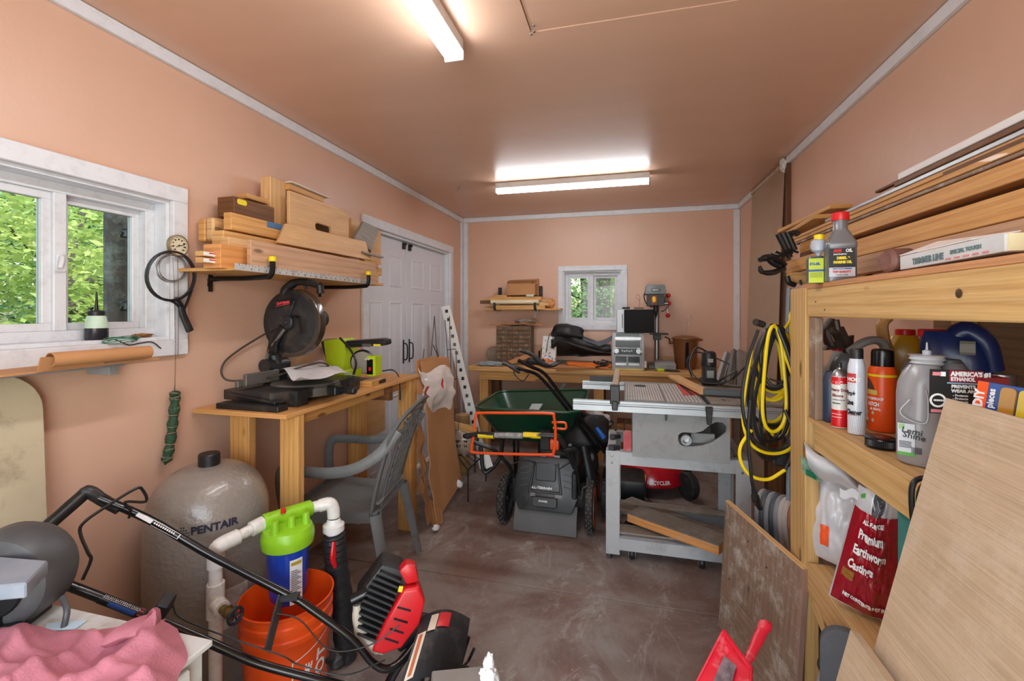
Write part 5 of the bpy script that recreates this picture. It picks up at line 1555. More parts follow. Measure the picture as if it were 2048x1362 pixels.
# black bag draped over tools
BAG = mat('black_fabric', (20, 20, 22), rough=.55, var=.2, bump=.2, bs=12)
def bagf(u, v):
    x = 1102 + u * 120
    top = 652 + 40 * u - 16 * math.exp(-((u - .30) / .16) ** 2) + (14 if u < .05 else 0) - 10 * max(0, u - .75)
    yy = top + v * (712 - top)
    bulge = math.sin(min(1, v * 1.1) * PI) * .12 + .04 * noise.noise(V((u * 4, v * 3, 2)))
    return PX(x, yy, Y=4.50 - bulge * .9 * (1 if v > 0 else 0))
b = MB(); b.grid(bagf, 26, 14, -.012)
b.grid(lambda u, v: PX(1102 + u * 120, (652 + 40 * u - 16 * math.exp(-((u - .30) / .16) ** 2) + (14 if u < .05 else 0) - 10 * max(0, u - .75)) * (1 - v) + 712 * v, Y=4.52 + .1 * v), 20, 5)
b.blob((0, 0, 0), (.15, .08, .075), 5, .35, 1.6, m=MX.Translation(P(1138, 664, 4.45)) @ Euler((0, .25, 0)).to_matrix().to_4x4())
b.tube(smooth_path([P(1112, 676, 4.36), P(1150, 690, 4.34), P(1190, 702, 4.34), P(1222, 706, 4.36)], 5), [.012, .03, .03, .015], 8, flat=.5)
solo('black_bag', 'large black fabric bag slumped on the back bench left of the stereo', 'bag', b, BAG, ang=60)
b = MB(); b.grid(lambda u, v: PX(1166 + u * 58, 676 + 9 * math.sin(u * PI) - 5 * u + v * 10, Y=4.42), 10, 3, .004); solo('grey_cloth_strip', 'grey lining strip showing at the top of the black bag', 'cloth', b, mat('slate_cloth', (96, 102, 112), rough=.8))
t = Thing('quick_clamp', 'thin black bar clamp leaning against the black bag', 'clamp')
for pts in ([(1092, 706), (1098, 672), (1106, 664), (1118, 662)], [(1104, 692), (1108, 668), (1120, 660)]):
    b = MB(); b.tube([P(x, y, 4.33) for x, y in pts], .004, 6, k=3); t.p('clamp_bar', b, BLACK)
# grey cloth front left, cardboard and tangle
b = MB(); p = P(981, 726, 4.25); b.blob((p.x, 4.27, KZ + .022), (.13, .06, .024), 6, .45, 2.4); b.blob((p.x - .08, 4.24, KZ + .02), (.05, .04, .02), 7, .4)
solo('grey_rag', 'grey-blue rag on the left front corner of the back bench', 'rag', b, mat('grey_blue_cloth', (140, 148, 158), rough=.9, var=.12))
for k, (pts, m_, lab) in enumerate((([(1098, 722), (1188, 722), (1200, 735), (1090, 735)], CARD, 'flat brown cardboard sheet on the bench front'), ([(1100, 712), (1186, 714), (1215, 728), (1095, 726)], GREYW, 'grey-brown board lying under the black bag'), ([(1016, 722), (1052, 708), (1062, 714), (1024, 728)], CARD, 'tilted cardboard flap in front of the parts cabinet'))):
    b = MB(); b.quad([PX(x, y, Z=KZ + .012 + .006 * k) if k < 2 else PX(x, y, Y=4.3) for x, y in pts], .004); solo('cardboard_sheet', lab, 'cardboard', b, m_)
t = Thing('torn_cardboard', 'dark-edged torn cardboard strip hanging at the bench front', 'cardboard')
b = MB(); b.quad([P(1110, 735, 4.15), P(1195, 737, 4.15), P(1195, 741, 4.15), P(1112, 742, 4.15)], .006); t.p('strip', b, CARDD)
b = MB(); rnd = random.Random(31)
for k in range(6):
    c0 = P(1207 + rnd.uniform(-9, 9), 729 + rnd.uniform(-4, 4), 4.22)
    b.tube(smooth_path([c0 + V((rnd.uniform(-.06, .06), rnd.uniform(-.03, .03), rnd.uniform(-.02, .03))) for _ in range(7)], 4), .004, 6)
solo('cord_tangle', 'tangled black cords on the bench edge left of the stereo', 'cord', b, BLACK)

# ---- stereo
SILV = mat('silver_plastic', (176, 178, 184), rough=.35, metal=.25, var=.04)
t = Thing('stereo_system', 'silver and black mini stereo with two round dials on the back bench', 'stereo')
Y0 = 4.22
a, c = P(1224, 666, Y0), P(1289, 737, Y0)
cx_, w_, h_ = (a.x + c.x) / 2, c.x - a.x, a.z - KZ
b = MB(); b.box(cx_, Y0 + .13, KZ + h_ / 2, w_, .25, h_); t.p('cabinet', b, SILV, bevel=.008, seg=2)
def sx(x): return P(x, 700, Y0).x
def sz(y): return P(1256, y, Y0).z
def pan(nm, x0, y0, x1, y1, m, dy=.004, par=None, bev=.001):
    b = MB(); b.box((sx(x0) + sx(x1)) / 2, Y0 + .004 - dy, (sz(y0) + sz(y1)) / 2, sx(x1) - sx(x0), .01, sz(y0) - sz(y1))
    return t.p(nm, b, m, bevel=bev) if par is None else sub(par, nm, b, m, bevel=bev)
pan('disc_tray', 1232, 667, 1278, 672, BLACKG, .005); pan('top_trim', 1230, 674, 1282, 680, STEEL); pan('display', 1231, 682, 1280, 695, BLACKG, .006)
pan('tape_door', 1231, 713, 1253, 724, BLACKG, .006); pan('tape_door', 1256, 713, 1279, 724, BLACKG, .006); pan('tape_button', 1231, 726, 1253, 731, STEEL, .007); pan('tape_button', 1257, 726, 1279, 731, STEEL, .007)
pan('control_panel', 1228, 697, 1283, 709, BLACKG, .005)
for x in (1233, 1277):
    b = MB(fr((sx(x), Y0 - .002, sz(702)), (1, 0, 0), (0, 0, 1))); b.lathe([(0, .02), (.022, .02), (.025, .016), (.027, 0), (.033, 0), (.034, -.004)], 24); t.p('dial', b, STEEL)
for i in range(5): pan('button', 1243 + i * 4.6, 700 + (i % 2), 1246.5 + i * 4.6, 703 + (i % 2), SILV, .010)
pan('yellowed_base', 1230, 737, 1285, 741, mat('yellow_strip', (196, 180, 110)), .004)
# speaker lying on it
t = Thing('speaker', 'black cloth-fronted speaker lying on top of the stereo', 'speaker')
a, c = P(1233, 618, 4.20), P(1308, 665, 4.20); zt2 = KZ + h_ + .002
b = MB(); b.box((a.x + c.x) / 2, 4.34, (a.z + zt2) / 2, c.x - a.x, .22, a.z - zt2); t.p('cabinet', b, SILV, bevel=.006)
a2 = P(1247, 620, 4.20)
b = MB(); b.box((a2.x + c.x) / 2 + .004, 4.222, (a.z + zt2) / 2, c.x - a2.x, .035, a.z - zt2 - .008); t.p('grille', b, mat('speaker_cloth', (12, 13, 15), rough=.9), bevel=.012, seg=3)
b = MB(); b.box(a2.x - .01, 4.223, (a.z + zt2) / 2, .006, .006, (a.z - zt2) * .6); t.p('trim_slot', b, BLACK)
b = MB(); p = P(1252, 616, 4.32); b.lathe([(0, 0), (.034, 0), (.036, .012), (.03, .018), (0, .018)], 20, m=MX.Translation((p.x, 4.34, a.z))); solo('round_stopper', 'small round black lid on the speaker', 'lid', b, BLACK)
b = MB(); p = P(1278, 614, 4.32); b.lathe([(0, 0), (.042, 0), (.046, .014), (.0, .016)], 20, m=MX.Translation((p.x, 4.34, a.z))); b.tube([V((p.x, 4.34, a.z + .01)), P(1279, 602, 4.34), P(1272, 594, 4.34), P(1276, 588, 4.34), P(1280, 596, 4.34), P(1279, 603, 4.34)], .0016, 5, k=4); solo('wire_looped_cover', 'brown lid with a thin wire loop on the speaker', 'lid', b, mat('brown_plastic', (128, 82, 48), rough=.4))

# ---- drill press
t = Thing('drill_press', 'grey and black bench drill press with red-knobbed feed levers', 'drill press')
Yd = 4.55
DG = mat('press_grey', (112, 120, 122), rough=.45, var=.06)
p = P(1314, 700, Yd)
b = MB(); b.box(p.x + .01, Yd - .03, KZ + .018, .19, .26, .036); t.p('base', b, DG, bevel=.006)
b = MB(); b.tube([(p.x, Yd + .03, KZ + .03), (p.x, Yd + .03, P(0, 610, Yd).z if False else P(1314, 600, Yd).z)], .024, 18); t.p('column', b, STEEL)
b = MB(); z_ = P(1318, 667, Yd).z; b.box(p.x + .01, Yd - .05, z_, .17, .17, .014); b.box(p.x, Yd + .0, z_ - .03, .07, .10, .06); b.tube([(p.x + .07, Yd - .02, z_ - .03), (p.x + .11, Yd - .02, z_ - .05), (p.x + .115, Yd - .02, z_ - .10)], .008, 8, k=3); t.p('table', b, BLACK, bevel=.003)
zt3, zb3 = P(1308, 571, Yd).z, P(1308, 612, Yd).z
b = MB(); b.box(p.x - .02, Yd - .01, zt3 - .045, .19, .30, .09, taper=.86); t.p('belt_cover', b, DG, bevel=.012, seg=2)
b = MB(); b.box(p.x - .02, Yd - .05, (zt3 - .09 + zb3) / 2, .15, .20, zt3 - .09 - zb3); b.tube([(p.x - .015, Yd - .07, zb3), (p.x - .015, Yd - .07, zb3 - .06)], .026, 14); b.tube([(p.x - .015, Yd - .07, zb3 - .05), (p.x - .015, Yd - .07, zb3 - .13)], [.02, .012, .003], 12); t.p('head', b, BLACK, bevel=.006)
b = MB(); b.box(p.x - .035, Yd - .155, zt3 - .145, .06, .012, .09); sw = t.p('switch_plate', b, mat('dark_red_plate', (96, 40, 26), rough=.4), bevel=.002)
b = MB(); b.blob((p.x - .035, Yd - .168, zt3 - .14), (.018, .014, .03), 1, .05, sq=.7); sub(sw, 'switch_paddle', b, mat('amber_switch', (250, 186, 30), rough=.3))
b = MB(); b.box(p.x - .02, Yd - .157, zt3 - .05, .075, .006, .026); pl_ = t.p('name_plate', b, BLACKG); b = MB(); b.text('DELTA', .017, fr((p.x - .05, Yd - .1612, zt3 - .056), (1, 0, 0), (0, 0, 1)), bold=.0006); sub(pl_, 'lettering', b, PRINTW)
hub = V((p.x + .065, Yd - .05, P(1322, 607, Yd).z))
b = MB(); b.tube([hub - V((.02, 0, 0)), hub + V((.03, 0, 0))], .02, 12); ends = [P(1337, 591, Yd - .05), P(1338, 607, Yd - .05), P(1336, 631, Yd - .05)]
for e in ends: b.tube([hub + V((.02, 0, 0)), e], .0045, 7)
t.p('feed_levers', b, STEEL)
for e in ends: b = MB(); b.blob(e, (.021, .021, .021), 1, .0); t.p('lever_knob', b, RED)
b = MB(); b.tube([P(1297, 578, Yd - .1), P(1288, 590, Yd - .1), P(1292, 606, Yd - .1), P(1304, 615, Yd - .1)], .005, 7, k=4); b.tube([P(1328, 575, Yd - .1), P(1332, 590, Yd - .1), P(1328, 606, Yd - .1)], .005, 7, k=4); b.tube([P(1338, 610, Yd - .12), P(1330, 620, Yd - .12), P(1322, 623, Yd - .12)], .006, 7, k=4); t.p('wiring', b, BLACK)

# ---- brown pot with lid
t = Thing('brown_crock', 'brown lidded plastic pot with wire handle and black front strip', 'pot')
p = P(1371, 720, 4.50); M = MX.Translation((p.x, 4.50, KZ))
zr_ = P(1371, 677, 4.50).z - KZ; BRP = mat('brown_bucket', (122, 76, 42), rough=.35, var=.06)
b = MB(M); b.lathe([(0, 0), (.085, 0), (.09, .01), (.112, zr_ - .03), (.118, zr_), (.112, zr_)], 32); b.tube([(.11, 0, zr_ - .01), (.15, 0, zr_ - .01)], .01, 8); b.tube([(-.11, 0, zr_ - .04), (-.15, 0, zr_ - .045)], .012, 8); t.p('pot_body', b, BRP)
b = MB(M); b.lathe([(.124, zr_ - .004), (.124, zr_ + .006), (.09, zr_ + .02), (.03, zr_ + .028), (0, zr_ + .028)], 32); t.p('lid', b, BRP)
b = MB(M); b.grid(lambda u, v: V(((.090 + .026 * v + .001) * math.sin((u - .5) * (.42 - .2 * v)), -(.090 + .026 * v + .002) * math.cos((u - .5) * (.42 - .2 * v)), .02 + v * (zr_ - .05))), 5, 5); t.p('black_strip', b, BLACKG)
b = MB(); b.tube([P(1371, 671, 4.5), P(1374, 655, 4.5), P(1381, 645, 4.5), P(1383, 634, 4.5), P(1378, 631, 4.5), P(1373, 640, 4.5), P(1375, 652, 4.5)], .0018, 6, k=5); t.p('wire_handle', b, STEEL)

# trays and small stuff right of the stereo
b = MB(); p = P(1330, 727, 4.33); b.box(p.x, 4.36, KZ + .05, .18, .20, .05, rot=(.1, 0, 0)); solo('metal_tray', 'grey metal tray under the drill press', 'tray', b, GREYM, bevel=.004)
b = MB(); p = P(1322, 733, 4.24); b.box(p.x, 4.26, KZ + .012, .07, .05, .022, rot=(0, 0, .2)); solo('green_block', 'small lime green tool on the bench right of the stereo', 'tool', b, LIME, bevel=.004)
b = MB(); p = P(1345, 735, 4.26); b.tube([V((p.x - .08, 4.25, KZ + .012)), V((p.x + .06, 4.22, KZ + .008))], [.01, .006], 8); solo('screwdriver', 'black screwdriver lying right of the green tool', 'screwdriver', b, BLACK)
b = MB(); b.tube([P(1290, 735, 4.25), P(1290, 722, 4.25)], .016, 12); solo('spray_bottle', 'small white bottle beside the stereo base', 'bottle', b, WHITEP)
b = MB(); p = P(1360, 712, 4.70); b.box(p.x, 4.66, KZ + .045, .34, .04, .09); solo('wood_block', 'pine offcut against the wall behind the brown pot', 'wood block', b, PINE, bevel=.002)
b = MB(); p = P(1341, 716, 4.50); b.tube([V((p.x, 4.42, KZ)), V((p.x, 4.42, KZ + .07))], .03, 14); solo('tape_roll', 'pale roll of tape beside the brown pot', 'tape', b, WHITEP)

# ================================================================== back wall shelf
t = Thing('wall_shelf', 'short pine shelf with black brackets on the back wall', 'shelf')
b = MB(); a, c = P(970, 612, 4.60), P(1121, 618, 4.60); zsh = c.z; b.box((a.x + c.x) / 2, 4.69, zsh - .002, c.x - a.x, .20, .018); t.p('shelf_board', b, PINEG, bevel=.002)
for x in (989, 1070):
    b = MB(); q = P(x, 615, 4.56); b.tube([(q.x, 4.79, q.z - .025), (q.x, 4.60, q.z - .022), (q.x, 4.56, q.z - .01), (q.x, 4.56, q.z + .05)], .0125, 8, k=3); t.p('bracket', b, BLACK)
for x, y0_, y1_ in ((999, 575, 592), (1081, 572, 594)):
    b = MB(); q0, q1 = P(x, y0_, 4.74), P(x, y1_ + 10, 4.74); b.box(q0.x, 4.76, (q0.z + q1.z) / 2, .034, .03, q0.z - q1.z); t.p('bracket', b, BLACK, bevel=.004)
LB = 'lumber on the back wall shelf'
def bb(label, x0, x1, y0_, y1_, Y, d, m, nm='lumber_board', cat='board', r=None):
    a, c = P(x0, y0_, Y), P(x1, y1_, Y); b = MB()
    if r: b.tube([((a.x), Y, (a.z + c.z) / 2), (c.x, Y, (a.z + c.z) / 2)], (a.z - c.z) / 2, 14)
    else: b.box((a.x + c.x) / 2, Y + d / 2, (a.z + c.z) / 2, c.x - a.x, d, a.z - c.z)
    return solo(nm, label, cat, b, m, group=LB, bevel=0 if r else .002)
bb('front golden board on the back wall shelf', 990, 1090, 611, 619, 4.578, .02, PINEG)
bb('cream cardboard tube at the front of the back shelf', 982, 1078, 600, 608, 4.585, 0, mat('cream_tube', (232, 222, 190), rough=.6), 'cardboard_tube', 'tube', r=1)
bb('long brown board poking left of the back shelf lumber', 960, 1070, 601, 607, 4.62, .04, BROWNW)
bb('tan board above the cream tube', 976, 1083, 594, 600, 4.60, .08, PINEG)
bb('short pine stick on top at the left of the back shelf', 988, 1014, 590, 594, 4.62, .06, PINE)
bb('pine board end right of the cream tube', 1078, 1098, 604, 611, 4.60, .06, PINEL)
bb('golden board stacked at the right of the back shelf', 1076, 1102, 599, 604, 4.64, .08, PINEG)
bb('light stick low on the left of the back shelf', 970, 1000, 609, 612, 4.62, .04, PINEL)
b = MB(); q = P(1101, 603, 4.66); b.blob((q.x, 4.66, zsh + .06), (.045, .04, .05), 3, .3); solo('wood_round', 'knobbly round wood offcut at the right end of the back shelf', 'wood block', b, PINEO)
t = Thing('cardboard_box', 'brown cardboard box on the back wall shelf', 'box')
b = MB(); a, c = P(1014, 567, 4.60), P(1070, 590, 4.60); b.box((a.x + c.x) / 2, 4.67, (a.z + c.z) / 2, c.x - a.x, .14, a.z - c.z); t.p('carton', b, CARD, bevel=.002)
b = MB(); a, c = P(1020, 559, 4.74), P(1077, 592, 4.74); b.box((a.x + c.x) / 2, 4.77, (a.z + c.z) / 2, c.x - a.x, .03, a.z - c.z, rot=(0, -.03, 0)); t.p('flap', b, CARD, bevel=.002)
b = MB(); b.quad([P(1014, 567, 4.60), P(1062, 566, 4.60), P(1074, 561, 4.72), P(1016, 562, 4.72)], .003); t.p('flap', b, CARDD)
b = MB(); a, c = P(1052, 589, 4.58), P(1067, 593, 4.58); b.box((a.x + c.x) / 2, 4.60, (a.z + c.z) / 2, c.x - a.x, .03, a.z - c.z); solo('small_packet', 'small pale packet in front of the cardboard box on the shelf', 'packet', b, mat('pale_packet', (200, 210, 206)), group=LB)
t = Thing('hook_chain', 'light metal hook and brown ring hanging from the back shelf bracket', 'hook')
b = MB(); b.tube([P(1074, 619, 4.55), P(1076, 624, 4.55), P(1071, 628, 4.55), P(1068, 624, 4.55)], .005, 7, k=3); b.tube([P(1071, 628, 4.55), P(1072, 634, 4.55), P(1069, 632, 4.55)], .004, 6, k=3); t.p('hook', b, STEEL)
b = MB(); b.tube([P(1070, 633, 4.55), P(1067, 642, 4.55), P(1073, 642, 4.55)], .003, 6, closed=True); t.p('ring', b, CARDD)
# far board end marked dark, on shelf right end
# ================================================================== leaning things left of the mowers
t = Thing('perforated_rail', 'long white perforated rail leaning in the back left corner', 'rail')
A, B_ = PX(891, 612, t=4.20), PX(969, 938, t=4.02); B_.z = 0.005
d = (B_ - A); side = V((1, .25, 0)).normalized()
b = MB(); b.bar(A, B_, .085, .03, up=d.cross(side)); t.p('rail_bar', b, ALU if False else WHITEP, bevel=.003)
nrm = side.cross(d).normalized()
if nrm.y > 0: nrm = -nrm
for k in range(18):
    c = A + d * (.035 + k * .053) + nrm * .0145
    b = MB(fr(c, side, -d)); b.box(0, 0, 0, .026, .03, .004); t.p('square_hole', b, BLACKG)
t = Thing('wire_cage', 'thin wire plant cage leaning by the white double door', 'wire cage')
for pts in ([(862, 712, 3.3), (869, 632, 3.4)], [(869, 632, 3.4), (874, 712, 3.35)], [(890, 640, 3.6), (896, 720, 3.6), (906, 860, 3.55)], [(899, 632, 3.7), (903, 800, 3.6)], [(848, 698, 3.2), (846, 722, 3.2)], [(912, 700, 3.6), (917, 860, 3.5)], [(866, 690, 3.3), (878, 718, 3.4), (872, 690, 3.4)], [(893, 700, 3.6), (912, 698, 3.6)], [(896, 760, 3.6), (914, 758, 3.6)], [(898, 820, 3.6), (916, 818, 3.6)]):
    b = MB(); b.tube(PP(pts), .0035, 6); t.p('wire', b, mat('rusty_wire', (88, 78, 72), rough=.5, metal=.4))
# cardboard sheet
t = Thing('cardboard_sheet', 'tall brown cardboard sheet leaning by the plastic chair', 'cardboard')
TL, TR_, BR, BL = PX(840, 724, t=3.05), PX(898, 714, t=3.5), PX(918, 962, t=3.42), PX(868, 1054, t=2.92)
rnd = random.Random(12)
edge = []
def cbf(u, v):
    p = (TL * (1 - u) + TR_ * u) * (1 - v) + (BL * (1 - u) + BR * u) * v
    return p + V((.012 * math.sin(v * 7) + .008 * math.sin(u * 5 + v * 3), -.01 * math.sin(v * 4), 0)) + ((V((.012, .012, 0)) * (noise.noise(V((v * 9, 0, 1))) + .25)) if u < .05 else V((0, 0, 0)))
b = MB(); b.grid(cbf, 8, 24, .007); t.p('panel', b, CARD)
b = MB(); b.grid(lambda u, v: cbf(.0 + u * 1.0, v * .2) + V((-.01 - .05 * math.sin(u * PI) * (1 - v), -.05 - .05 * v, .012)), 6, 4, .006); t.p('folded_flap', b, CARD)
b = MB(); b.quad([PX(852, 990, t=2.95), PX(884, 1020, t=3.0), PX(886, 1046, t=2.95), PX(866, 1058, t=2.92)], .006); t.p('torn_corner', b, CARDD)
b = MB(); b.grid(lambda u, v: cbf(-.16 + u * .14, .25 + v * .7) + V((-.03, -.0, 0)) + V((.03 * noise.noise(V((v * 8, u * 3, 5))), 0, 0)), 3, 16, .006); t.p('torn_edge', b, CARDD)
# clear / white plastic bag in front of it
def bgf(u, v):
    p = PX(836 + u * 62 + 10 * math.sin(v * 3), 738 + v * 84 + 8 * math.sin(u * 6), t=3.0 + .2 * u)
    return p + V((-.0, -.05, 0)) * math.sin(u * PI) * math.sin(v * PI) + V((.02, .02, .01)) * noise.noise(V((u * 5, v * 6, 1)))
b = MB(); b.grid(bgf, 16, 18, .004)
t = Thing('plastic_bag', 'crumpled clear plastic bag with red print stuck behind the cardboard', 'bag')
t.p('film', b, mat('crinkled_film', (206, 196, 190), rough=.2, var=.15, ns=12, coat=.5))
for (u0, u1, v0, v1) in ((.72, .88, .30, .52), (.24, .34, .30, .55), (.14, .22, .5, .66)):
    b = MB(); b.grid(lambda u, v: bgf(u0 + (u1 - u0) * u, v0 + (v1 - v0) * v) + V((-.004, -.02, 0)), 8, 8); t.p('red_print', b, mat('faded_red', (186, 50, 48)) if u0 > .5 else mat('dull_red', (150, 60, 50)))
b = MB(); b.blob(PX(918, 968, t=3.35), (.03, .03, .025), 4, .5); solo('paper_scrap', 'crumpled white paper scrap at the foot of the cardboard sheet', 'paper', b, PRINTW)
b = MB(); b.blob(PX(872, 1055, t=2.86), (.02, .03, .015), 4, .5); solo('paper_scrap', 'small white scrap at the torn lower corner of the cardboard', 'paper', b, PRINTW)

# bag, basket and bits between cardboard and mower
t = Thing('wire_rack', 'low black wire rack on the floor right of the cardboard sheet', 'rack')
b = MB()
q = [PX(914, 912, t=3.5), PX(950, 900, t=3.9), PX(972, 905, t=3.7), PX(936, 940, t=3.3)]
b.tube(q, .006, 6, closed=True)
for p in q: b.tube([p, V((p.x, p.y, .005))], .006, 6)
for k in range(5): b.tube([q[0] * (1 - k / 5) + q[1] * k / 5, q[3] * (1 - k / 5) + q[2] * k / 5], .0035, 5)
t.p('frame', b, BLACK)
t = Thing('charcoal_bag', 'clear bag with dark lettering resting on the wire rack', 'bag')
b = MB(); p = PX(931, 880, t=3.62); b.blob(p, (.085, .08, .12), 9, .25, 2, sq=.8); t.p('bag_body', b, mat('dusky_film', (170, 150, 132), rough=.25, var=.25, ns=8, coat=.4))
b = MB(); b.text('PREMIUM', .028, fr(p + V((-.075, -.085, .0)), (1, .1, 0), (0, 0, 1)), bold=.001); b.text('MULCH', .03, fr(p + V((-.06, -.088, -.035)), (1, .1, 0), (0, 0, 1)), bold=.001); t.p('lettering', b, PRINTK)
b = MB(); q = PX(925, 838, t=3.9); b.lathe([(.05, .002), (.075, .3), (.06, q.z + .04), (.0, q.z + .05)], 20, m=MX.Translation((q.x, q.y, 0))); solo('straw_basket', 'brown woven basket behind the wheelbarrow edge', 'basket', b, wood('woven_straw', (190, 150, 96), (120, 84, 44), knot=False, ring=6))
b = MB(); b.bar(PX(908, 850, t=3.6), PX(955, 862, t=3.5), .03, .05); solo('pine_strip', 'short pine slat between the cardboard and the wheelbarrow', 'board', b, PINE, bevel=.002)

# ================================================================== wheelbarrow
GRN = mat('dark_green_tub', (22, 66, 46), rough=.3, var=.1, coat=.3)
t = Thing('wheelbarrow', 'dark green wheelbarrow behind the orange-railed mower', 'wheelbarrow')
def tub(x0, x1, y0, y1, z, r=.12, n=6):
    return [V((px, py, z)) for px, py in rrect(x1 - x0, y1 - y0, r, n, (x0 + x1) / 2, (y0 + y1) / 2)]
rz = .69
R1 = tub(-1.10, -.30, 3.12, 3.86, rz); R2 = tub(-1.08, -.32, 3.14, 3.84, rz - .02); R3 = tub(-.95, -.45, 3.28, 3.72, .44, .10)
R1 = [p + V((0, 0, .05 * ((p.x + 1.1) / .8) ** 1.0 * (1 if p.y > 3.5 else .2))) for p in R1]
b = MB()
def loft(A, B_):
    va, vb = [b.v(p) for p in A], [b.v(p) for p in B_]
    for i in range(len(A)): b.face([va[i], va[(i + 1) % len(A)], vb[(i + 1) % len(A)], vb[i]])
loft(R1, R3); b.face([b.v(p) for p in R3]); b.tube(R1, .011, 6, closed=True)
R1o = [p + (p - V((-.70, 3.49, p.z))).normalized() * .006 for p in R1]; R3o = [p + V((0, 0, -.006)) for p in R3]; loft(R1o, R3o); b.face([b.v(p) for p in R3o])
t.p('tub', b, GRN, ang=50)
for s_ in (-1, 1):
    b = MB(); x = -.70 + s_ * .19; b.tube([(x - s_ * .05, 4.02, .35), (x, 3.7, .42), (x + s_ * .03, 3.3, .425)], .017, 8, k=4); t.p('handle_rail', b, BLACK)
    b = MB(); b.tube([(x, 3.72, .41), (x, 3.68, .02), (x, 3.62, .02), (x, 3.55, .42)], .011, 8, k=2); t.p('leg', b, BLACK)
b = MB(MX.Translation((-.70, 3.96, .19)) @ MX.Rotation(PI / 2, 4, 'Y')); b.lathe([(.06, -.035), (.12, -.045), (.185, -.03), (.19, 0), (.185, .03), (.12, .045), (.06, .035)], 28); b.lathe([(0, -.05), (.06, -.03), (.06, .03), (0, .05)], 16); t.p('wheel', b, RUBBER)
def lblq(nm, quad, m, off=.004): 
    b = MB(); b.quad([p for p in quad], off); return t.p(nm, b, m)
lb_ = lblq('white_label', [PX(1056, 822, t=3.72), PX(1077, 822, t=3.72), PX(1086, 808, t=3.78), PX(1064, 808, t=3.78)], mat('dusty_label', (160, 170, 172)))
b = MB(); b.tube(PP([(962, 890, 3.2), (966, 940, 3.2), (980, 940, 3.2), (1000, 915, 3.2), (1005, 880, 3.2)]), .015, 8, k=3); t.p('stand_loop', b, BLACK)
b = MB(); b.quad([PX(968, 908, t=3.15), PX(978, 908, t=3.15), PX(986, 932, t=3.15), PX(972, 938, t=3.15)], .008); t.p('white_foot_pad', b, WHITEP)

# ================================================================== orange-barred mower
t = Thing('push_mower', 'black lawn mower with orange bail bar and folded handle in the middle of the floor', 'lawn mower')
mx = -.50
for x in (-.785, -.225):
    for (y, r) in ((2.92, .152), (3.40, .10)):
        M = MX.Translation((x, y, r)) @ MX.Rotation(PI / 2, 4, 'Y')
        b = MB(M); b.lathe([(r * .62, -.024), (r * .9, -.028), (r, -.018), (r, .018), (r * .9, .028), (r * .62, .024), (r * .62, -.024)], 36)
        wh = t.p('wheel', b, RUBBER)
        b = MB(M)
        for k in range(22):
            a = 2 * PI * k / 22
            for o_ in (-.014, .0, .014): b.box(0, 0, 0, .008, .010, .007, m=MX.Rotation(a + (.14 if o_ == 0 else 0), 4, 'Z') @ MX.Translation((r + .002, 0, o_)))
        sub(wh, 'tread', b, mat('dusty_tread', (92, 90, 86), rough=.8, var=.3, ns=40))
        b = MB(M)
        b.lathe([(0, -.022), (.03, -.024), (.03, .024), (0, .022)], 14); 
        for k in range(6):
            a = PI * k / 3; b.bar((.02 * math.cos(a), .02 * math.sin(a), 0), (r * .64 * math.cos(a), r * .64 * math.sin(a), 0), .022, .016)
        sub(wh, 'hub', b, BLACK)
        if x > -.5:
            b = MB(M); b.lathe([(r * .55, .026), (r * .80, .030), (r * .80, .022)], 30); sub(wh, 'orange_ring', b, ORANGE)
MB_ = mat('mower_black', (44, 45, 46), rough=.42, var=.1, dirt=(120, 112, 104), damt=.4, dscale=8)
b = MB(); b.prism([(-.235, 0), (.235, 0), (.235, .45), (.15, .58), (-.15, .58), (-.235, .45)], .12, m=MX.Translation((mx, 2.98, .10))); t.p('deck', b, MB_, bevel=.02, seg=2)
# rear discharge cover (trapezoid door with ribs)
def rc(x, y, dy=0): return PX(x, y, Y=2.86 + dy + (y - 1000) * -.0012)
b = MB(); b.prism([(0, 0)] * 0 or [(-.17, 0), (.17, 0), (.205, .09), (.19, .30), (.15, .33), (-.15, .33), (-.19, .30), (-.205, .09)], .05, m=fr((mx, 2.84, .125), (1, 0, 0), (0, .28, 1))); cv = t.p('rear_cover', b, MB_, bevel=.012, seg=2)
Mr = fr((mx, 2.84, .125), (1, 0, 0), (0, .28, 1)) @ MX.Translation((0, 0, .05))
b = MB(Mr); b.prism(rrect(.13, .11, .012, 3, 0, .24), .012); b.prism(rrect(.16, .06, .012, 3, 0, .06), .026); b.prism([(-.11, .11), (.11, .11), (.08, .30), (.07, .30), (.09, .125), (-.09, .125), (-.07, .30), (-.08, .30)], .010); sub(cv, 'handle_recess', b, BLACK, bevel=.004)
b = MB(Mr)
for k in range(4):
    for s_ in (-1, 1): b.bar((s_ * .115, .16 + k * .035, .004), (s_ * .165, .145 + k * .037, .004), .008, .01, up=(0, 0, 1))
sub(cv, 'rib', b, BLACK, kind='stuff')
b = MB(Mr); b.text('ALL-TERRAIN', .020, MX.Translation((-.10, .135, .006)), bold=.0008, sx=1.2); b.text('POWER', .016, MX.Translation((-.035, .06, .028)), bold=.0004)
for k in range(5): b.box(-.08, .12 - k * .007, .006, .035, .0015, .001); b.box(.085, .12 - k * .007, .006, .045, .0015, .001)
sub(cv, 'lettering', b, PRINTW)
b = MB(); b.grid(lambda u, v: V((mx - .20 + .40 * u, 2.80 + .06 * (1 - v) ** 2 - .01 * v, .155 * (1 - v) + .006)), 8, 6, .008); t.p('rear_flap', b, mat('grey_rubber_flap', (96, 96, 96), rough=.7, var=.1))
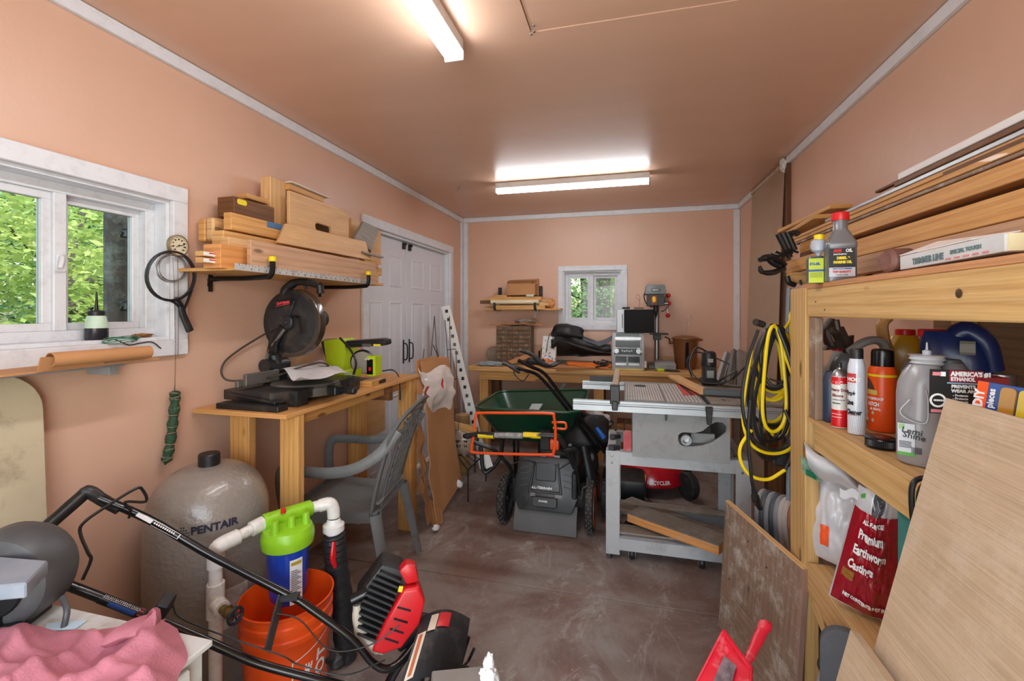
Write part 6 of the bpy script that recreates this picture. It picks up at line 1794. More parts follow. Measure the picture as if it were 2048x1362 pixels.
# engine
b = MB(); b.lathe([(0, .22), (.13, .22), (.15, .26), (.15, .38), (.13, .43), (.06, .45), (0, .45)], 32, m=MX.Translation((mx + .06, 3.14, 0))); b.box(mx + .06, 3.05, .40, .24, .12, .12); t.p('engine', b, BLACK, bevel=0)
b = MB(); b.box(mx - .04, 3.06, .50, .07, .07, .12); b.lathe([(0, 0), (.04, 0), (.04, .02), (0, .02)], 16, m=MX.Translation((mx - .04, 3.06, .56))); t.p('fuel_neck', b, BLACK, bevel=.006)
q = PX(1102, 892, Y=3.02); b = MB(); b.box(q.x, 3.08, q.z - .02, .10, .08, .11); t.p('orange_shroud', b, ORANGE, bevel=.014, seg=2)
q = PX(1106, 918, Y=2.98); b = MB(); b.box(q.x - .02, 2.985, q.z, .13, .004, .045); en = t.p('white_sticker', b, PRINTW); b = MB(); b.box(q.x - .02, 2.982, q.z + .012, .06, .002, .008); sub(en, 'red_stripe', b, RED)
# handle
Yh = 2.66
hb = [PX(934, 872, Y=Yh), PX(960, 869, Y=Yh), PX(1040, 871, Y=Yh), PX(1105, 872, Y=Yh), PX(1122, 880, Y=Yh + .02), PX(1136, 905, Y=Yh + .08), PX(1150, 935, Y=Yh + .16)]
b = MB(); b.tube([PX(1150, 935, Y=Yh + .16)] + hb[::-1][1:] , .017, 12, k=4); b.blob(hb[0], (.03, .018, .018), 2, .1); t.p('upper_bar', b, BLACK)
for x0, x1, m_ in ((957, 988, YELLOW), (1047, 1082, YELLOW), (990, 1046, mat('grey_decal', (150, 150, 150), rough=.4, var=.5, ns=60))):
    b = MB(); b.tube([PX(x0, 870, Y=Yh), PX(x1, 871.5, Y=Yh)], .0182, 14, cap=False); t.p('grip_decal', b, m_)
b = MB(); b.tube(smooth_path([PX(x, y, Y=Yh - .03) for x, y in ((948, 861), (952, 830), (960, 826), (1030, 826), (1100, 827), (1108, 834), (1111, 870), (1107, 904), (1098, 909), (1020, 908), (950, 905), (943, 898), (947, 874))], 4), .0085, 8); t.p('orange_bail', b, ORANGE)
b = MB(); b.tube(smooth_path([PX(x, y, Y=Yh + .05) for x, y in ((1104, 845), (1128, 845), (1132, 850), (1130, 858), (1106, 856))], 3), .007, 8); t.p('orange_pull', b, ORANGE)
for pts in ([(946, 884, 2.70), (985, 898, 2.72), (1008, 920, 2.80), (1020, 935, 2.86), (1030, 960, 2.95)], [(1140, 890, 2.72), (1150, 930, 2.8), (1156, 960, 2.85), (1160, 990, 2.9)], [(1128, 900, 2.7), (1152, 900, 2.74), (1154, 930, 2.78)]):
    b = MB(); b.tube([PX(x, y, Y=Y) for x, y, Y in pts], .013, 8, k=4); t.p('handle_bracket', b, BLACK)
for x, y, Y in ((1032, 955, 2.95), (1150, 948, 2.85)):
    b = MB(); b.box(0, 0, 0, .03, .10, .16, m=MX.Translation(PX(x, y + 20, Y=Y))); t.p('side_plate', b, BLACK, bevel=.006)
b = MB(); b.tube([PX(x, y, Y=Y) for x, y, Y in ((1020, 928, 2.8), (1060, 922, 2.85), (1100, 945, 2.9), (1140, 925, 2.8))], .003, 6, k=5); t.p('cable', b, BLACK)
b = MB(); b.tube([PX(x, y, Y=2.83) for x, y in ((1174, 955), (1174, 972), (1165, 977), (1163, 1000))], .004, 6, k=2); t.p('height_rod', b, STEEL)

# ================================================================== black mower behind it
t = Thing('black_mower', 'black lawn mower with a raised black handle behind the orange-barred mower', 'lawn mower')
def Q(x, y, Y): return PX(x, y, Y=Y)
for dx in (0, 1):
    pts = [Q(1010 + dx * 26, 728 + dx * -8, 3.1), Q(1048 + dx * 15, 740 - dx * 6, 3.12), Q(1078 + dx * 12, 752 - dx * 4, 3.18), Q(1120 + dx * 10, 800, 3.2), Q(1172 + dx * 14, 868, 3.22), Q(1195 + dx * 14, 905, 3.25)]
    b = MB(); b.tube(pts, .0125, 8, k=5); t.p('handle_tube', b, BLACKG)
b = MB(); b.tube([Q(1040, 702, 3.1), Q(1062, 708, 3.1), Q(1085, 728, 3.12), Q(1105, 730, 3.15), Q(1125, 722, 3.15)], [.008, .014, .02, .018, .01], 8, k=4); b.blob(Q(1072, 722, 3.14), (.07, .03, .025), 4, .4); t.p('control_housing', b, BLACK)
b = MB(); b.tube([Q(1028, 735, 3.1), Q(1029, 748, 3.1), Q(1045, 762, 3.1), Q(1058, 748, 3.1)], .004, 6, k=4); b.tube([Q(1005, 726, 3.08), Q(1012, 728, 3.08), Q(1040, 745, 3.1)], .012, 8); t.p('trigger_loop', b, BLACK)
b = MB(); b.box(0, 0, 0, .02, .02, .05, m=MX.Translation(Q(1126, 772, 3.2)) @ Euler((0, .6, 0)).to_matrix().to_4x4()); t.p('cable_clip', b, BLACK)
b = MB(); b.blob(Q(1168, 868, 3.40), (.20, .16, .15), 5, .3, 1.5); t.p('grass_bag', b, BAG)
b = MB(); b.tube([Q(1160, 860, 3.3), Q(1180, 960, 3.22)], [.04, .05], 12); b.blob(Q(1178, 925, 3.3), (.07, .08, .12), 2, .2); t.p('motor_cover', b, BLACK)
b = MB(); b.box(-.02, 3.36, .16, .30, .30, .14); t.p('deck', b, BLACK, bevel=.03, seg=2)
for x, y in ((-.145, 3.18), (.02, 3.34)):
    M = MX.Translation((x, y, .115)) @ MX.Rotation(PI / 2, 4, 'Y'); b = MB(M); b.lathe([(0, -.02), (.06, -.024), (.105, -.024), (.115, -.015), (.115, .015), (.105, .024), (.06, .024), (0, .02)], 28)
    for k in range(18): b.box(0, 0, 0, .008, .014, .03, m=MX.Rotation(2 * PI * k / 18, 4, 'Z') @ MX.Translation((.116, 0, 0)))
    t.p('wheel', b, RUBBER)
b = MB(); b.tube([Q(1193, 855, 3.1), Q(1208, 876, 3.1)], [.012, .018], 10); t.p('blue_grip', b, mat('blue_grip', (30, 100, 190), rough=.3))
# green tub with red and white bag
t = Thing('seed_spreader', 'small dark green hopper holding a red and white bag behind the black mower', 'spreader')
p = Q(1180, 850, 3.85)
b = MB(MX.Translation((p.x, 3.85, 0))); b.lathe([(.10, .30), (.17, .42), (.20, p.z + .03), (.19, p.z + .03), (.16, .42), (0, .34)], 24); t.p('hopper', b, GRN)
for a in (0, 2.1, 4.2):
    b = MB(); b.tube([(p.x + .1 * math.cos(a), 3.85 + .1 * math.sin(a), .32), (p.x + .2 * math.cos(a), 3.85 + .2 * math.sin(a), .01)], .01, 8); t.p('leg', b, BLACK)
t = Thing('seed_bag', 'crumpled red and white plastic bag in the green hopper', 'bag')
b = MB(); b.blob((p.x + .03, 3.83, p.z + .04), (.14, .11, .09), 3, .4, 2.2); t.p('bag_body', b, mat('white_film', (205, 205, 208), rough=.25, var=.12))
b = MB(); b.blob((p.x - .08, 3.78, p.z + .05), (.085, .06, .08), 5, .4, 2.2); t.p('red_print', b, RED)
# dark crate stack far back right under bench
for k, (x, y, sx_, sz_, m_, lab) in enumerate(((1262, 905, .26, .34, CARDD, 'brown carton under the back bench behind the table saw'), (1135, 905, .24, .30, CARD, 'plain carton in the shade behind the mowers'))):
    b = MB(); q = Q(x, y, 4.35); b.box(q.x, 4.45, sz_ / 2 + .002, sx_, .3, sz_); solo('cardboard_box', lab, 'box', b, m_, bevel=.003)
# ================================================================== red mower under the saw
t = Thing('red_mower', 'red lawn mower with white lettering parked behind the table saw legs', 'lawn mower')
REDM = mat('gloss_red_deck', (186, 14, 30), rough=.2, var=.05, coat=.6)
rc_ = Q(1304, 950, 3.62)
b = MB(MX.Translation((rc_.x, 3.78, 0))); b.lathe([(0, .24), (.14, .24), (.22, .20), (.262, .12), (.268, .085), (.262, .075)], 40, sy=1.0); t.p('deck', b, REDM)
b = MB(MX.Translation((rc_.x, 3.80, 0))); b.lathe([(.14, .23), (.15, .38), (.12, .44), (0, .45)], 24); t.p('engine', b, BLACK)
def dk(p, R=.262, x0=rc_.x, y0=3.78): a = -PI / 2 + (p.x) / R; return V((x0 + (R + .010 - (p.y) * .35) * math.cos(a), y0 + (R + .010 - p.y * .35) * math.sin(a), .098 + p.y))
b = MB(); b.text('RECYCLER', .036, MX(), bold=.001, warp=lambda p: dk(V((p.x + .045, p.y + .01, 0))), sx=1.0, align='CENTER', ex=0); t.p('lettering', b, PRINTW)
b = MB(); b.grid(lambda u, v: dk(V((-.15 + u * .10, .0 + (v if abs(u - .5) < .3 else max(v, .35)) * .07, 0))), 6, 4); t.p('yellow_decal', b, YELLOW)
b = MB(); b.grid(lambda u, v: dk(V((-.115 + u * .03, .018 + v * .03, 0))) + V((0, -.003, 0)), 3, 3); t.p('black_emblem', b, PRINTK)
for x, y, r in ((Q(1226, 950, 3.5).x, 3.52, .115), (Q(1376, 950, 3.6).x, 3.58, .10), (Q(1240, 950, 4.0).x, 4.05, .10), (Q(1366, 950, 4.0).x, 4.05, .10)):
    M = MX.Translation((x, y, r)) @ Euler((0, PI / 2, .5)).to_matrix().to_4x4(); b = MB(M); b.lathe([(0, -.02), (r * .5, -.03), (r * .92, -.03), (r, -.02), (r, .02), (r * .92, .03), (r * .5, .03), (0, .02)], 28); t.p('wheel', b, RUBBER)
b = MB(); b.tube([PX(1272, 962, t=3.4), PX(1290, 988, Z=.006), PX(1320, 1030, Z=.006)], .005, 6, k=4); t.p('pull_cord', b, BLACK)

# ================================================================== table saw
t = Thing('table_saw', 'grey contractor table saw on a grey steel stand with ribbed top and aluminium rails', 'table saw')
TZ = .925
YF = 2.50
def G(x, y, Y=YF): return PX(x, y, Y=Y)
x0 = G(1248, 800).x; x1 = .40
b = MB(); b.box((x0 + .20) / 2, (YF + 3.10) / 2, TZ - .018, .20 - x0, .60, .036); t.p('table_wing', b, GREYM, bevel=.002)
b = MB(); b.box((.203 + x1) / 2, (YF + 3.10) / 2, TZ - .018, x1 - .203, .60, .036); t.p('main_table', b, GREYM, bevel=.002)
b = MB()
for k in range(15):
    x = x0 + .012 + k * (.19 - x0) / 15; b.box(x, YF + .30, TZ + .0015, .0065, .56, .004)
for k in range(10): 
    x = .215 + k * .018; b.box(x, YF + .30, TZ + .0015, .007, .56, .004)
t.p('table_ribs', b, mat('light_rib', (206, 202, 196), rough=.5), kind='stuff')
b = MB(); b.quad([PX(1352, 768, Z=TZ + .004), PX(1380, 768, Z=TZ + .004), PX(1398, 790, Z=TZ + .004), PX(1368, 790, Z=TZ + .004)], .003); tp_ = t.p('throat_plate', b, mat('red_insert', (196, 74, 74), rough=.5))
b = MB(); b.bar(PX(1362, 771, Z=TZ + .006), PX(1384, 789, Z=TZ + .006), .012, .004); sub(tp_, 'blade_slot', b, BLACK)
b = MB(); b.lathe([(0, .003), (.035, .003), (.036, 0)], 20, m=MX.Translation(PX(1280, 772, Z=TZ + .002))); t.p('round_cap', b, BLACK)
for yy, xa, xb, zz in ((2.45, G(1146, 800, 2.45).x, .92, TZ - .002), (3.13, Q(1165, 770, 3.13).x, .92, TZ - .002)):
    b = MB()
    b.prism([(0, -.055), (.030, -.055), (.030, 0), (0, 0), (0, -.012), (.006, -.016), (.006, -.022), (0, -.026)], xb - xa, m=MX(((0, 0, 1, xa), (1, 0, 0, yy - .0), (0, 1, 0, zz), (0, 0, 0, 1)))); t.p('front_rail' if yy < 3 else 'rear_rail', b, ALU)
b = MB(); fx_ = G(1230, 780, 2.47).x; b.bar((fx_, 2.47, TZ + .055), (fx_, 3.14, TZ + .055), .035, .055); fn = t.p('rip_fence', b, mat('tan_fence', (188, 172, 150), rough=.5, dirt=(120, 100, 90), damt=.4), bevel=.004)
b = MB(); b.box(fx_, 2.45, TZ + .035, .05, .05, .10); b.box(fx_, 2.425, TZ - .02, .03, .015, .05); sub(fn, 'fence_clamp', b, BLACK, bevel=.004)
b = MB(); b.box(Q(1210, 768, 3.10).x, 3.10, TZ + .02, .20, .02, .035); t.p('dark_fence_face', b, BLACK, bevel=.002)
b = MB(); q = G(1418, 815, 2.44); b.prism([(-.018, .03), (.018, .03), (.010, -.06), (-.010, -.06)], .018, m=fr((q.x, 2.445, TZ - .035), (1, 0, 0), (0, 0, 1))); t.p('rail_pointer', b, BLACK, bevel=.003)
# cabinet with swoosh opening
cx0, cx1 = G(1265, 850).x + .0, G(1462, 850).x
cz1, cz0 = .868, G(1265, 915).z
Mc = fr((cx0, YF + .02, cz0), (1, 0, 0), (0, 0, 1))
def cc_(x, y):
    p = PX(x, y, Y=YF + .02); return (p.x - cx0, p.z - cz0)
rim = [(1356, 880), (1357, 870), (1364, 865), (1374, 865), (1390, 866), (1405, 862), (1420, 850), (1432, 844), (1445, 845), (1453, 853), (1452, 864), (1440, 874), (1425, 884), (1405, 891), (1385, 893), (1366, 892), (1359, 888)]
hole = [cc_(*p) for p in rim]
W_, H_ = cx1 - cx0, cz1 - cz0
i0 = min(range(len(hole)), key=lambda i: hole[i][1]); hol = hole[i0:] + hole[:i0]
# orientation of rim: pixel order runs clockwise as seen
area = sum(hol[i][0] * hol[(i + 1) % len(hol)][1] - hol[(i + 1) % len(hol)][0] * hol[i][1] for i in range(len(hol)))
if area > 0: hol = [hol[0]] + hol[1:][::-1]
poly = [(0, 0), (hol[0][0] - .0002, 0), (hol[0][0] - .0002, hol[0][1])] + hol[1:] + [(hol[0][0] + .0002, hol[0][1]), (hol[0][0] + .0002, 0), (W_, 0), (W_, H_), (0, H_)]
b = MB(); b.prism(poly, .012, m=Mc @ MX.Translation((0, 0, -.012))); t.p('cabinet_front', b, GREYM)
b = MB(); b.box(cx0 + .006, YF + .27, (cz0 + cz1) / 2, .012, .48, H_); b.box(cx1 - .006, YF + .27, (cz0 + cz1) / 2, .012, .48, H_); b.box((cx0 + cx1) / 2, YF + .51, (cz0 + cz1) / 2, W_, .012, H_); t.p('cabinet_shell', b, GREYM)
q = PX(1372, 879, Y=YF + .02); b = MB(fr(q, (1, 0, 0), (0, 0, 1))); b.lathe([(.0, -.02), (.018, -.02), (.020, .02), (.026, .02), (.030, .012), (.030, -.03)], 28); t.p('crank_hub', b, STEEL)
b = MB(); q = PX(1405, 876, Y=YF + .10); b.box(q.x, q.y, q.z, .12, .03, .055); t.p('inner_bracket', b, GREYM, bevel=.003)
b = MB(); q = PX(1332, 835, Y=YF); b.box(q.x, YF, q.z + .01, .008, .02, .05); t.p('rail_bolt', b, BLACK)
# stand
SM = mat('stand_grey', (190, 193, 196), rough=.45, metal=.15, var=.05, dirt=(110, 104, 98), damt=.35, dscale=9)
lxs = (-.075, .60); lys = (2.61, 3.08)
for i, x in enumerate(lxs):
    for j, y in enumerate(lys):
        b = MB(); s_ = 1 if i else -1
        b.box(x, y, .32, .075, .004, .585); b.box(x + s_ * .036, y + (.03 if j == 0 else -.03), .32, .004, .06, .585)
        lg_ = t.p('leg', b, SM)
        if j == 0:
            b = MB()
            for z in (.585, .545): b.lathe([(0, .006), (.005, .005), (.007, 0)], 10, m=fr((x - .005, y - .002, z), (1, 0, 0), (0, 0, 1)))
            sub(lg_, 'bolt', b, STEEL, kind='stuff')
        b = MB(); b.lathe([(.016, 0), (.018, .006), (.006, .012), (.006, .03)], 12, m=MX.Translation((x + s_ * .02, y + .01, 0))); sub(lg_, 'foot', b, STEEL)
for z, h in ((.573, .075), (.088, .07)):
    for y in lys: b = MB(); b.box((lxs[0] + lxs[1]) / 2, y + (.004 if y < 3 else -.004), z, lxs[1] - lxs[0] - .0, .004, h); b.box((lxs[0] + lxs[1]) / 2, y + (.022 if y < 3 else -.022), z + h / 2, lxs[1] - lxs[0], .04, .004); t.p('cross_beam', b, SM)
    for x in lxs: b = MB(); b.box(x + (-.03 if x < 0 else .03), (lys[0] + lys[1]) / 2, z, .004, lys[1] - lys[0], h); b.box(x + (-.01 if x < 0 else .01), (lys[0] + lys[1]) / 2, z + h / 2, .045, lys[1] - lys[0], .004); t.p('side_beam', b, SM)
for x, y in ((G(1264, 1120, 2.62).x, 2.635), (G(1405, 1130, 2.62).x, 2.635), (.05, 3.0), (.5, 3.0)):
    b = MB(MX.Translation((x, y, .032)) @ MX.Rotation(PI / 2, 4, 'Y')); b.lathe([(0, -.012), (.026, -.014), (.031, -.006), (.031, .006), (.026, .014), (0, .012)], 20); cs = t.p('caster', b, BLACK)
    b = MB(); b.box(x - .018, y, .042, .003, .03, .04); b.box(x + .018, y, .042, .003, .03, .04); b.box(x, y, .062, .045, .045, .004); sub(cs, 'caster_fork', b, STEEL)
b = MB()
for k, yy in enumerate((2.62, 2.85)): 
    b.box(-.06, yy + .02, .625, .045, .03, .022, rot=(0, 0, .3)); b.box(-.085, yy, .628, .03, .05, .016)
t.p('push_stick_clip', b, BLACK, kind='stuff')
# red tag hanging
t = Thing('red_tag', 'worn red tag hanging at the left side of the table saw', 'tag')
q = PX(1255, 880, Y=2.60); b = MB(); b.prism([(-.022, -.06), (.022, -.06), (.022, .04), (.012, .055), (-.012, .055), (-.022, .04)], .004, m=fr(q, (1, 0, 0), (0, 0, 1))); t.p('tag_plate', b, mat('worn_red_tag', (196, 84, 88), rough=.6, dirt=(220, 190, 185), damt=.4, dscale=20)); b = MB(); b.tube([q + V((0, 0, .05)), PX(1248, 856, Y=2.62), PX(1253, 840, Y=2.62), PX(1262, 850, Y=2.62)], .003, 6, k=4); t.p('tie', b, BLACK)
# boards lying in the stand
SB = 'boards lying across the table saw stand'
b = MB(); b.bar(PX(1250, 1008, Z=.15) + V((-.02, .02, 0)), PX(1460, 1090, Z=.15), .22, .022); solo('dusty_board', 'wide dusty grey board lying flat across the table saw stand', 'board', b, GREYW, group=SB, bevel=.002)
b = MB(); b.bar(PX(1268, 1032, Z=.185) + V((0, .035, 0)), PX(1452, 1098, Z=.185) + V((0, .035, 0)), .155, .045); _po = solo('pine_offcut', 'pine two-by-four with bright orange side on top of the wide grey board', 'board', b, wood('pine_dusty_orange', (226, 160, 92), (190, 122, 64), dust=(190, 178, 164), damt=.4), group=SB, bevel=.002)
b = MB(); b.bar(PX(1268, 1032, Z=.185) + V((0, .035, .024)), PX(1452, 1098, Z=.185) + V((0, .035, .024)), .155, .004); sub(_po, 'dusty_top', b, GREYW)
b = MB(); b.box(.26, 3.04, .14, .66, .09, .014); solo('grey_lath', 'thin grey lath along the rear of the saw stand', 'board', b, GREYW, group=SB)
b = MB(); b.box(.24, 2.69, .138, .64, .10, .012); solo('grey_lath', 'thin grey lath along the front of the saw stand', 'board', b, GREYW, group=SB)
b = MB(); q = PX(1268, 1062, Z=.10); b.box(q.x, q.y + .1, .05, .11, .10, .085); solo('black_pad', 'speckled black block under the boards in the saw stand', 'block', b, RUBBER, bevel=.01)

# things on the right wing of the saw
b = MB(); b.bar(PX(1347, 753, Z=TZ + .025), PX(1413, 786, Z=TZ + .025), .07, .02); solo('wood_batten', 'tan batten lying diagonally on the ribbed saw table', 'board', b, PINEL, bevel=.002)
b = MB(); b.box(.66, 2.80, TZ + .004, .48, .60, .016); solo('particle_board', 'dusty brown board lying on the rails right of the saw table', 'board', b, GREYW, bevel=.002)
t = Thing('router', 'black corded power tool standing on the saw table', 'power tool')
q = PX(1418, 760, t=2.85); RB = V((q.x, q.y, TZ + .014))
b = MB(MX.Translation(RB)); b.box(0, 0, .02, .10, .12, .03); b.box(0, 0, .075, .075, .09, .09); b.lathe([(0, .11), (.042, .11), (.045, .13), (.042, .20), (.03, .21), (0, .21)], 22); t.p('motor_body', b, BLACK, bevel=.006)
b = MB(MX.Translation(RB)); b.box(.0, -.048, .07, .04, .004, .045); t.p('grey_plate', b, STEEL); b = MB(MX.Translation(RB)); b.box(0, -.05, .155, .03, .01, .022); t.p('switch', b, GREYM)
b = MB(); rnd = random.Random(77)
b.tube([RB + V((.0, 0, .2)), RB + V((-.08, -.02, .23)), RB + V((-.12, -.03, .12)), RB + V((-.07, -.05, .03)), RB + V((.02, -.10, .02)), RB + V((.12, -.08, .05)), RB + V((.22, .0, .12)), RB + V((.30, .06, .06)), RB + V((.40, 0, .03)), RB + V((.45, -.06, .02))], .0055, 7, k=6)
b.tube([RB + V((.04, -.12, .02)), RB + V((.09, -.15, .05)), RB + V((.14, -.10, .10)), RB + V((.08, -.08, .06)), RB + V((.03, -.11, .02)), RB + V((.12, -.16, .015)), RB + V((.3, -.2, .02)), RB + V((.42, -.18, .02))], .0055, 7, k=6)
b.tube([RB + V((-.10, .0, .04)), RB + V((-.13, .0, .14)), RB + V((-.08, .02, .20)), RB + V((.03, .03, .17)), RB + V((.12, .0, .13))], .0045, 7, k=6)
t.p('power_cord', b, BLACK)
t = Thing('hand_plane', 'dark grey flat tool base lying in front of the cords', 'power tool'); q = PX(1450, 790, t=2.45)
b = MB(); b.box(0, 0, 0, .22, .05, .035, m=MX.Translation((q.x, q.y, TZ + .032)) @ Euler((0, 0, -.1)).to_matrix().to_4x4()); t.p('base', b, mat('slate_grey', (78, 86, 92), rough=.5), bevel=.006)
for k, (x, top, bot, w_, m_) in enumerate(((1448, 708, 775, .05, ALU), (1468, 704, 775, .06, mat('dark_profile', (120, 116, 112), rough=.5, metal=.4)), (1484, 704, 790, .06, mat('ribbed_profile', (146, 142, 138), rough=.5, metal=.4)))):
    A, B_ = PX(x + 8 - k * 4, top, t=3.2 - .05 * k), PX(x - 12 + k * 6, bot, t=2.95 - .05 * k)
    b = MB(); b.bar(A, B_, w_, .03, up=(0, 1, .3))
    for s_ in (-1, 0, 1): b.bar(A + V((s_ * .016, -.018, 0)), B_ + V((s_ * .016, -.018, 0)), .005, .008, up=(0, 1, .3))
    solo('metal_profile', ('white aluminium fence profile leaning left of two grey ones', 'dark grey metal profile leaning in the middle of three', 'ribbed grey metal profile nearest the corner trim')[k], 'metal profile', b, m_, group='metal profiles leaning behind the saw')

# ================================================================== hardboard sheet on the right wall
b = MB(); b.quad([(RX - .10, 3.46, .01), (RX - .10, 4.26, .01), (RX - .022, 4.26, 2.405), (RX - .022, 3.46, 2.405)], .006)
solo('hardboard_sheet', 'tall plain brown hardboard sheet leaning on the right wall near the back', 'panel', b, HARDB)
b = MB(); b.bar((RX - .012, 3.40, 1.6), (RX - .012, 3.40, 2.40), .035, .02, up=(1, 0, 0)); solo('wall_batten', 'dark thin batten on the right wall beside the hardboard sheet', 'batten', b, BROWNW)

# ================================================================== right shelving unit
XS = .57
t = Thing('shelving_unit', 'rough pine two-by-four shelving unit along the right wall', 'shelving')
ST, S2, S3 = 1.487, 1.058, .585       # shelf top heights
PK = wood('knotty_pine', (216, 180, 122), (182, 136, 74)); PKD = wood('shaded_pine', (214, 176, 120), (180, 134, 76))
def beam(nm, x, y0, y1, z0, z1, w=.038, m=None, par=None):
    b = MB(); b.box(x + w / 2, (y0 + y1) / 2, (z0 + z1) / 2, w, y1 - y0, z1 - z0); return t.p(nm, b, m or PK, bevel=.003)
beam('top_rail', XS, .12, 1.655, 1.383, ST - .014)
b = MB(); b.box((XS + RX - .02) / 2, .90, ST - .007, RX - .02 - XS, 1.60, .014); t.p('top_shelf', b, wood('chipboard_edge', (206, 150, 104), (176, 120, 78), knot=False, ring=3), bevel=.001)
beam('post', XS - .004, 1.66, 1.80, 0, 1.478, w=.040)
beam('inner_post', XS + .004, 1.60, 1.654, S2, 1.382, w=.022, m=OLDW)
beam('post', XS - .002, .14, .23, 0, 1.38)
beam('rear_post', RX - .06, 1.66, 1.75, 0, 1.47, m=PKD); beam('rear_post', RX - .06, .15, .23, 0, 1.47, m=PKD)
beam('middle_rail', XS, .24, 1.60, S2 - .092, S2 - .010)
b = MB(); b.box((XS + RX - .02) / 2, .92, S2 - .005, RX - .02 - XS, 1.46, .012); t.p('middle_shelf', b, PKD, bevel=.001)
beam('lower_rail', XS, .24, 1.655, S3 - .098, S3 - .010, m=PKD)
b = MB(); b.box((XS + RX - .02) / 2, .92, S3 - .005, RX - .02 - XS, 1.46, .012); t.p('lower_shelf', b, PKD, bevel=.001)
b = MB(); b.box(RX - .035, 1.06, 1.225, .02, 1.6, .30); t.p('back_panel', b, wood('brown_back_panel', (150, 112, 74), (112, 80, 50)))  # back board in its own brown wood colour
b = MB(); b.bar((XS + .02, 1.62, .50), (XS + .02, .80, .20), .036, .085); t.p('brace', b, PKD, bevel=.003)
# round knot on the top rail
for y, z, r in ((.965, 1.432, .0085), (1.585, 1.43, .003), (1.52, 1.405, .003)):
    b = MB(fr((XS - .0012, y, z), (0, -1, 0), (0, 0, 1))); b.lathe([(0, .001), (r * .8, .001), (r, 0)], 20); t.p('knot', b, mat('dark_knot', (70, 44, 26), rough=.6, var=.3, ns=90))

# ================================================================== lumber rack above
LR = 'long lumber lying on the right wall rack'
def lum(label, a, w, slope_lo, slope_hi, xl, m, y_near=.28, name='long_board', bevel=.002, wedge=0):
    z0, z1 = CAM_H + slope_lo * a / CS, CAM_H + slope_hi * a / CS
    Zc = 900 * a / (CS * (xl - 1253.3)); y1 = (Zc + SN * a) / CS
    b = MB(); b.box(a + w / 2, (y_near + y1) / 2, (z0 + z1) / 2, w, y1 - y_near, z1 - z0, rot=(wedge, 0, 0))
    return solo(name, label, 'board', b, m, group=LR, bevel=bevel)
lum('broad orange pine plank at the front of the right lumber rack', .76, .04, .238, .312, 1572, PINEG)
lum('reddish rough board lying low behind the book on the right shelf', .705, .035, .16, .236, 1690, REDW)
lum('second broad golden plank above the front plank', .82, .16, .335, .392, 1600, PINEG)
lum('dark strip added as the shaded underside of the second broad plank', .86, .10, .312, .334, 1600, BROWNW)  # dark strip puts the shade under the second plank into colour
lum('weathered narrow board on top of the second plank', .83, .14, .396, .408, 1590, OLDW)
lum('golden strip ending left of the oil bottle cap', .845, .05, .410, .428, 1583, PINEG, y_near=1.05)
lum('second golden strip stacked above the first', .86, .05, .430, .446, 1580, PINE, y_near=1.15)
lum('dark brown board in the upper lumber stack', .85, .09, .412, .440, 1885, BROWNW)
lum('grey aluminium strip between the upper boards', .87, .03, .447, .462, 1650, ALU)
lum('brown moulding strip under the white strip', .88, .03, .464, .482, 1788, BROWNW)
lum('white painted moulding strip on top of the lumber stack', .885, .012, .484, .508, 1796, PRINTW)
lum('thin splintered dark lath beside the white strip', .93, .02, .476, .486, 1750, BROWNW, y_near=1.2)
# two short brown boards tilting up at the far end
for k, (P0, P1, m_) in enumerate(((PX(1572, 462, X=.93), PX(1682, 412, X=.93), PINEG), (PX(1584, 470, X=.88), PX(1650, 432, X=.88), PINE))):
    b = MB(); b.bar(P0, P1, .09, .020); solo('short_board', ('upper', 'lower')[k] + ' short brown board sticking up at the far end of the rack', 'board', b, m_, group=LR, bevel=.002)
# black spring/bar clamps hanging at the end
t = Thing('rack_clamps', 'cluster of black plastic clamps at the far end of the lumber rack', 'clamps')
for k, (pts, r) in enumerate((([(1556, 468), (1562, 480), (1572, 500), (1580, 515)], .014), ([(1566, 466), (1574, 484), (1582, 504)], .014), ([(1574, 464), (1582, 482), (1590, 500)], .013), ([(1580, 468), (1590, 464), (1597, 470)], .012))):
    b = MB(); b.tube([PX(x, y, t=2.20) for x, y in pts], r, 8, k=3); t.p('clamp_arm', b, BLACK)
t2 = Thing('black_hand_clamp', 'black curved hand clamp sticking out left of the lumber rack', 'clamp')
for pts, r in (([(1520, 520), (1535, 515), (1552, 520), (1570, 530)], [.020, .028, .026, .018]), ([(1519, 532), (1524, 544), (1545, 545), (1568, 536)], [.012, .018, .022, .018]), ([(1532, 512), (1545, 526), (1560, 533)], .02)):
    b = MB(); b.tube([PX(x, y, t=2.16) for x, y in pts], r, 10, k=4, flat=.6); t2.p('jaw', b, BLACK)
for pts in ([(1540, 508), (1555, 512), (1575, 510)], [(1550, 503), (1565, 508), (1585, 506)], [(1556, 516), (1575, 500), (1596, 505)]):
    b = MB(); b.tube([PX(x, y, t=2.18) for x, y in pts], .006, 7, k=3); t.p('clamp_wire', b, BLACK)
b = MB(); b.tube([PX(x, y, t=2.05) for x, y in ((1574, 552), (1578, 565), (1590, 570))], .012, 8, k=3); b.tube([PX(x, y, t=2.05) for x, y in ((1600, 560), (1603, 570))], .005, 6); t.p('lower_hook', b, BLACK)
t = Thing('rack_bracket', 'pine arm carrying the right lumber rack', 'bracket')
for y in (2.35, .62):
    b = MB(); b.box(.895, y, 1.555, .33, .05, .05); b.box(1.045, y, 1.59, .04, .05, .16); t.p('rack_arm', b, PKD, bevel=.003)

# ================================================================== things on the top shelf
BG = mat('silver_bottle', (122, 124, 130), rough=.35, metal=.35, var=.04, dirt=(90, 88, 86), damt=.3)


def fbox(x0, x1, y0, y1, z0, z1): return (x0 + x1) / 2, (y0 + y1) / 2, (z0 + z1) / 2, x1 - x0, y1 - y0, z1 - z0


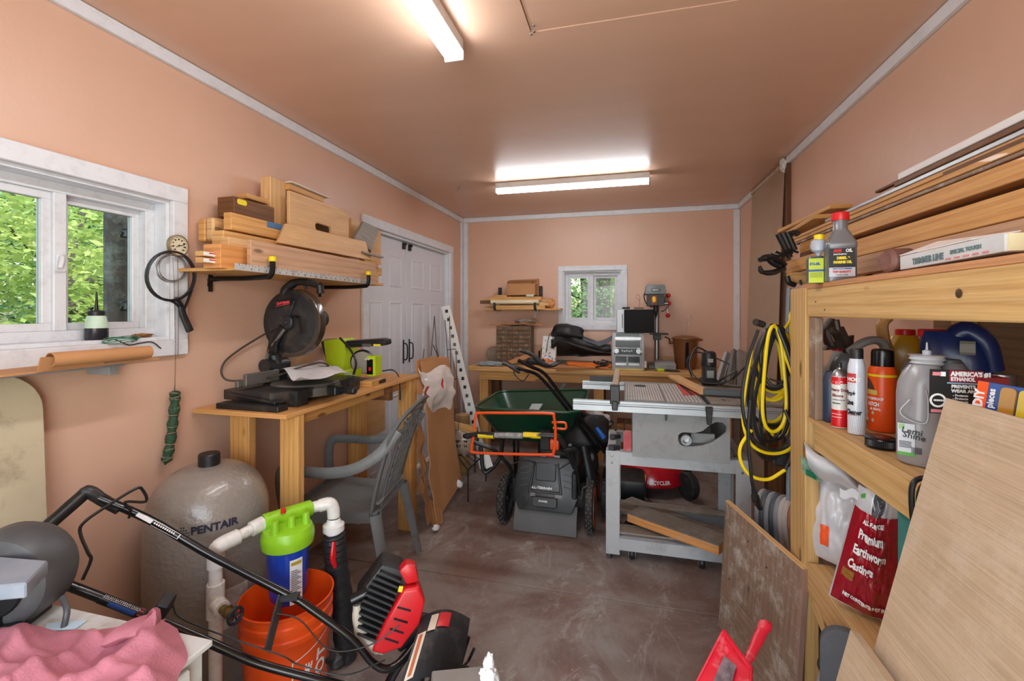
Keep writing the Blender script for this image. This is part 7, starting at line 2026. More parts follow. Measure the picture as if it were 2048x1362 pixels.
def planar(t, par, base, rows, yaw):
    """label on a plane: rows of (name, u, v, text, size, material) in metres on frame base"""
    for (u, v, s_, size, m_, bold) in rows:
        b = MB(base); b.text(s_, size, MX.Translation((u, v, .0008)), bold=bold); sub(par, 'lettering', b, m_)


t = Thing('oil_quart', 'silver-grey square oil quart with red cap on the top right shelf', 'bottle')
q = PX(1654, 562, X=.615); q2 = PX(1722, 551, X=.66)
# camera-facing frame: the wide face looks left towards the room
u_ = (V((q2.x, q2.y, 0)) - V((q.x, q.y, 0))); 
t_ = 1.38
A0 = PX(1657, 566, Z=ST + .001); A1 = PX(1712, 558, Z=ST + .001)
def zat(px, py, t_): return PX(px, py, t=t_).z
A0 = PX(1655, 570, t=1.30); A1 = PX(1716, 560, t=1.27)
ux = (V((A1.x, A1.y, 0)) - V((A0.x, A0.y, 0))); Wb = ux.length; ux.normalize(); uy = V((-ux.y, ux.x, 0))
ctr = V((A0.x, A0.y, ST)) + ux * Wb / 2 + uy * .028
Mo = MX(((ux.x, uy.x, 0, ctr.x), (ux.y, uy.y, 0, ctr.y), (0, 0, 1, ST), (0, 0, 0, 1)))
Hb = .118; Db = .056
b = MB(Mo); 
def rl(w, d, z, r=.010): return [(x, y, z) for x, y in rrect(w, d, r, 4)]
def loftm(b, secs, cap=True):
    R = [[b.v(p) for p in s_] for s_ in secs]
    for i in range(len(R) - 1):
        for j in range(len(R[0])): b.face([R[i][j], R[i][(j + 1) % len(R[0])], R[i + 1][(j + 1) % len(R[0])], R[i + 1][j]], [(j * .01, i * .01)] * 4)
    if cap: b.face(R[0][::-1]); b.face(R[-1])
loftm(b, [rl(Wb * .96, Db * .96, .0), rl(Wb, Db, .004), rl(Wb, Db, Hb * .82), rl(Wb * 1.03, Db * 1.03, Hb * .83), rl(Wb * 1.03, Db * 1.03, Hb * .93), rl(Wb * .98, Db * .98, Hb * .96), rl(.040, .036, Hb * 1.24, .012), rl(.036, .036, Hb * 1.28, .017), rl(.036, .036, Hb * 1.5, .017)])
bo = t.p('bottle_body', b, BG, ang=50)
b = MB(Mo); b.lathe([(0, Hb * 1.5), (.0215, Hb * 1.5), (.0225, Hb * 1.53), (.0215, Hb * 1.68), (.019, Hb * 1.70), (0, Hb * 1.70)], 28); t.p('cap', b, RED)
Mf = Mo @ MX(((1, 0, 0, 0), (0, 0, -1, -Db / 2 - .0008), (0, 1, 0, 0), (0, 0, 0, 1)))
b = MB(Mf); b.box(-Wb * .02, Hb * .565, 0, Wb * .86, Hb * .46, .001); lk = t.p('black_label', b, PRINTK)
b = MB(Mf); b.box(-Wb * .02, Hb * .22, 0, Wb * .86, Hb * .22, .001); lw = t.p('pale_label', b, mat('pale_label', (200, 204, 214)))
def ltx(par, M, rows):
    for (s_, u, v, size, m_, bold, sx_) in rows: b = MB(M); b.text(s_, size, MX.Translation((u, v, .0009)), bold=bold, sx=sx_); sub(par, 'lettering', b, m_)
L0 = -Wb * .36
ltx(lk, Mf, [('AMS', L0 + .004, Hb * .70, .0125, PRINTR, .0008, .8), ('OIL', L0 + .033, Hb * .70, .0125, PRINTW, .0006, .8), ('SYNTHETIC', L0 + .004, Hb * .635, .005, PRINTW, .0002, 1.2), ('DIESEL &', L0 + .012, Hb * .53, .010, PRINTY, .0007, .8), ('MARINE OIL', L0 + .004, Hb * .43, .010, PRINTY, .0007, .8)])
ltx(lw, Mf, [('HEAVY DUTY PREMIUM', L0 + .002, Hb * .285, .0048, PRINTB, .0002, .9), ('TOP QUALITY', L0 + .002, Hb * .205, .0075, PRINTR, .0005, .9), ('1 U.S. QT / 946 ML', L0 + .010, Hb * .14, .0036, PRINTK, .0001, 1)])

t = Thing('stabilizer_bottle', 'twin-neck measuring bottle with yellow cap and yellow-green label beside the silver quart', 'bottle')
A0 = PX(1615, 572, t=1.36); A1 = PX(1650, 572, t=1.34)
ux = (V((A1.x, A1.y, 0)) - V((A0.x, A0.y, 0))); Wb2 = ux.length; ux.normalize(); uy = V((-ux.y, ux.x, 0))
ctr = V((A0.x, A0.y, ST)) + ux * Wb2 / 2 + uy * .024
Mo = MX(((ux.x, uy.x, 0, ctr.x), (ux.y, uy.y, 0, ctr.y), (0, 0, 1, ST), (0, 0, 0, 1)))
zt = lambda y: max(.002, zat(1632, y, 1.35) - ST)
b = MB(Mo); loftm(b, [rl(Wb2, .045, 0), rl(Wb2, .045, zt(518)), rl(Wb2 * .9, .04, zt(512))]); t.p('bottle_body', b, mat('dark_teal_fluid', (70, 84, 92), rough=.25))
b = MB(Mo); loftm(b, [rl(.012, .012, zt(514), .005), rl(.014, .014, zt(506), .005), rl(.034, .034, zt(500), .012), rl(.042, .036, zt(490), .014), rl(.036, .034, zt(480), .014), rl(.02, .02, zt(476), .009)]); o_ = t.p('measuring_chamber', b, mat('pale_grey_plastic', (166, 174, 186), rough=.3)); o_.data.transform(MX.Translation(ux * .008))
b = MB(Mo @ MX.Translation((.010, 0, 0))); b.lathe([(0, zt(478)), (.013, zt(478)), (.0135, zt(468)), (0, zt(466))], 20); t.p('cap', b, YELLOW)
Mf = Mo @ MX(((1, 0, 0, 0), (0, 0, -1, -.0235), (0, 1, 0, 0), (0, 0, 0, 1)))
b = MB(Mf); b.box(0, zt(541) , 0, Wb2 * .86, zt(515) - zt(567), .001); lb_ = t.p('label', b, mat('chartreuse_label', (186, 206, 40)))
ltx(lb_, Mf, [('STA-BIL', -Wb2 * .38, zt(530), .010, PRINTB, .0006, .8)])
b = MB(Mf); b.box(0, zt(541), .0008, Wb2 * .86, .006, .0006); sub(lb_, 'blue_band', b, PRINTB)
b = MB(Mf)
for k in range(4): b.box(0, zt(546) - k * .004, .0008, Wb2 * .7, .0009, .0005)
sub(lb_, 'small_print', b, PRINTK)

# mallet head and long flat box
t = Thing('mallet', 'worn dark reddish mallet head lying on the top right shelf', 'mallet')
q = PX(1786, 520, t=1.02); b = MB(MX.Translation((q.x + .01, q.y, ST + .028))); b.lathe([(0, -.03), (.02, -.03), (.027, -.022), (.028, .02), (.022, .03), (0, .03)], 20, m=Euler((0, PI / 2, .2)).to_matrix().to_4x4(), sy=1.0); t.p('mallet_head', b, mat('worn_brown_rubber', (112, 74, 64), rough=.6, var=.3, ns=18, dirt=(60, 50, 50), damt=.7, dscale=14))
b = MB(); b.tube([(q.x + .01, q.y, ST + .026), (q.x + .12, q.y - .30, ST + .016)], .014, 10); t.p('handle', b, BROWNW)
t = Thing('long_flat_box', 'long white printed box tilted up on the top right shelf', 'box')
P0, P1 = PX(1800, 532, t=.99), PX(2010, 492, t=.72)
Mx_ = fr(P0 + V((.0, 0, .004)), P1 - P0, (0, 0, 1))   # x along, y up, z toward the room
Lb = (P1 - P0).length
b = MB(Mx_); b.box(Lb / 2, .002, -.05, Lb, .030, .10); bx_ = t.p('carton', b, mat('pale_carton', (206, 208, 210), rough=.5), bevel=.001)
b = MB(Mx_); b.text('TRIMMER LINE', .017, MX.Translation((Lb * .16, -.006, .0008)), bold=.0008, sx=.85); b.text('SPECIAL TOUGH', .010, MX.Translation((Lb * .56, .000, .0008)), bold=.0004, sx=1.0); sub(bx_, 'lettering', b, mat('slate_print', (96, 120, 124)))
b = MB(Mx_); 
for k in range(5): b.box(Lb * (.54 + k * .08), -.008, .0006, Lb * .05, .003, .0006)
sub(bx_, 'red_print', b, mat('pink_print', (220, 130, 130)))
b = MB(Mx_); b.box(Lb + .002, .002, -.05, .004, .028, .094); t.p('cream_end', b, mat('cream_end', (232, 226, 186)))
b = MB(Mx_); b.quad([(0, .018, -.0), (Lb * .75, .018, -.0), (Lb * .75, .030, -.07), (0, .046, -.07)], .002); t.p('open_flap', b, PRINTW)
b = MB(Mx_); b.box(Lb * .55, -.030, -.05, Lb * .5, .024, .06); t.p('brown_insert', b, BROWNW)

# ================================================================== middle shelf: bottles and cans
def cyl(name, label, px0, px1, pyb, prof, mats, tt=None, dz=0, grp=None):
    pass


def can_at(xc, yb, back=.0):
    """centre on the shelf from the pixel of the front foot"""
    p = PX(xc, yb, Z=S2 + .001); d = ray(xc, yb); d.z = 0
    return V((p.x, p.y, S2 + .001)), d.normalized()


def wrap_text(b, c, R, a0, s_, size, z, bold=.0005, sx=1.0):
    b.text(s_, size, MX(), bold=bold, sx=sx, ex=0, warp=lambda p: V((c.x + (R + .001) * math.cos(a0 + p.x / R), c.y + (R + .001) * math.sin(a0 + p.x / R), c.z + z + p.y)))


def band(b, c, R, a0, a1, z0, z1, n=10): b.grid(lambda u, v: V((c.x + R * math.cos(a0 + (a1 - a0) * u), c.y + R * math.sin(a0 + (a1 - a0) * u), c.z + z0 + (z1 - z0) * v)), n, 1)


class Can:
    def __init__(s, name, label, cat, xc, w, yb, ytop):
        p0 = PX(xc, yb, Z=S2 + .001); d = ray(xc, yb); s.t0 = (S2 + .001 - CAM_H) / d.z
        hd = V((d.x, d.y, 0)); stretch = hd.length
        s.R = w / 2 * s.t0 / FPX / stretch
        s.c = V((p0.x, p0.y, S2 + .003)) + hd.normalized() * s.R
        s.tc = s.t0 * (1 + s.R / (hd.length * s.t0))
        s.H = CAM_H + (HOR - ytop) / FPX * s.tc - s.c.z
        s.fa = math.atan2(-s.c.y, -s.c.x)
        s.t = Thing(name, label, cat)

    def z(s, py): return CAM_H + (HOR - py) / FPX * s.tc - s.c.z

    def lathe(s, nm, prof, m, par=None, n=36, **k):
        b = MB(MX.Translation(s.c)); b.lathe(prof, n); return s.t.p(nm, b, m, **k) if par is None else sub(par, nm, b, m, **k)


# can: red and white lubricant
k_ = Can('lubricant_can', 'slim red and white spray can with grey steel shoulder, leftmost in the front row', 'spray can', 1679, 34, 858, 728)
R = k_.R; z = k_.z
can = k_.lathe('can_body', [(0, 0), (R * .96, 0), (R, .003), (R, z(752))], mat('can_white', (222, 222, 216), rough=.3, coat=.3))
k_.lathe('shoulder', [(R, z(752)), (R * .94, z(749)), (R * .7, z(742)), (R * .35, z(738)), (R * .35, z(735))], STEEL)
k_.lathe('nozzle', [(R * .3, z(736)), (R * .3, z(726)), (0, z(725))], BLACK, n=16)
b = MB(); band(b, k_.c, R + .0006, k_.fa - 1.7, k_.fa + 1.7, .003, z(818), 24); k_.t.p('red_band', b, RED); b = MB(); band(b, k_.c, R + .0006, k_.fa - 1.7, k_.fa + 1.7, z(766), z(753), 24); k_.t.p('red_band', b, RED)
b = MB(); band(b, k_.c, R + .001, k_.fa - 1.1, k_.fa + .1, z(768), z(757)); k_.t.p('red_box', b, RED)
b = MB(); wrap_text(b, k_.c, R, k_.fa - .9, 'CRC', .0125, z(767), .0006); wrap_text(b, k_.c, R, k_.fa - 1.0, '________', .006, z(826)); wrap_text(b, k_.c, R, k_.fa - 1.0, '_______', .007, z(832)); k_.t.p('white_lettering', b, PRINTW)
b = MB(); wrap_text(b, k_.c, R, k_.fa - 1.15, 'Heavy Duty', .0115, z(781), .0004, .8); wrap_text(b, k_.c, R, k_.fa - 1.0, 'Silicone', .0115, z(792), .0004, .8); k_.t.p('maroon_lettering', b, mat('maroon_print', (130, 24, 50)))
b = MB(); wrap_text(b, k_.c, R, k_.fa - .9, 'multi-purpose', .0056, z(799), .0001); wrap_text(b, k_.c, R, k_.fa - .9, 'lubricant', .0056, z(806), .0003); k_.t.p('small_print', b, PRINTK)

# tall white foam cleaner
k_ = Can('cleaner_can', 'tall white aerosol can with dark grey cap and red logo', 'spray can', 1713, 38, 871, 698)
R = k_.R; z = k_.z
k_.lathe('can_body', [(0, 0), (R * .96, 0), (R, .003), (R, z(740)), (R * .95, z(730)), (R * .8, z(721)), (R * .74, z(716))], mat('can_bluewhite', (214, 220, 230), rough=.25, coat=.4))
k_.lathe('cap', [(R * .76, z(717)), (R * .76, z(699)), (R * .7, z(697)), (0, z(697))], BLACK)
b = MB(); band(b, k_.c, R + .0006, k_.fa - 1.35, k_.fa - .05, z(764), z(746)); k_.t.p('red_logo', b, mat('logo_red', (196, 58, 66)))
b = MB(); wrap_text(b, k_.c, R, k_.fa - 1.15, 'HOIT', .014, z(761), .0007); k_.t.p('white_lettering', b, PRINTW)
b = MB()
for s_, yy in (('Pro+', 790), ('Line', 808), ('Cleaner', 827)): wrap_text(b, k_.c, R, k_.fa - 1.25, s_, .0185, z(yy), .0010, .62)
k_.t.p('black_lettering', b, PRINTK)
b = MB(); band(b, k_.c, R + .0006, k_.fa - 1.2, k_.fa + .2, z(829.5), z(828.6)); k_.t.p('red_rule', b, PRINTR)
b = MB()
for i in range(9):
    a = k_.fa - .9 + i * .22
    b.grid(lambda u, v: V((k_.c.x + (R + .0006) * math.cos(a + .45 * u + .03 * v), k_.c.y + (R + .0006) * math.sin(a + .45 * u + .03 * v), k_.c.z + z(830 - 45 * i / 9) * (1 - u) + z(866) * u)), 6, 1)
k_.t.p('grey_streaks', b, mat('streak_grey', (150, 156, 166)))

# orange glue can
k_ = Can('adhesive_can', 'wide orange aerosol can with black cap and yellow stripe', 'spray can', 1765, 62, 866, 700)
R = k_.R; z = k_.z
k_.lathe('can_body', [(0, 0), (R * .96, 0), (R, .004), (R, z(746)), (R * .98, z(740)), (R * .84, z(732))], ORANGE)
k_.lathe('cap', [(R * .80, z(734)), (R * .79, z(706)), (R * .74, z(700)), (R * .6, z(698)), (0, z(698))], BLACKG)
b = MB(); band(b, k_.c, R + .0008, k_.fa - 1.6, k_.fa + 1.6, z(752), z(747.5), 24); k_.t.p('yellow_stripe', b, YELLOW)
b = MB(); wrap_text(b, k_.c, R, k_.fa - 1.35, 'WATERPROOF', .0095, z(798), .0005, .75); wrap_text(b, k_.c, R, k_.fa - 1.15, 'PATCH', .014, z(810), .0008, .7); wrap_text(b, k_.c, R, k_.fa - .9, '& SEAL', .009, z(818), .0004); k_.t.p('white_lettering', b, PRINTW)
b = MB(); band(b, k_.c, R + .0006, k_.fa - 1.45, k_.fa - .35, z(788), z(779), 10); k_.t.p('tan_name_band', b, mat('tan_band', (206, 180, 96)))
b = MB(); b.grid(lambda u, v: V((k_.c.x + (R + .0006) * math.cos(k_.fa - 1.35 + .8 * u), k_.c.y + (R + .0006) * math.sin(k_.fa - 1.35 + .8 * u), k_.c.z + z(778) + (z(757) - z(778)) * v * (1 - max(0, u - .3) ** 2 * 1.8))), 8, 4); k_.t.p('dark_picture', b, mat('dark_oval', (84, 56, 40), var=.4, ns=90))
b = MB()
for i in range(4):
    a = k_.fa - 1.05 + .5 * (i % 2) - .12; zz = z(824 + 15 * (i // 2))
    b.grid(lambda u, v: V((k_.c.x + (R + .001) * math.cos(a + .10 * math.cos(u * 2 * PI) * v), k_.c.y + (R + .001) * math.sin(a + .10 * math.cos(u * 2 * PI) * v), k_.c.z + zz + .0052 * math.sin(u * 2 * PI) * v)), 12, 1)
k_.t.p('round_pictures', b, mat('pic_grey', (196, 186, 176), var=.3, ns=100), kind='stuff')

# flat black round filter in front
k_ = Can('round_filter', 'flat black round filter with pleated side in front of the orange can', 'air filter', 1762, 72, 902, 866)
R = k_.R; H = k_.z(874)
k_.lathe('filter_plate', [(0, H), (R * .9, H), (R, H * .94), (R, H * .82), (R * .92, H * .78)], BLACKG); k_.lathe('base_ring', [(0, 0), (R * .95, 0), (R, H * .12), (R * .92, H * .2)], BLACKG)
b = MB(MX.Translation(k_.c)); n = 96
b.grid(lambda u, v: V(((R * (.90 + .05 * (int(round(u * n)) % 2))) * math.cos(2 * PI * u), (R * (.90 + .05 * (int(round(u * n)) % 2))) * math.sin(2 * PI * u), H * (.18 + .62 * v))), n, 1); k_.t.p('pleats', b, BLACK, ang=0)


def jug(name, label, cat, px0, px1, yb, ytop, m, depth=.15, capm=None, capx=.5, capw=.045, handle=True, rnd_=.035, back=0.0, sh=.62):
    """moulded jug facing the camera direction: body, shoulder sloping to a neck; foot at pixel row yb"""
    xm = (px0 + px1) / 2
    d = ray(xm, yb); hd = V((d.x, d.y, 0)); st = hd.length; hd.normalize()
    dist = (S2 + .001 - CAM_H) / d.z * st + back
    W = 2 * (dist + depth * .3) * math.tan((math.atan((px1 - 1024) / FPX) - math.atan((px0 - 1024) / FPX)) / 2)
    uy = hd; ux = V((uy.y, -uy.x, 0))
    o = hd * (dist + depth / 2)
    M = MX(((ux.x, uy.x, 0, o.x), (ux.y, uy.y, 0, o.y), (0, 0, 1, S2 + .003), (0, 0, 0, 1)))
    H = CAM_H + (HOR - ytop) / FPX * (dist + depth / 2) / st - S2
    T = Thing(name, label, cat)
    nk = (capx - .5) * W
    secs = []
    for f, ww in ((0, .94), (.02, 1), (sh, 1), (sh + .1, .96), (sh + .2, .82), (sh + .28, .60), (.93, .34), (.95, .28)):
        w2 = max(W * ww, capw * 1.0); dd = max(depth * (ww ** .7), capw); sft = nk * (1 - ww) / .72 if ww < 1 else 0
        secs.append([(x + sft, y, f * H) for x, y in rrect(w2, dd, min(rnd_, w2 * .45, dd * .45), 5)])
    b = MB(M); loftm(b, secs); body = T.p('jug_body', b, m, ang=60)
    if capm:
        b = MB(M @ MX.Translation((nk, 0, 0))); b.lathe([(0, .94 * H), (capw / 2 * 1.1, .94 * H), (capw / 2 * 1.1, H), (capw / 2, H * 1.012), (0, H * 1.012)], 24); T.p('cap', b, capm, bevel=.001)
    if handle:
        b = MB(M); s_ = -1 if capx > .5 else 1
        b.tube([(nk + s_ * capw * .5, 0, .93 * H), (nk + s_ * W * .35, 0, .97 * H), (s_ * W * .42 + nk * .1, 0, (sh + .22) * H), (s_ * W * .46, 0, (sh + .03) * H)], .013, 10, k=5); T.p('handle', b, m)
    return T, M, W, H, body


# big grey translucent vinegar jug
JG = mat('grey_cloudy_jug', (150, 150, 154), rough=.3, var=.04, trans=.0, coat=.3)
T, M, W, H, body = jug('cloudy_jug', 'large cloudy grey jug with a green-edged label and thin nozzle', 'jug', 1790, 1893, 936, 718, JG, depth=.11, capx=.62, capw=.05, rnd_=.04, sh=.66, handle=False)
Mf = M @ MX(((1, 0, 0, 0), (0, 0, -1, -.056), (0, 1, 0, 0), (0, 0, 0, 1)))
b = MB(Mf); b.box(-W * .28, H * .24, 0, W * .34, H * .30, .001); lb_ = T.p('label', b, mat('jug_label', (206, 212, 222)), bevel=0)
b = MB(Mf); b.box(-W * .28, H * .105, .0008, W * .34, H * .03, .001); sub(lb_, 'green_edge', b, PRINTG)
b = MB(Mf); b.box(-W * .37, H * .36, .0008, W * .12, H * .05, .001); sub(lb_, 'leaf_print', b, mat('pale_leaf', (150, 196, 140)))
b = MB(Mf); b.text('Lemi', .018, MX.Translation((-W * .38, H * .31, .001)) @ Euler((0, 0, -.15)).to_matrix().to_4x4(), bold=.0002); b.text('Shine', .018, MX.Translation((-W * .36, H * .265, .001)) @ Euler((0, 0, -.15)).to_matrix().to_4x4(), bold=.0002)
for k in range(5): b.box(-W * .30, H * (.22 - k * .013), .001, W * .24, .0012, .0006)
for k in range(8): b.box(-W * .17 + k * .0022, H * .145, .001, .0011, .014, .0006)
sub(lb_, 'black_print', b, PRINTK)
b = MB(M @ MX.Translation(((.12) * W, 0, 0))); b.lathe([(.024, H * .93), (.030, H * .95), (.026, H * .97), (.032, H * .99), (.028, H * 1.01), (.034, H * 1.03), (0, H * 1.03)], 26); b.lathe([(.008, H * 1.03), (.008, H * 1.07), (.0025, H * 1.08), (.0015, H * 1.15), (0, H * 1.15)], 12); T.p('crinkled_neck', b, mat('white_frost', (196, 198, 204), rough=.35))
b = MB(Mf); b.tube([(-W * .44 + .02, H * .62, .001), (-W * .40, H * .50, .002), (-W * .22, H * .43, .003), (W * .10, H * .42, .003), (W * .14, H * .60, .003), (W * .10, H * .72, -.002)], .002, 6, k=5); T.p('moulded_ridge', b, JG)

# dark jug with black & red product card
T, M, W, H, body = jug('fuel_additive_jug', 'dark jug with grey cap behind a black and red card reading America\'s #1', 'jug', 1872, 1950, 938, 724, mat('smoky_jug', (110, 108, 112), rough=.3), depth=.08, capm=mat('slate_cap', (84, 88, 92), rough=.4), capx=.35, capw=.036, handle=False, rnd_=.02, sh=.70)
def cardf(px0, px1, y0, y1, tt):
    a, c, d = PX(px0, y1, t=tt), PX(px1, y1 + (px1 - px0) * .06, t=tt - .02), PX(px0, y0, t=tt)
    return a, c, d
a, c, d = cardf(1859, 1965, 738, 826, .84)
Mc_ = fr(a, c - a, d - a); CW, CHt = (c - a).length, (d - a).length
b = MB(Mc_); b.box(CW * .5, CHt * .5, -.001, CW, CHt, .002); cd2 = T.p('product_card', b, PRINTK, bevel=0)
b = MB(Mc_); b.box(CW * .68, CHt * .86, .0006, CW * .64, CHt * .26, .0008); sub(cd2, 'maroon_header', b, mat('maroon_card', (136, 24, 44)))
b = MB(Mc_); b.text("AMERICA'S #1", .0112, MX.Translation((CW * .385, CHt * .87, .0012)), bold=.0006, sx=.88); b.text('ETHANOL', .0095, MX.Translation((CW * .385, CHt * .76, .0012)), bold=.0005, sx=.85); b.text('PREVENTS', .008, MX.Translation((CW * .40, CHt * .60, .0012)), bold=.0004); b.text('WEAR AND', .008, MX.Translation((CW * .40, CHt * .50, .0012)), bold=.0004)
for k in range(4): b.text('- Protects', .0058, MX.Translation((CW * .43, CHt * (.41 - k * .07), .0012)), bold=.0002)
for k in range(14): b.box(CW * (.36 + .07 * (k % 5)), CHt * (.05 + .035 * (k // 5)), .001, .0025, .0025, .0005)
b.lathe([(.0095, .0008), (.0095, .0014), (.013, .0014), (.013, .0008)], 28, m=MX.Translation((CW * .15, CHt * .30, 0))); b.text('GUMOUT', .0042, MX.Translation((CW * .065, CHt * .285, .0012)), bold=.0003); b.box(CW * .24, CHt * .90, .0008, CW * .10, CHt * .10, .0006); sub(cd2, 'white_print', b, PRINTW)
b = MB(Mc_); b.box(CW * .65, CHt * .705, .0008, CW * .66, .0022, .0006); b.box(CW * .65, CHt * .13, .0008, CW * .66, .0022, .0006); sub(cd2, 'pale_blue_rule', b, mat('pale_blue_rule', (140, 176, 204)))
b = MB(Mc_); b.box(CW * .12, CHt * .90, .0008, CW * .16, CHt * .08, .0006); b.box(CW * .15, CHt * .06, .0008, CW * .26, CHt * .07, .0006); sub(cd2, 'pink_print', b, mat('faded_pink', (214, 130, 138)))

# tilted blue/orange blade package
t = Thing('blade_package', 'blue and orange printed package tilted on the front jug', 'package')
a, c, d = PX(1945, 832, t=.78), PX(2075, 862, t=.70), PX(1926, 760, t=.80)
Mk = fr(a, c - a, d - a); PW, PH = (c - a).length, (d - a).length
b = MB(Mk); b.box(PW * .5, PH * .5, -.004, PW, PH, .008); pk = t.p('card_back', b, mat('deep_blue_card', (28, 70, 146), rough=.3, coat=.4), bevel=.001)
b = MB(Mk); b.box(PW * .09, PH * .62, .0006, PW * .18, PH * .74, .001); sub(pk, 'orange_tab', b, ORANGE)
b = MB(Mk); b.prism(rrect(PW * .24, PH * .86, .006, 3, PW * .52, PH * .5), .004); sub(pk, 'amber_window', b, mat('amber_window', (176, 120, 36), rough=.2, coat=.5))
b = MB(Mk); b.prism(rrect(PW * .16, PH * .86, .006, 3, PW * .76, PH * .5), .004); sub(pk, 'yellow_window', b, mat('gold_window', (206, 176, 40), rough=.2, coat=.5))
b = MB(Mk); b.text('DIY', .018, MX.Translation((PW * .13, PH * .30, .0014)) @ MX.Rotation(PI / 2, 4, 'Z'), bold=.0008); b.text('6 pieces', .013, MX.Translation((PW * .30, PH * .16, .0008)) @ MX.Rotation(PI / 2, 4, 'Z'), bold=.0004); sub(pk, 'white_print', b, PRINTW)

# back row
jug('yellow_jug', 'large yellow jug with red cap behind the orange can', 'jug', 1762, 1850, 838, 662, mat('yellow_jug', (206, 160, 26), rough=.35, coat=.2), depth=.10, capm=RED, capx=.55, capw=.05, handle=False, back=.10, sh=.66)
T, M, W, H, body = jug('blue_jug', 'large dark blue jug with red cap and side handle in the back row', 'jug', 1835, 1985, 890, 664, mat('dark_blue_jug', (18, 44, 104), rough=.35, coat=.2), depth=.12, capm=RED, capx=.18, capw=.055, handle=False, back=.0, rnd_=.05, sh=.72)
b = MB(M); b.tube([(-W * .1, -.02, H * .86), (W * .12, -.02, H * 1.0), (W * .36, -.02, H * .90), (W * .46, -.01, H * .66)], .026, 12, k=5); T.p('handle', b, _mats['dark_blue_jug'])
b = MB(M); b.tube([(W * .06, -.065, H * .86), (W * .26, -.065, H * .86)], .018, 10, flat=1.0); T.p('handle_hollow', b, mat('pale_hollow', (160, 164, 160)))
jug('white_jug', 'white jug with a thin red lid edge at the left end of the back row', 'jug', 1640, 1690, 822, 697, mat('white_jug', (200, 202, 204), rough=.35), depth=.09, capm=RED, capx=.7, capw=.030, handle=False, back=.05, sh=.45)
T, M, W, H, body = jug('grey_jug', 'grey jug with black cap behind the slim red and white can', 'jug', 1658, 1712, 838, 700, mat('mid_grey_jug', (110, 110, 112), rough=.35), depth=.06, capm=BLACK, capx=.7, capw=.026, handle=False, back=.06, sh=.62)
jug('frosted_bottle', 'frosted white bottle behind the orange can', 'bottle', 1800, 1840, 838, 720, mat('frosty_white', (180, 184, 188), rough=.4), depth=.05, capx=.5, capw=.02, handle=False, back=.06, sh=.7)
T, M, W, H, body = jug('antifreeze_label_jug', 'dark navy-labelled bottle low at the left end of the shelf', 'bottle', 1645, 1680, 850, 760, mat('navy_label', (44, 58, 84), rough=.35), depth=.04, capx=.5, capw=.02, handle=False, back=.03, sh=.9)
jug('red_small_bottle', 'small clear bottle with a red base in front of the blue jug', 'bottle', 1828, 1850, 836, 705, mat('rosy_bottle', (150, 96, 90), rough=.3), depth=.03, capx=.5, capw=.012, handle=False, back=.04, sh=.7)
b = MB(); b.tube(PP([(1700, 704, 1.42), (1722, 688, 1.42), (1748, 680, 1.42), (1768, 690, 1.42), (1772, 720, 1.42)]), .016, 10, k=5, flat=.8); solo('grey_hose', 'arched grey plastic hose behind the white can', 'hose', b, mat('hose_grey', (140, 138, 136), rough=.5))
T, M, W, H, body = jug('glue_bottle', 'clear bottle with white collar and black nozzle at the right end', 'bottle', 2000, 2046, 850, 740, mat('clear_grey', (120, 112, 96), rough=.3), depth=.05, capm=WHITEP, capx=.5, capw=.03, handle=False, back=.08, sh=.8)
b = MB(M); b.lathe([(.008, H), (.005, H * 1.22), (0, H * 1.22)], 14); T.p('nozzle', b, BLACK)
b = MB(M); b.box(0, -.026, H * .35, W, .002, .02); T.p('yellow_band', b, YELLOW); b = MB(M); b.box(0, -.026, H * .2, W, .002, .03); T.p('green_band', b, PRINTG)
k_ = Can('steel_tin', 'plain steel tin behind the blue and orange package', 'tin', 2000, 70, 900, 745); R = k_.R; k_.lathe('tin_body', [(0, 0), (R, 0), (R, k_.z(752)), (R * .97, k_.z(748)), (0, k_.z(748))], STEEL)
b = MB(); q = PX(1975, 752, t=1.02); b.box(q.x, q.y, (q.z + S2) / 2, .05, .05, q.z - S2); solo('red_carton', 'red and cream carton just behind the product card', 'box', b, mat('red_cream_box', (170, 60, 60)), bevel=.002)
# hanging tools under the top shelf
t = Thing('pipe_wrench', 'dark rusty tool hanging under the top shelf at the left end', 'tool')
b = MB(); b.tube(PP([(1665, 640, 1.55), (1650, 662, 1.55), (1660, 690, 1.55)]), .022, 8, k=4, flat=.5); b.bar(PX(1672, 655, t=1.55), PX(1690, 692, t=1.55), .05, .02); b.tube(PP([(1672, 640, 1.5), (1675, 662, 1.5), (1662, 660, 1.5)]), .010, 8, k=3); b.quad([PX(1645, 700, t=1.56), PX(1700, 694, t=1.56), PX(1702, 670, t=1.56), PX(1650, 690, t=1.56)], .015); t.p('tool_body', b, mat('rusty_dark_steel', (86, 68, 60), rough=.5, metal=.4, var=.3, ns=30))
t = Thing('hand_saw_handle', 'wooden saw handle hanging behind the yellow jug', 'saw handle')
b = MB(); b.tube(PP([(1775, 636, 1.5), (1764, 650, 1.5), (1768, 680, 1.5), (1775, 700, 1.5)]), .022, 10, k=4, flat=.6); t.p('handle', b, PINEG)

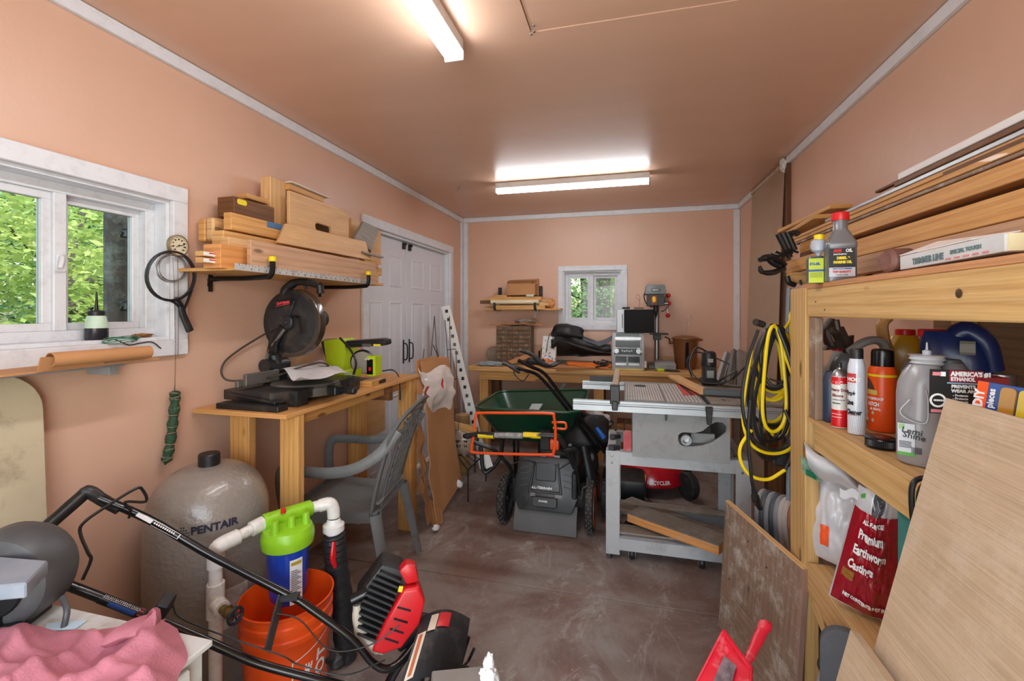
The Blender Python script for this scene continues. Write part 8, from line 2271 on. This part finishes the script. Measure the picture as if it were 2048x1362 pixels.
# ================================================================== extension cord coil
CY = mat('yellow_cord', (236, 206, 24), rough=.4, var=.08); CB_ = mat('black_cord', (28, 29, 32), rough=.4, var=.2)
t = Thing('coil_hook', 'grey tipped bracket arm holding the extension cords', 'hook')
H0, H1 = PX(1592, 668, t=1.83), PX(1511, 644, t=1.70)
b = MB(); b.tube([H0, PX(1560, 666, t=1.78), PX(1540, 655, t=1.74), PX(1528, 650, t=1.72)], .011, 10, k=3); t.p('hook_arm', b, GREYM)
b = MB(); b.tube([PX(1526, 649, t=1.72), H1], .013, 10); t.p('hook_tip', b, BLACK)
t = Thing('extension_cord', 'thick coil of yellow and black extension cord hanging from the shelving post', 'extension cord')
rnd = random.Random(21)
for k in range(15):
    w_ = rnd.uniform(26, 58); bot = rnd.uniform(770, 905) if k < 11 else rnd.uniform(840, 925); x0c = 1546 + rnd.uniform(-10, 10) + (0 if w_ < 34 else 0)
    tt = 1.70 + (k * 7 % 15) * .009; x0c = min(max(x0c, 1484 + w_), 1597 - w_); topx = 1545 + rnd.uniform(-10, 18)
    pts = []
    for i in range(24):
        a = 2 * PI * i / 24
        vert = (1 - math.cos(a)) / 2
        wid = w_ * (math.sin(a)) * (0.35 + .65 * vert ** .7)
        pts.append(PX(topx * (1 - vert) + x0c * vert + wid + 2.5 * math.sin(3 * a + k), 652 + (bot - 652) * vert + 3 * math.sin(2 * a + k * 2), t=tt + .012 * math.sin(a + k)))
    m_ = CB_ if k % 2 else CY
    b = MB(); b.tube(pts, .0066, 7, closed=True, k=2); t.p('cord_loop', b, m_, label='yellow cord loop' if k % 2 == 0 else 'black cord loop')
b = MB(); b.tube(PP([(1503, 700, 1.69), (1490, 780, 1.69), (1486, 840, 1.68), (1500, 885, 1.68), (1530, 905, 1.68), (1568, 904, 1.68), (1592, 880, 1.68), (1600, 820, 1.69), (1588, 760, 1.7), (1566, 700, 1.71), (1552, 655, 1.72)]), .0062, 7, k=6); t.p('outer_loop', b, CY)
b = MB(); b.tube(PP([(1516, 660, 1.68), (1496, 720, 1.67), (1484, 800, 1.66), (1500, 870, 1.66), (1545, 900, 1.66), (1585, 880, 1.66), (1598, 810, 1.67), (1580, 720, 1.68), (1556, 655, 1.7)]), .0062, 7, k=6); t.p('outer_loop', b, CB_)
b = MB(); b.tube(PP([(1503, 860, 1.67), (1482, 890, 1.66), (1481, 920, 1.66), (1500, 950, 1.66), (1535, 959, 1.66), (1570, 940, 1.66)]), .0062, 7, k=6); t.p('hanging_end', b, CY)
b = MB(); b.tube(PP([(1570, 940, 1.66), (1584, 905, 1.67), (1586, 860, 1.67), (1570, 820, 1.68)]), .0062, 7, k=6); b.tube(PP([(1500, 800, 1.66), (1496, 870, 1.65), (1502, 950, 1.65), (1508, 985, 1.66)]), .006, 7, k=5); t.p('hanging_end', b, CB_)
b = MB(); b.tube(PP([(1586, 610, 1.80), (1580, 640, 1.78), (1565, 662, 1.75)]), .005, 7, k=4); b.tube(PP([(1580, 620, 1.80), (1582, 690, 1.74), (1576, 712, 1.72)]), .006, 7, k=4); t.p('top_tail', b, CY)
b = MB(); b.box(0, 0, 0, .055, .03, .05, m=MX.Translation(PX(1564, 918, t=1.72))); t.p('plug', b, BLACK, bevel=.006)
# yellow-striped grey cable running down the post
b = MB(); b.tube(PP([(1578, 575, 1.80), (1576, 640, 1.8), (1574, 760, 1.8), (1578, 900, 1.78), (1577, 1000, 1.78)]), .009, 8, k=3); solo('grey_conduit', 'grey-blue cable running down the left side of the shelving post', 'cable', b, mat('grey_blue_cable', (118, 132, 146), rough=.5))
# hose coil below
t = Thing('hose_coil', 'coils of grey and brown hose hanging behind the leaning plank panel', 'hose')
HC = [mat('grey_hose', (128, 128, 130), rough=.5), mat('dark_hose', (70, 72, 76), rough=.5), mat('pale_hose', (176, 164, 156), rough=.6), mat('copper_hose', (168, 104, 72), rough=.4)]
for k in range(9):
    cx_ = 1528 + k * 9; tt = 1.95 - .02 * k
    b = MB(); b.tube([PX(cx_ + (20 + k) * math.cos(a) * (.6 + .4 * math.sin(a)) + k, 1060 - (88 - 3 * k) * math.sin(a) + 10, t=tt + .02 * math.cos(a)) for a in [2 * PI * i / 20 for i in range(20)]], .011 if k < 7 else .006, 8, closed=True, k=2); t.p('hose_loop', b, HC[(0, 1, 0, 1, 0, 2, 2, 3, 3)[k]])
b = MB(); b.tube([PX(1508, 980, t=1.72), PX(1512, 1000, t=1.75), PX(1520, 1015, t=1.80)], [.01, .015, .012], 10, k=3); t.p('hose_end', b, BLACK)
# grey boards standing behind the coil
b = MB(); b.box(.86, 2.55, .50, .10, .03, 1.0); b2 = solo('grey_plank', 'dark grey plank standing behind the hanging cords', 'board', b, mat('dark_grey_plank', (92, 90, 90), rough=.7))
b = MB(); b.bar((.72, 2.7, .62), (1.0, 3.0, 1.0), .05, .10); b.bar((.8, 2.8, .01), (.8, 2.8, .72), .08, .08); solo('brown_offcut', 'reddish brown stand of offcuts behind the hanging cords', 'wood block', b, BROWNW, bevel=.003)

# ================================================================== leaning plank panel
t = Thing('plank_panel', 'dusty brown plank panel leaning upright on the shelving post', 'panel')
A = V((.395, 2.165, 0)); Bb = V((.527, 1.655, 0)); AT = V((.426, 2.165, .556)); 
ax = (Bb - A); Lp = ax.length; ax.normalize(); up = (AT - A); Hp = up.length; up.normalize()
nrm = ax.cross(up).normalized()
if nrm.x > 0: nrm = -nrm
Mp = MX(((ax.x, up.x, nrm.x, A.x), (ax.y, up.y, nrm.y, A.y), (ax.z, up.z, nrm.z, A.z + .004), (0, 0, 0, 1)))
n = 4
for k in range(n):
    u0, u1 = Lp * k / n, Lp * (k + 1) / n
    for (v0, v1) in ((0, .10), (.1025, .20), (.2025, Hp)):
        b = MB(Mp); b.box((v0 + v1) / 2 if False else (u0 + u1) / 2, (v0 + v1) / 2, -.008 + .0006 * ((k * 3 + int(v0 * 30)) % 3), u1 - u0 - (.0015), v1 - v0, .016); t.p('plank', b, OLDW, bevel=.0008)
b = MB(Mp); b.box(Lp / 2, Hp - .001 + .003, -.008, Lp, .006, .018); t.p('raw_edge', b, PINEL)
b = MB(Mp); b.box(Lp + .003, Hp / 2, -.008, .006, Hp, .018); t.p('end_edge', b, mat('dull_pink_edge', (160, 126, 110), rough=.8))
for u, v in ((.07, .50), (.07, .25), (.2, .48), (.33, .45), (.33, .2)):
    b = MB(Mp); b.lathe([(0, .003), (.003, .002), (.004, 0)], 8, m=MX.Translation((u, v, 0))); t.p('nail_head', b, BLACK)

# ================================================================== red dustpan
t = Thing('dustpan', 'red plastic dustpan leaning on the plank panel', 'dustpan')
DP = mat('red_dustpan', (222, 34, 56), rough=.35, var=.06, dirt=(232, 190, 190), damt=.45, dscale=10)
c1, c2, c3, c4 = PX(1447, 1262, t=1.42), PX(1502, 1338, t=1.30), PX(1500, 1400, t=1.22), PX(1376, 1400, t=1.30)
b = MB()
def dpf(u, v):
    p = (c1 * (1 - u) + c2 * u) * (1 - v) + (c4 * (1 - u) + (c3) * u) * v
    return p + (V((.0, .03, -.015)) * math.sin(u * PI) * (1 - v * .3))
b.grid(dpf, 10, 10, .003); pan_ = t.p('pan', b, DP)
b = MB(); b.tube([c4, c1], .005, 6); b.tube([c1, c2], .007, 6); b.tube([c2, c3], .005, 6); t.p('rim', b, DP)
b = MB(); b.tube([PX(1492, 1330, t=1.33), PX(1505, 1302, t=1.37), PX(1522, 1266, t=1.42), PX(1532, 1247, t=1.44)], [.010, .014, .017, .020], 12, k=4, flat=.6); t.p('handle', b, DP)
b = MB(); hq = PX(1532, 1248, t=1.44); b.blob(hq, (.016, .012, .012), 1, .1); t.p('handle_tip', b, DP)
b = MB(); b.grid(lambda u, v: dpf(.35 + .35 * u, .25 + .5 * v) + V((-.006, -.012, .006)), 6, 6); t.p('worn_patch', b, mat('grey_dust_patch', (120, 104, 108), rough=.9, var=.5, ns=40))

# ================================================================== big foreground plywood panel
PG = wood('bare_plywood', (192, 168, 140), (166, 142, 112), knot=False, ring=.4, dust=(226, 216, 206), damt=.25)
b = MB()
T0, B0 = V((.56, .952, 1.2445)), V((.27, .952, .004))
b.quad([B0, V((.27, .16, .004)), V((.56, .16, 1.2445)), T0], .018)
solo('plywood_sheet', 'large bare plywood sheet leaning against the right shelving in the foreground', 'plywood', b, PG)
pl0 = lambda px, py: None
def on_sheet(px, py):
    d = ray(px, py); o = V((0, 0, CAM_H)); n_ = V((1.2405, 0, -.29)).normalized(); k = (B0 - o).dot(n_) / d.dot(n_); return o + d * k
b = MB(); b.tube([on_sheet(2046, 1040), on_sheet(2036, 1075), on_sheet(2020, 1140), on_sheet(1998, 1195), on_sheet(1988, 1235)], .0018, 5, k=4, flat=.3)
solo('pencil_mark', 'long dark scuff line drawn on the foreground plywood sheet', 'mark', b, mat('scuff', (112, 98, 88), rough=.9))
b = MB(); o1 = PX(1720, 1266, X=.425); dx = -.29 / 1.24
b.quad([V((.425 + (0 - o1.z) * -dx, o1.y, .004)), V((.425 + (0 - o1.z) * -dx, .3, .004)), V((.425, .3, o1.z)), V((.425, o1.y, o1.z))], .016)
solo('plywood_offcut', 'smaller plywood offcut in front of the big leaning sheet', 'plywood', b, PG)

# ================================================================== bags on the lower shelf
WB = mat('white_bag_film', (206, 208, 214), rough=.3, var=.10, ns=6, coat=.3)
def bagshape(px, py, tt, W, D, H, seed, m=None, pinch=.5, lean=0):
    """standing sack: wide foot, slack top"""
    c = PX(px, py, t=tt)
    def fn(u, v):
        a = u * 2 * PI
        w = (1 - pinch * v ** 2.2)
        n1 = noise.noise(V((math.cos(a) * 1.6 + seed, math.sin(a) * 1.6, v * 3)))
        n2 = noise.noise(V((math.cos(a) * 5 + seed, math.sin(a) * 5, v * 8)))
        k = w * (1 + .16 * n1 + .06 * n2)
        cx, sx_ = math.cos(a), math.sin(a)
        return V((c.x + W / 2 * k * math.copysign(abs(cx) ** .7, cx) + lean * v, c.y + D / 2 * k * math.copysign(abs(sx_) ** .7, sx_), S3 + .002 + H * v - .0 * n1))
    return c, fn
t = Thing('white_sack', 'white plastic sack with an orange sticker slumped on the lower shelf', 'sack')
def hull(pts_fn, nu=40, nv=26): pass
def sack(T, nm, corners, tt0, bulge, m, seed, nu=30, nv=26, th=None):
    """pillow between four photo corners (tl, tr, br, bl) at depth tt0, bulging towards the room"""
    tl, tr, br, bl = [PX(x, y, t=k) for x, y, k in corners]
    nvec = (tr - tl).cross(bl - tl).normalized()
    if nvec.dot(V((0, 0, CAM_H)) - tl) < 0: nvec = -nvec
    def side(s_):
        def fn(u, v):
            p = (tl * (1 - u) + tr * u) * (1 - v) + (bl * (1 - u) + br * u) * v
            e = (math.sin(PI * u) ** .75) * (math.sin(PI * min(1, v * .92 + .06)) ** .5)
            n1 = noise.noise(V((u * 3 + seed, v * 3, seed))) ; n2 = abs(noise.noise(V((u * 7 + v * 3 + seed, v * 5 - u * 4, 2)))) ; n3 = noise.noise(V((u * 14, v * 12 + seed, 7)))
            return p + nvec * (s_ * bulge * e * (1 + .35 * n1) + (.016 * n2 + .004 * n3) * e * s_)
        return fn
    b = MB(); b.grid(side(1), nu, nv); b.grid(side(-.7), nu // 2, nv // 2); o = T.p(nm, b, m, ang=70)
    return o, side(1), nvec
sk, sf, nv_ = sack(t, 'sack_body', [(1622, 945, 1.52), (1755, 975, 1.38), (1750, 1160, 1.31), (1612, 1100, 1.50)], 0, .055, WB, 3)
def decal(par, f, nrm, u0, u1, v0, v1, nm, m, off=.0025, n=8):
    b = MB(); b.grid(lambda u, v: f(u0 + (u1 - u0) * u, v0 + (v1 - v0) * v) + nrm * off, n, n); return sub(par, nm, b, m)
decal(sk, sf, nv_, .28, .42, .56, .80, 'orange_sticker', mat('neon_orange', (240, 92, 40), rough=.5))
b = MB(); b.grid(lambda u, v: PX(1608 + u * 130 + 12 * v, 893 + 92 * u - 8 + v * (52 - 18 * u) + 6 * math.sin(u * 9), t=1.46 - .2 * u - .03 * math.sin(v * PI)), 18, 8, .003); t.p('folded_top', b, WB)
b = MB(); b.grid(lambda u, v: PX(1600 + u * 36 + 6 * v, 912 + 20 * u + v * 34, t=1.45), 6, 5, .002); fd = t.p('printed_fold', b, mat('grey_green_print', (120, 150, 130), var=.5, ns=50))
for x, y, m_, nm in ((1612, 938, mat('dark_green_print', (30, 110, 76)), 'green_print'), (1634, 928, RED, 'red_print')):
    b = MB(); b.grid(lambda u, v: PX(x + u * 20, y + u * 10 + v * 12, t=1.442), 4, 3); t.p(nm, b, m_)
t = Thing('castings_bag', 'dark red and clear bag of earthworm castings on the lower shelf', 'bag')
CLR = mat('clear_bag_film', (188, 188, 192), rough=.2, var=.15, ns=10, coat=.6)
sk, sf, nv_ = sack(t, 'bag_body', [(1718, 968, 1.17), (1812, 990, 1.115), (1802, 1252, 1.165), (1657, 1190, 1.25)], 0, .045, CLR, 6)
MRD = mat('maroon_bag_print', (150, 16, 34), rough=.2, var=.12, ns=6, coat=.6)
decal(sk, sf, nv_, .02, .90, .16, .985, 'maroon_front', MRD, .002, 60)
def bag_text(s_, size, u0, v0, bold, m_, rot=0.0, sx=1.0):
    b = MB()
    def w(p):
        cr, sr = math.cos(rot), math.sin(rot)
        x, y = p.x * cr - p.y * sr, p.x * sr + p.y * cr
        return sf(u0 + x, v0 - y) + nv_ * .0085
    b.text(s_, size, MX(), bold=bold, warp=w, sx=sx, ex=0); sub(sk, 'lettering', b, m_)
for s_, v_ in (('Premium', .36), ('Earthworm', .49), ('Castings', .62)): bag_text(s_, .102, .19 - (v_ - .36) * .25, v_, .004, PRINTW, sx=1.15)
bag_text('ALL PURPOSE', .045, .22, .235, .002, PRINTW, sx=1.4); bag_text('S9', .20, .34, .15, .012, mat('grey_digits', (70, 70, 76)), sx=1.2)
bag_text('NET CONTENTS: 8 QT (8.8 L)', .044, .16, .885, .003, PRINTW, sx=1.2)
decal(sk, sf, nv_, .08, .26, .66, .74, 'gold_stamp', mat('gold_stamp', (150, 104, 40), var=.4, ns=80), .0035)
b = MB(); b.grid(lambda u, v: PX(1722 + u * 34, 988 - 4 * u + v * 8, t=1.15), 5, 2, .002); t.p('green_tear_strip', b, PRINTG)
b = MB(); b.grid(lambda u, v: PX(1680 + u * 60, 975 + 12 * u + v * 18 + 4 * math.sin(u * 11), t=1.2 - .05 * u), 10, 4, .002); t.p('crumpled_top', b, CLR)
# teal bottle and grey tub behind the plywood edge
b = MB(); q = PX(1818, 1060, t=.98); b.box(q.x + .02, q.y + .01, (S3 + q.z + .06) / 2, .05, .05, q.z + .06 - S3); solo('teal_box', 'teal and white carton wedged beside the red bag', 'box', b, mat('teal_carton', (60, 130, 124), var=.2, ns=8), bevel=.004)
b = MB(); b.tube(PP([(1866, 958, .86), (1840, 957, .87), (1824, 975, .87), (1826, 1040, .88), (1840, 1080, .90)]), .005, 8, k=6); solo('black_cable', 'black looped cable hanging over the middle shelf edge, outer loop', 'cable', b, BLACK)
b = MB(); b.tube(PP([(1870, 966, .85), (1848, 970, .86), (1838, 1000, .86), (1842, 1060, .88)]), .005, 8, k=6); solo('black_cable', 'black looped cable hanging over the middle shelf edge, inner loop', 'cable', b, BLACK)
# bottom: grey chair-like object, cables in the dark
t = Thing('grey_seat_back', 'dark grey padded panel standing under the lower shelf', 'seat back')
b = MB(); b.prism(rrect(.13, .30, .05, 6), .03, m=fr(PX(1700, 1372, t=1.18), (1, -.4, 0), (0, .05, 1))); t.p('panel', b, mat('charcoal_fabric', (84, 88, 94), rough=.8, bump=.2, bs=200), bevel=.008, seg=2)
b = MB(); b.tube(PP([(1650, 1190, 1.4), (1652, 1260, 1.4), (1672, 1310, 1.35), (1690, 1330, 1.3)]), .004, 6, k=5); b.tube(PP([(1655, 1300, 1.3), (1640, 1330, 1.25), (1662, 1350, 1.2)]), .008, 7, k=4); solo('dark_cables', 'loose dark cables in the shade under the lower shelf', 'cable', b, BLACK)
b = MB(); q = PX(1660, 1358, t=1.2); b.blob((q.x + .03, q.y + .05, .22), (.05, .05, .21), 4, .1, sq=.8); solo('grey_canister', 'grey canister standing at the foot of the shelving post', 'canister', b, GREYM)
b = MB(); b.box(.83, 1.2, .15, .3, .5, .29); solo('black_crate', 'black crate in the dark below the lower shelf', 'crate', b, BLACK, bevel=.01)

finish()
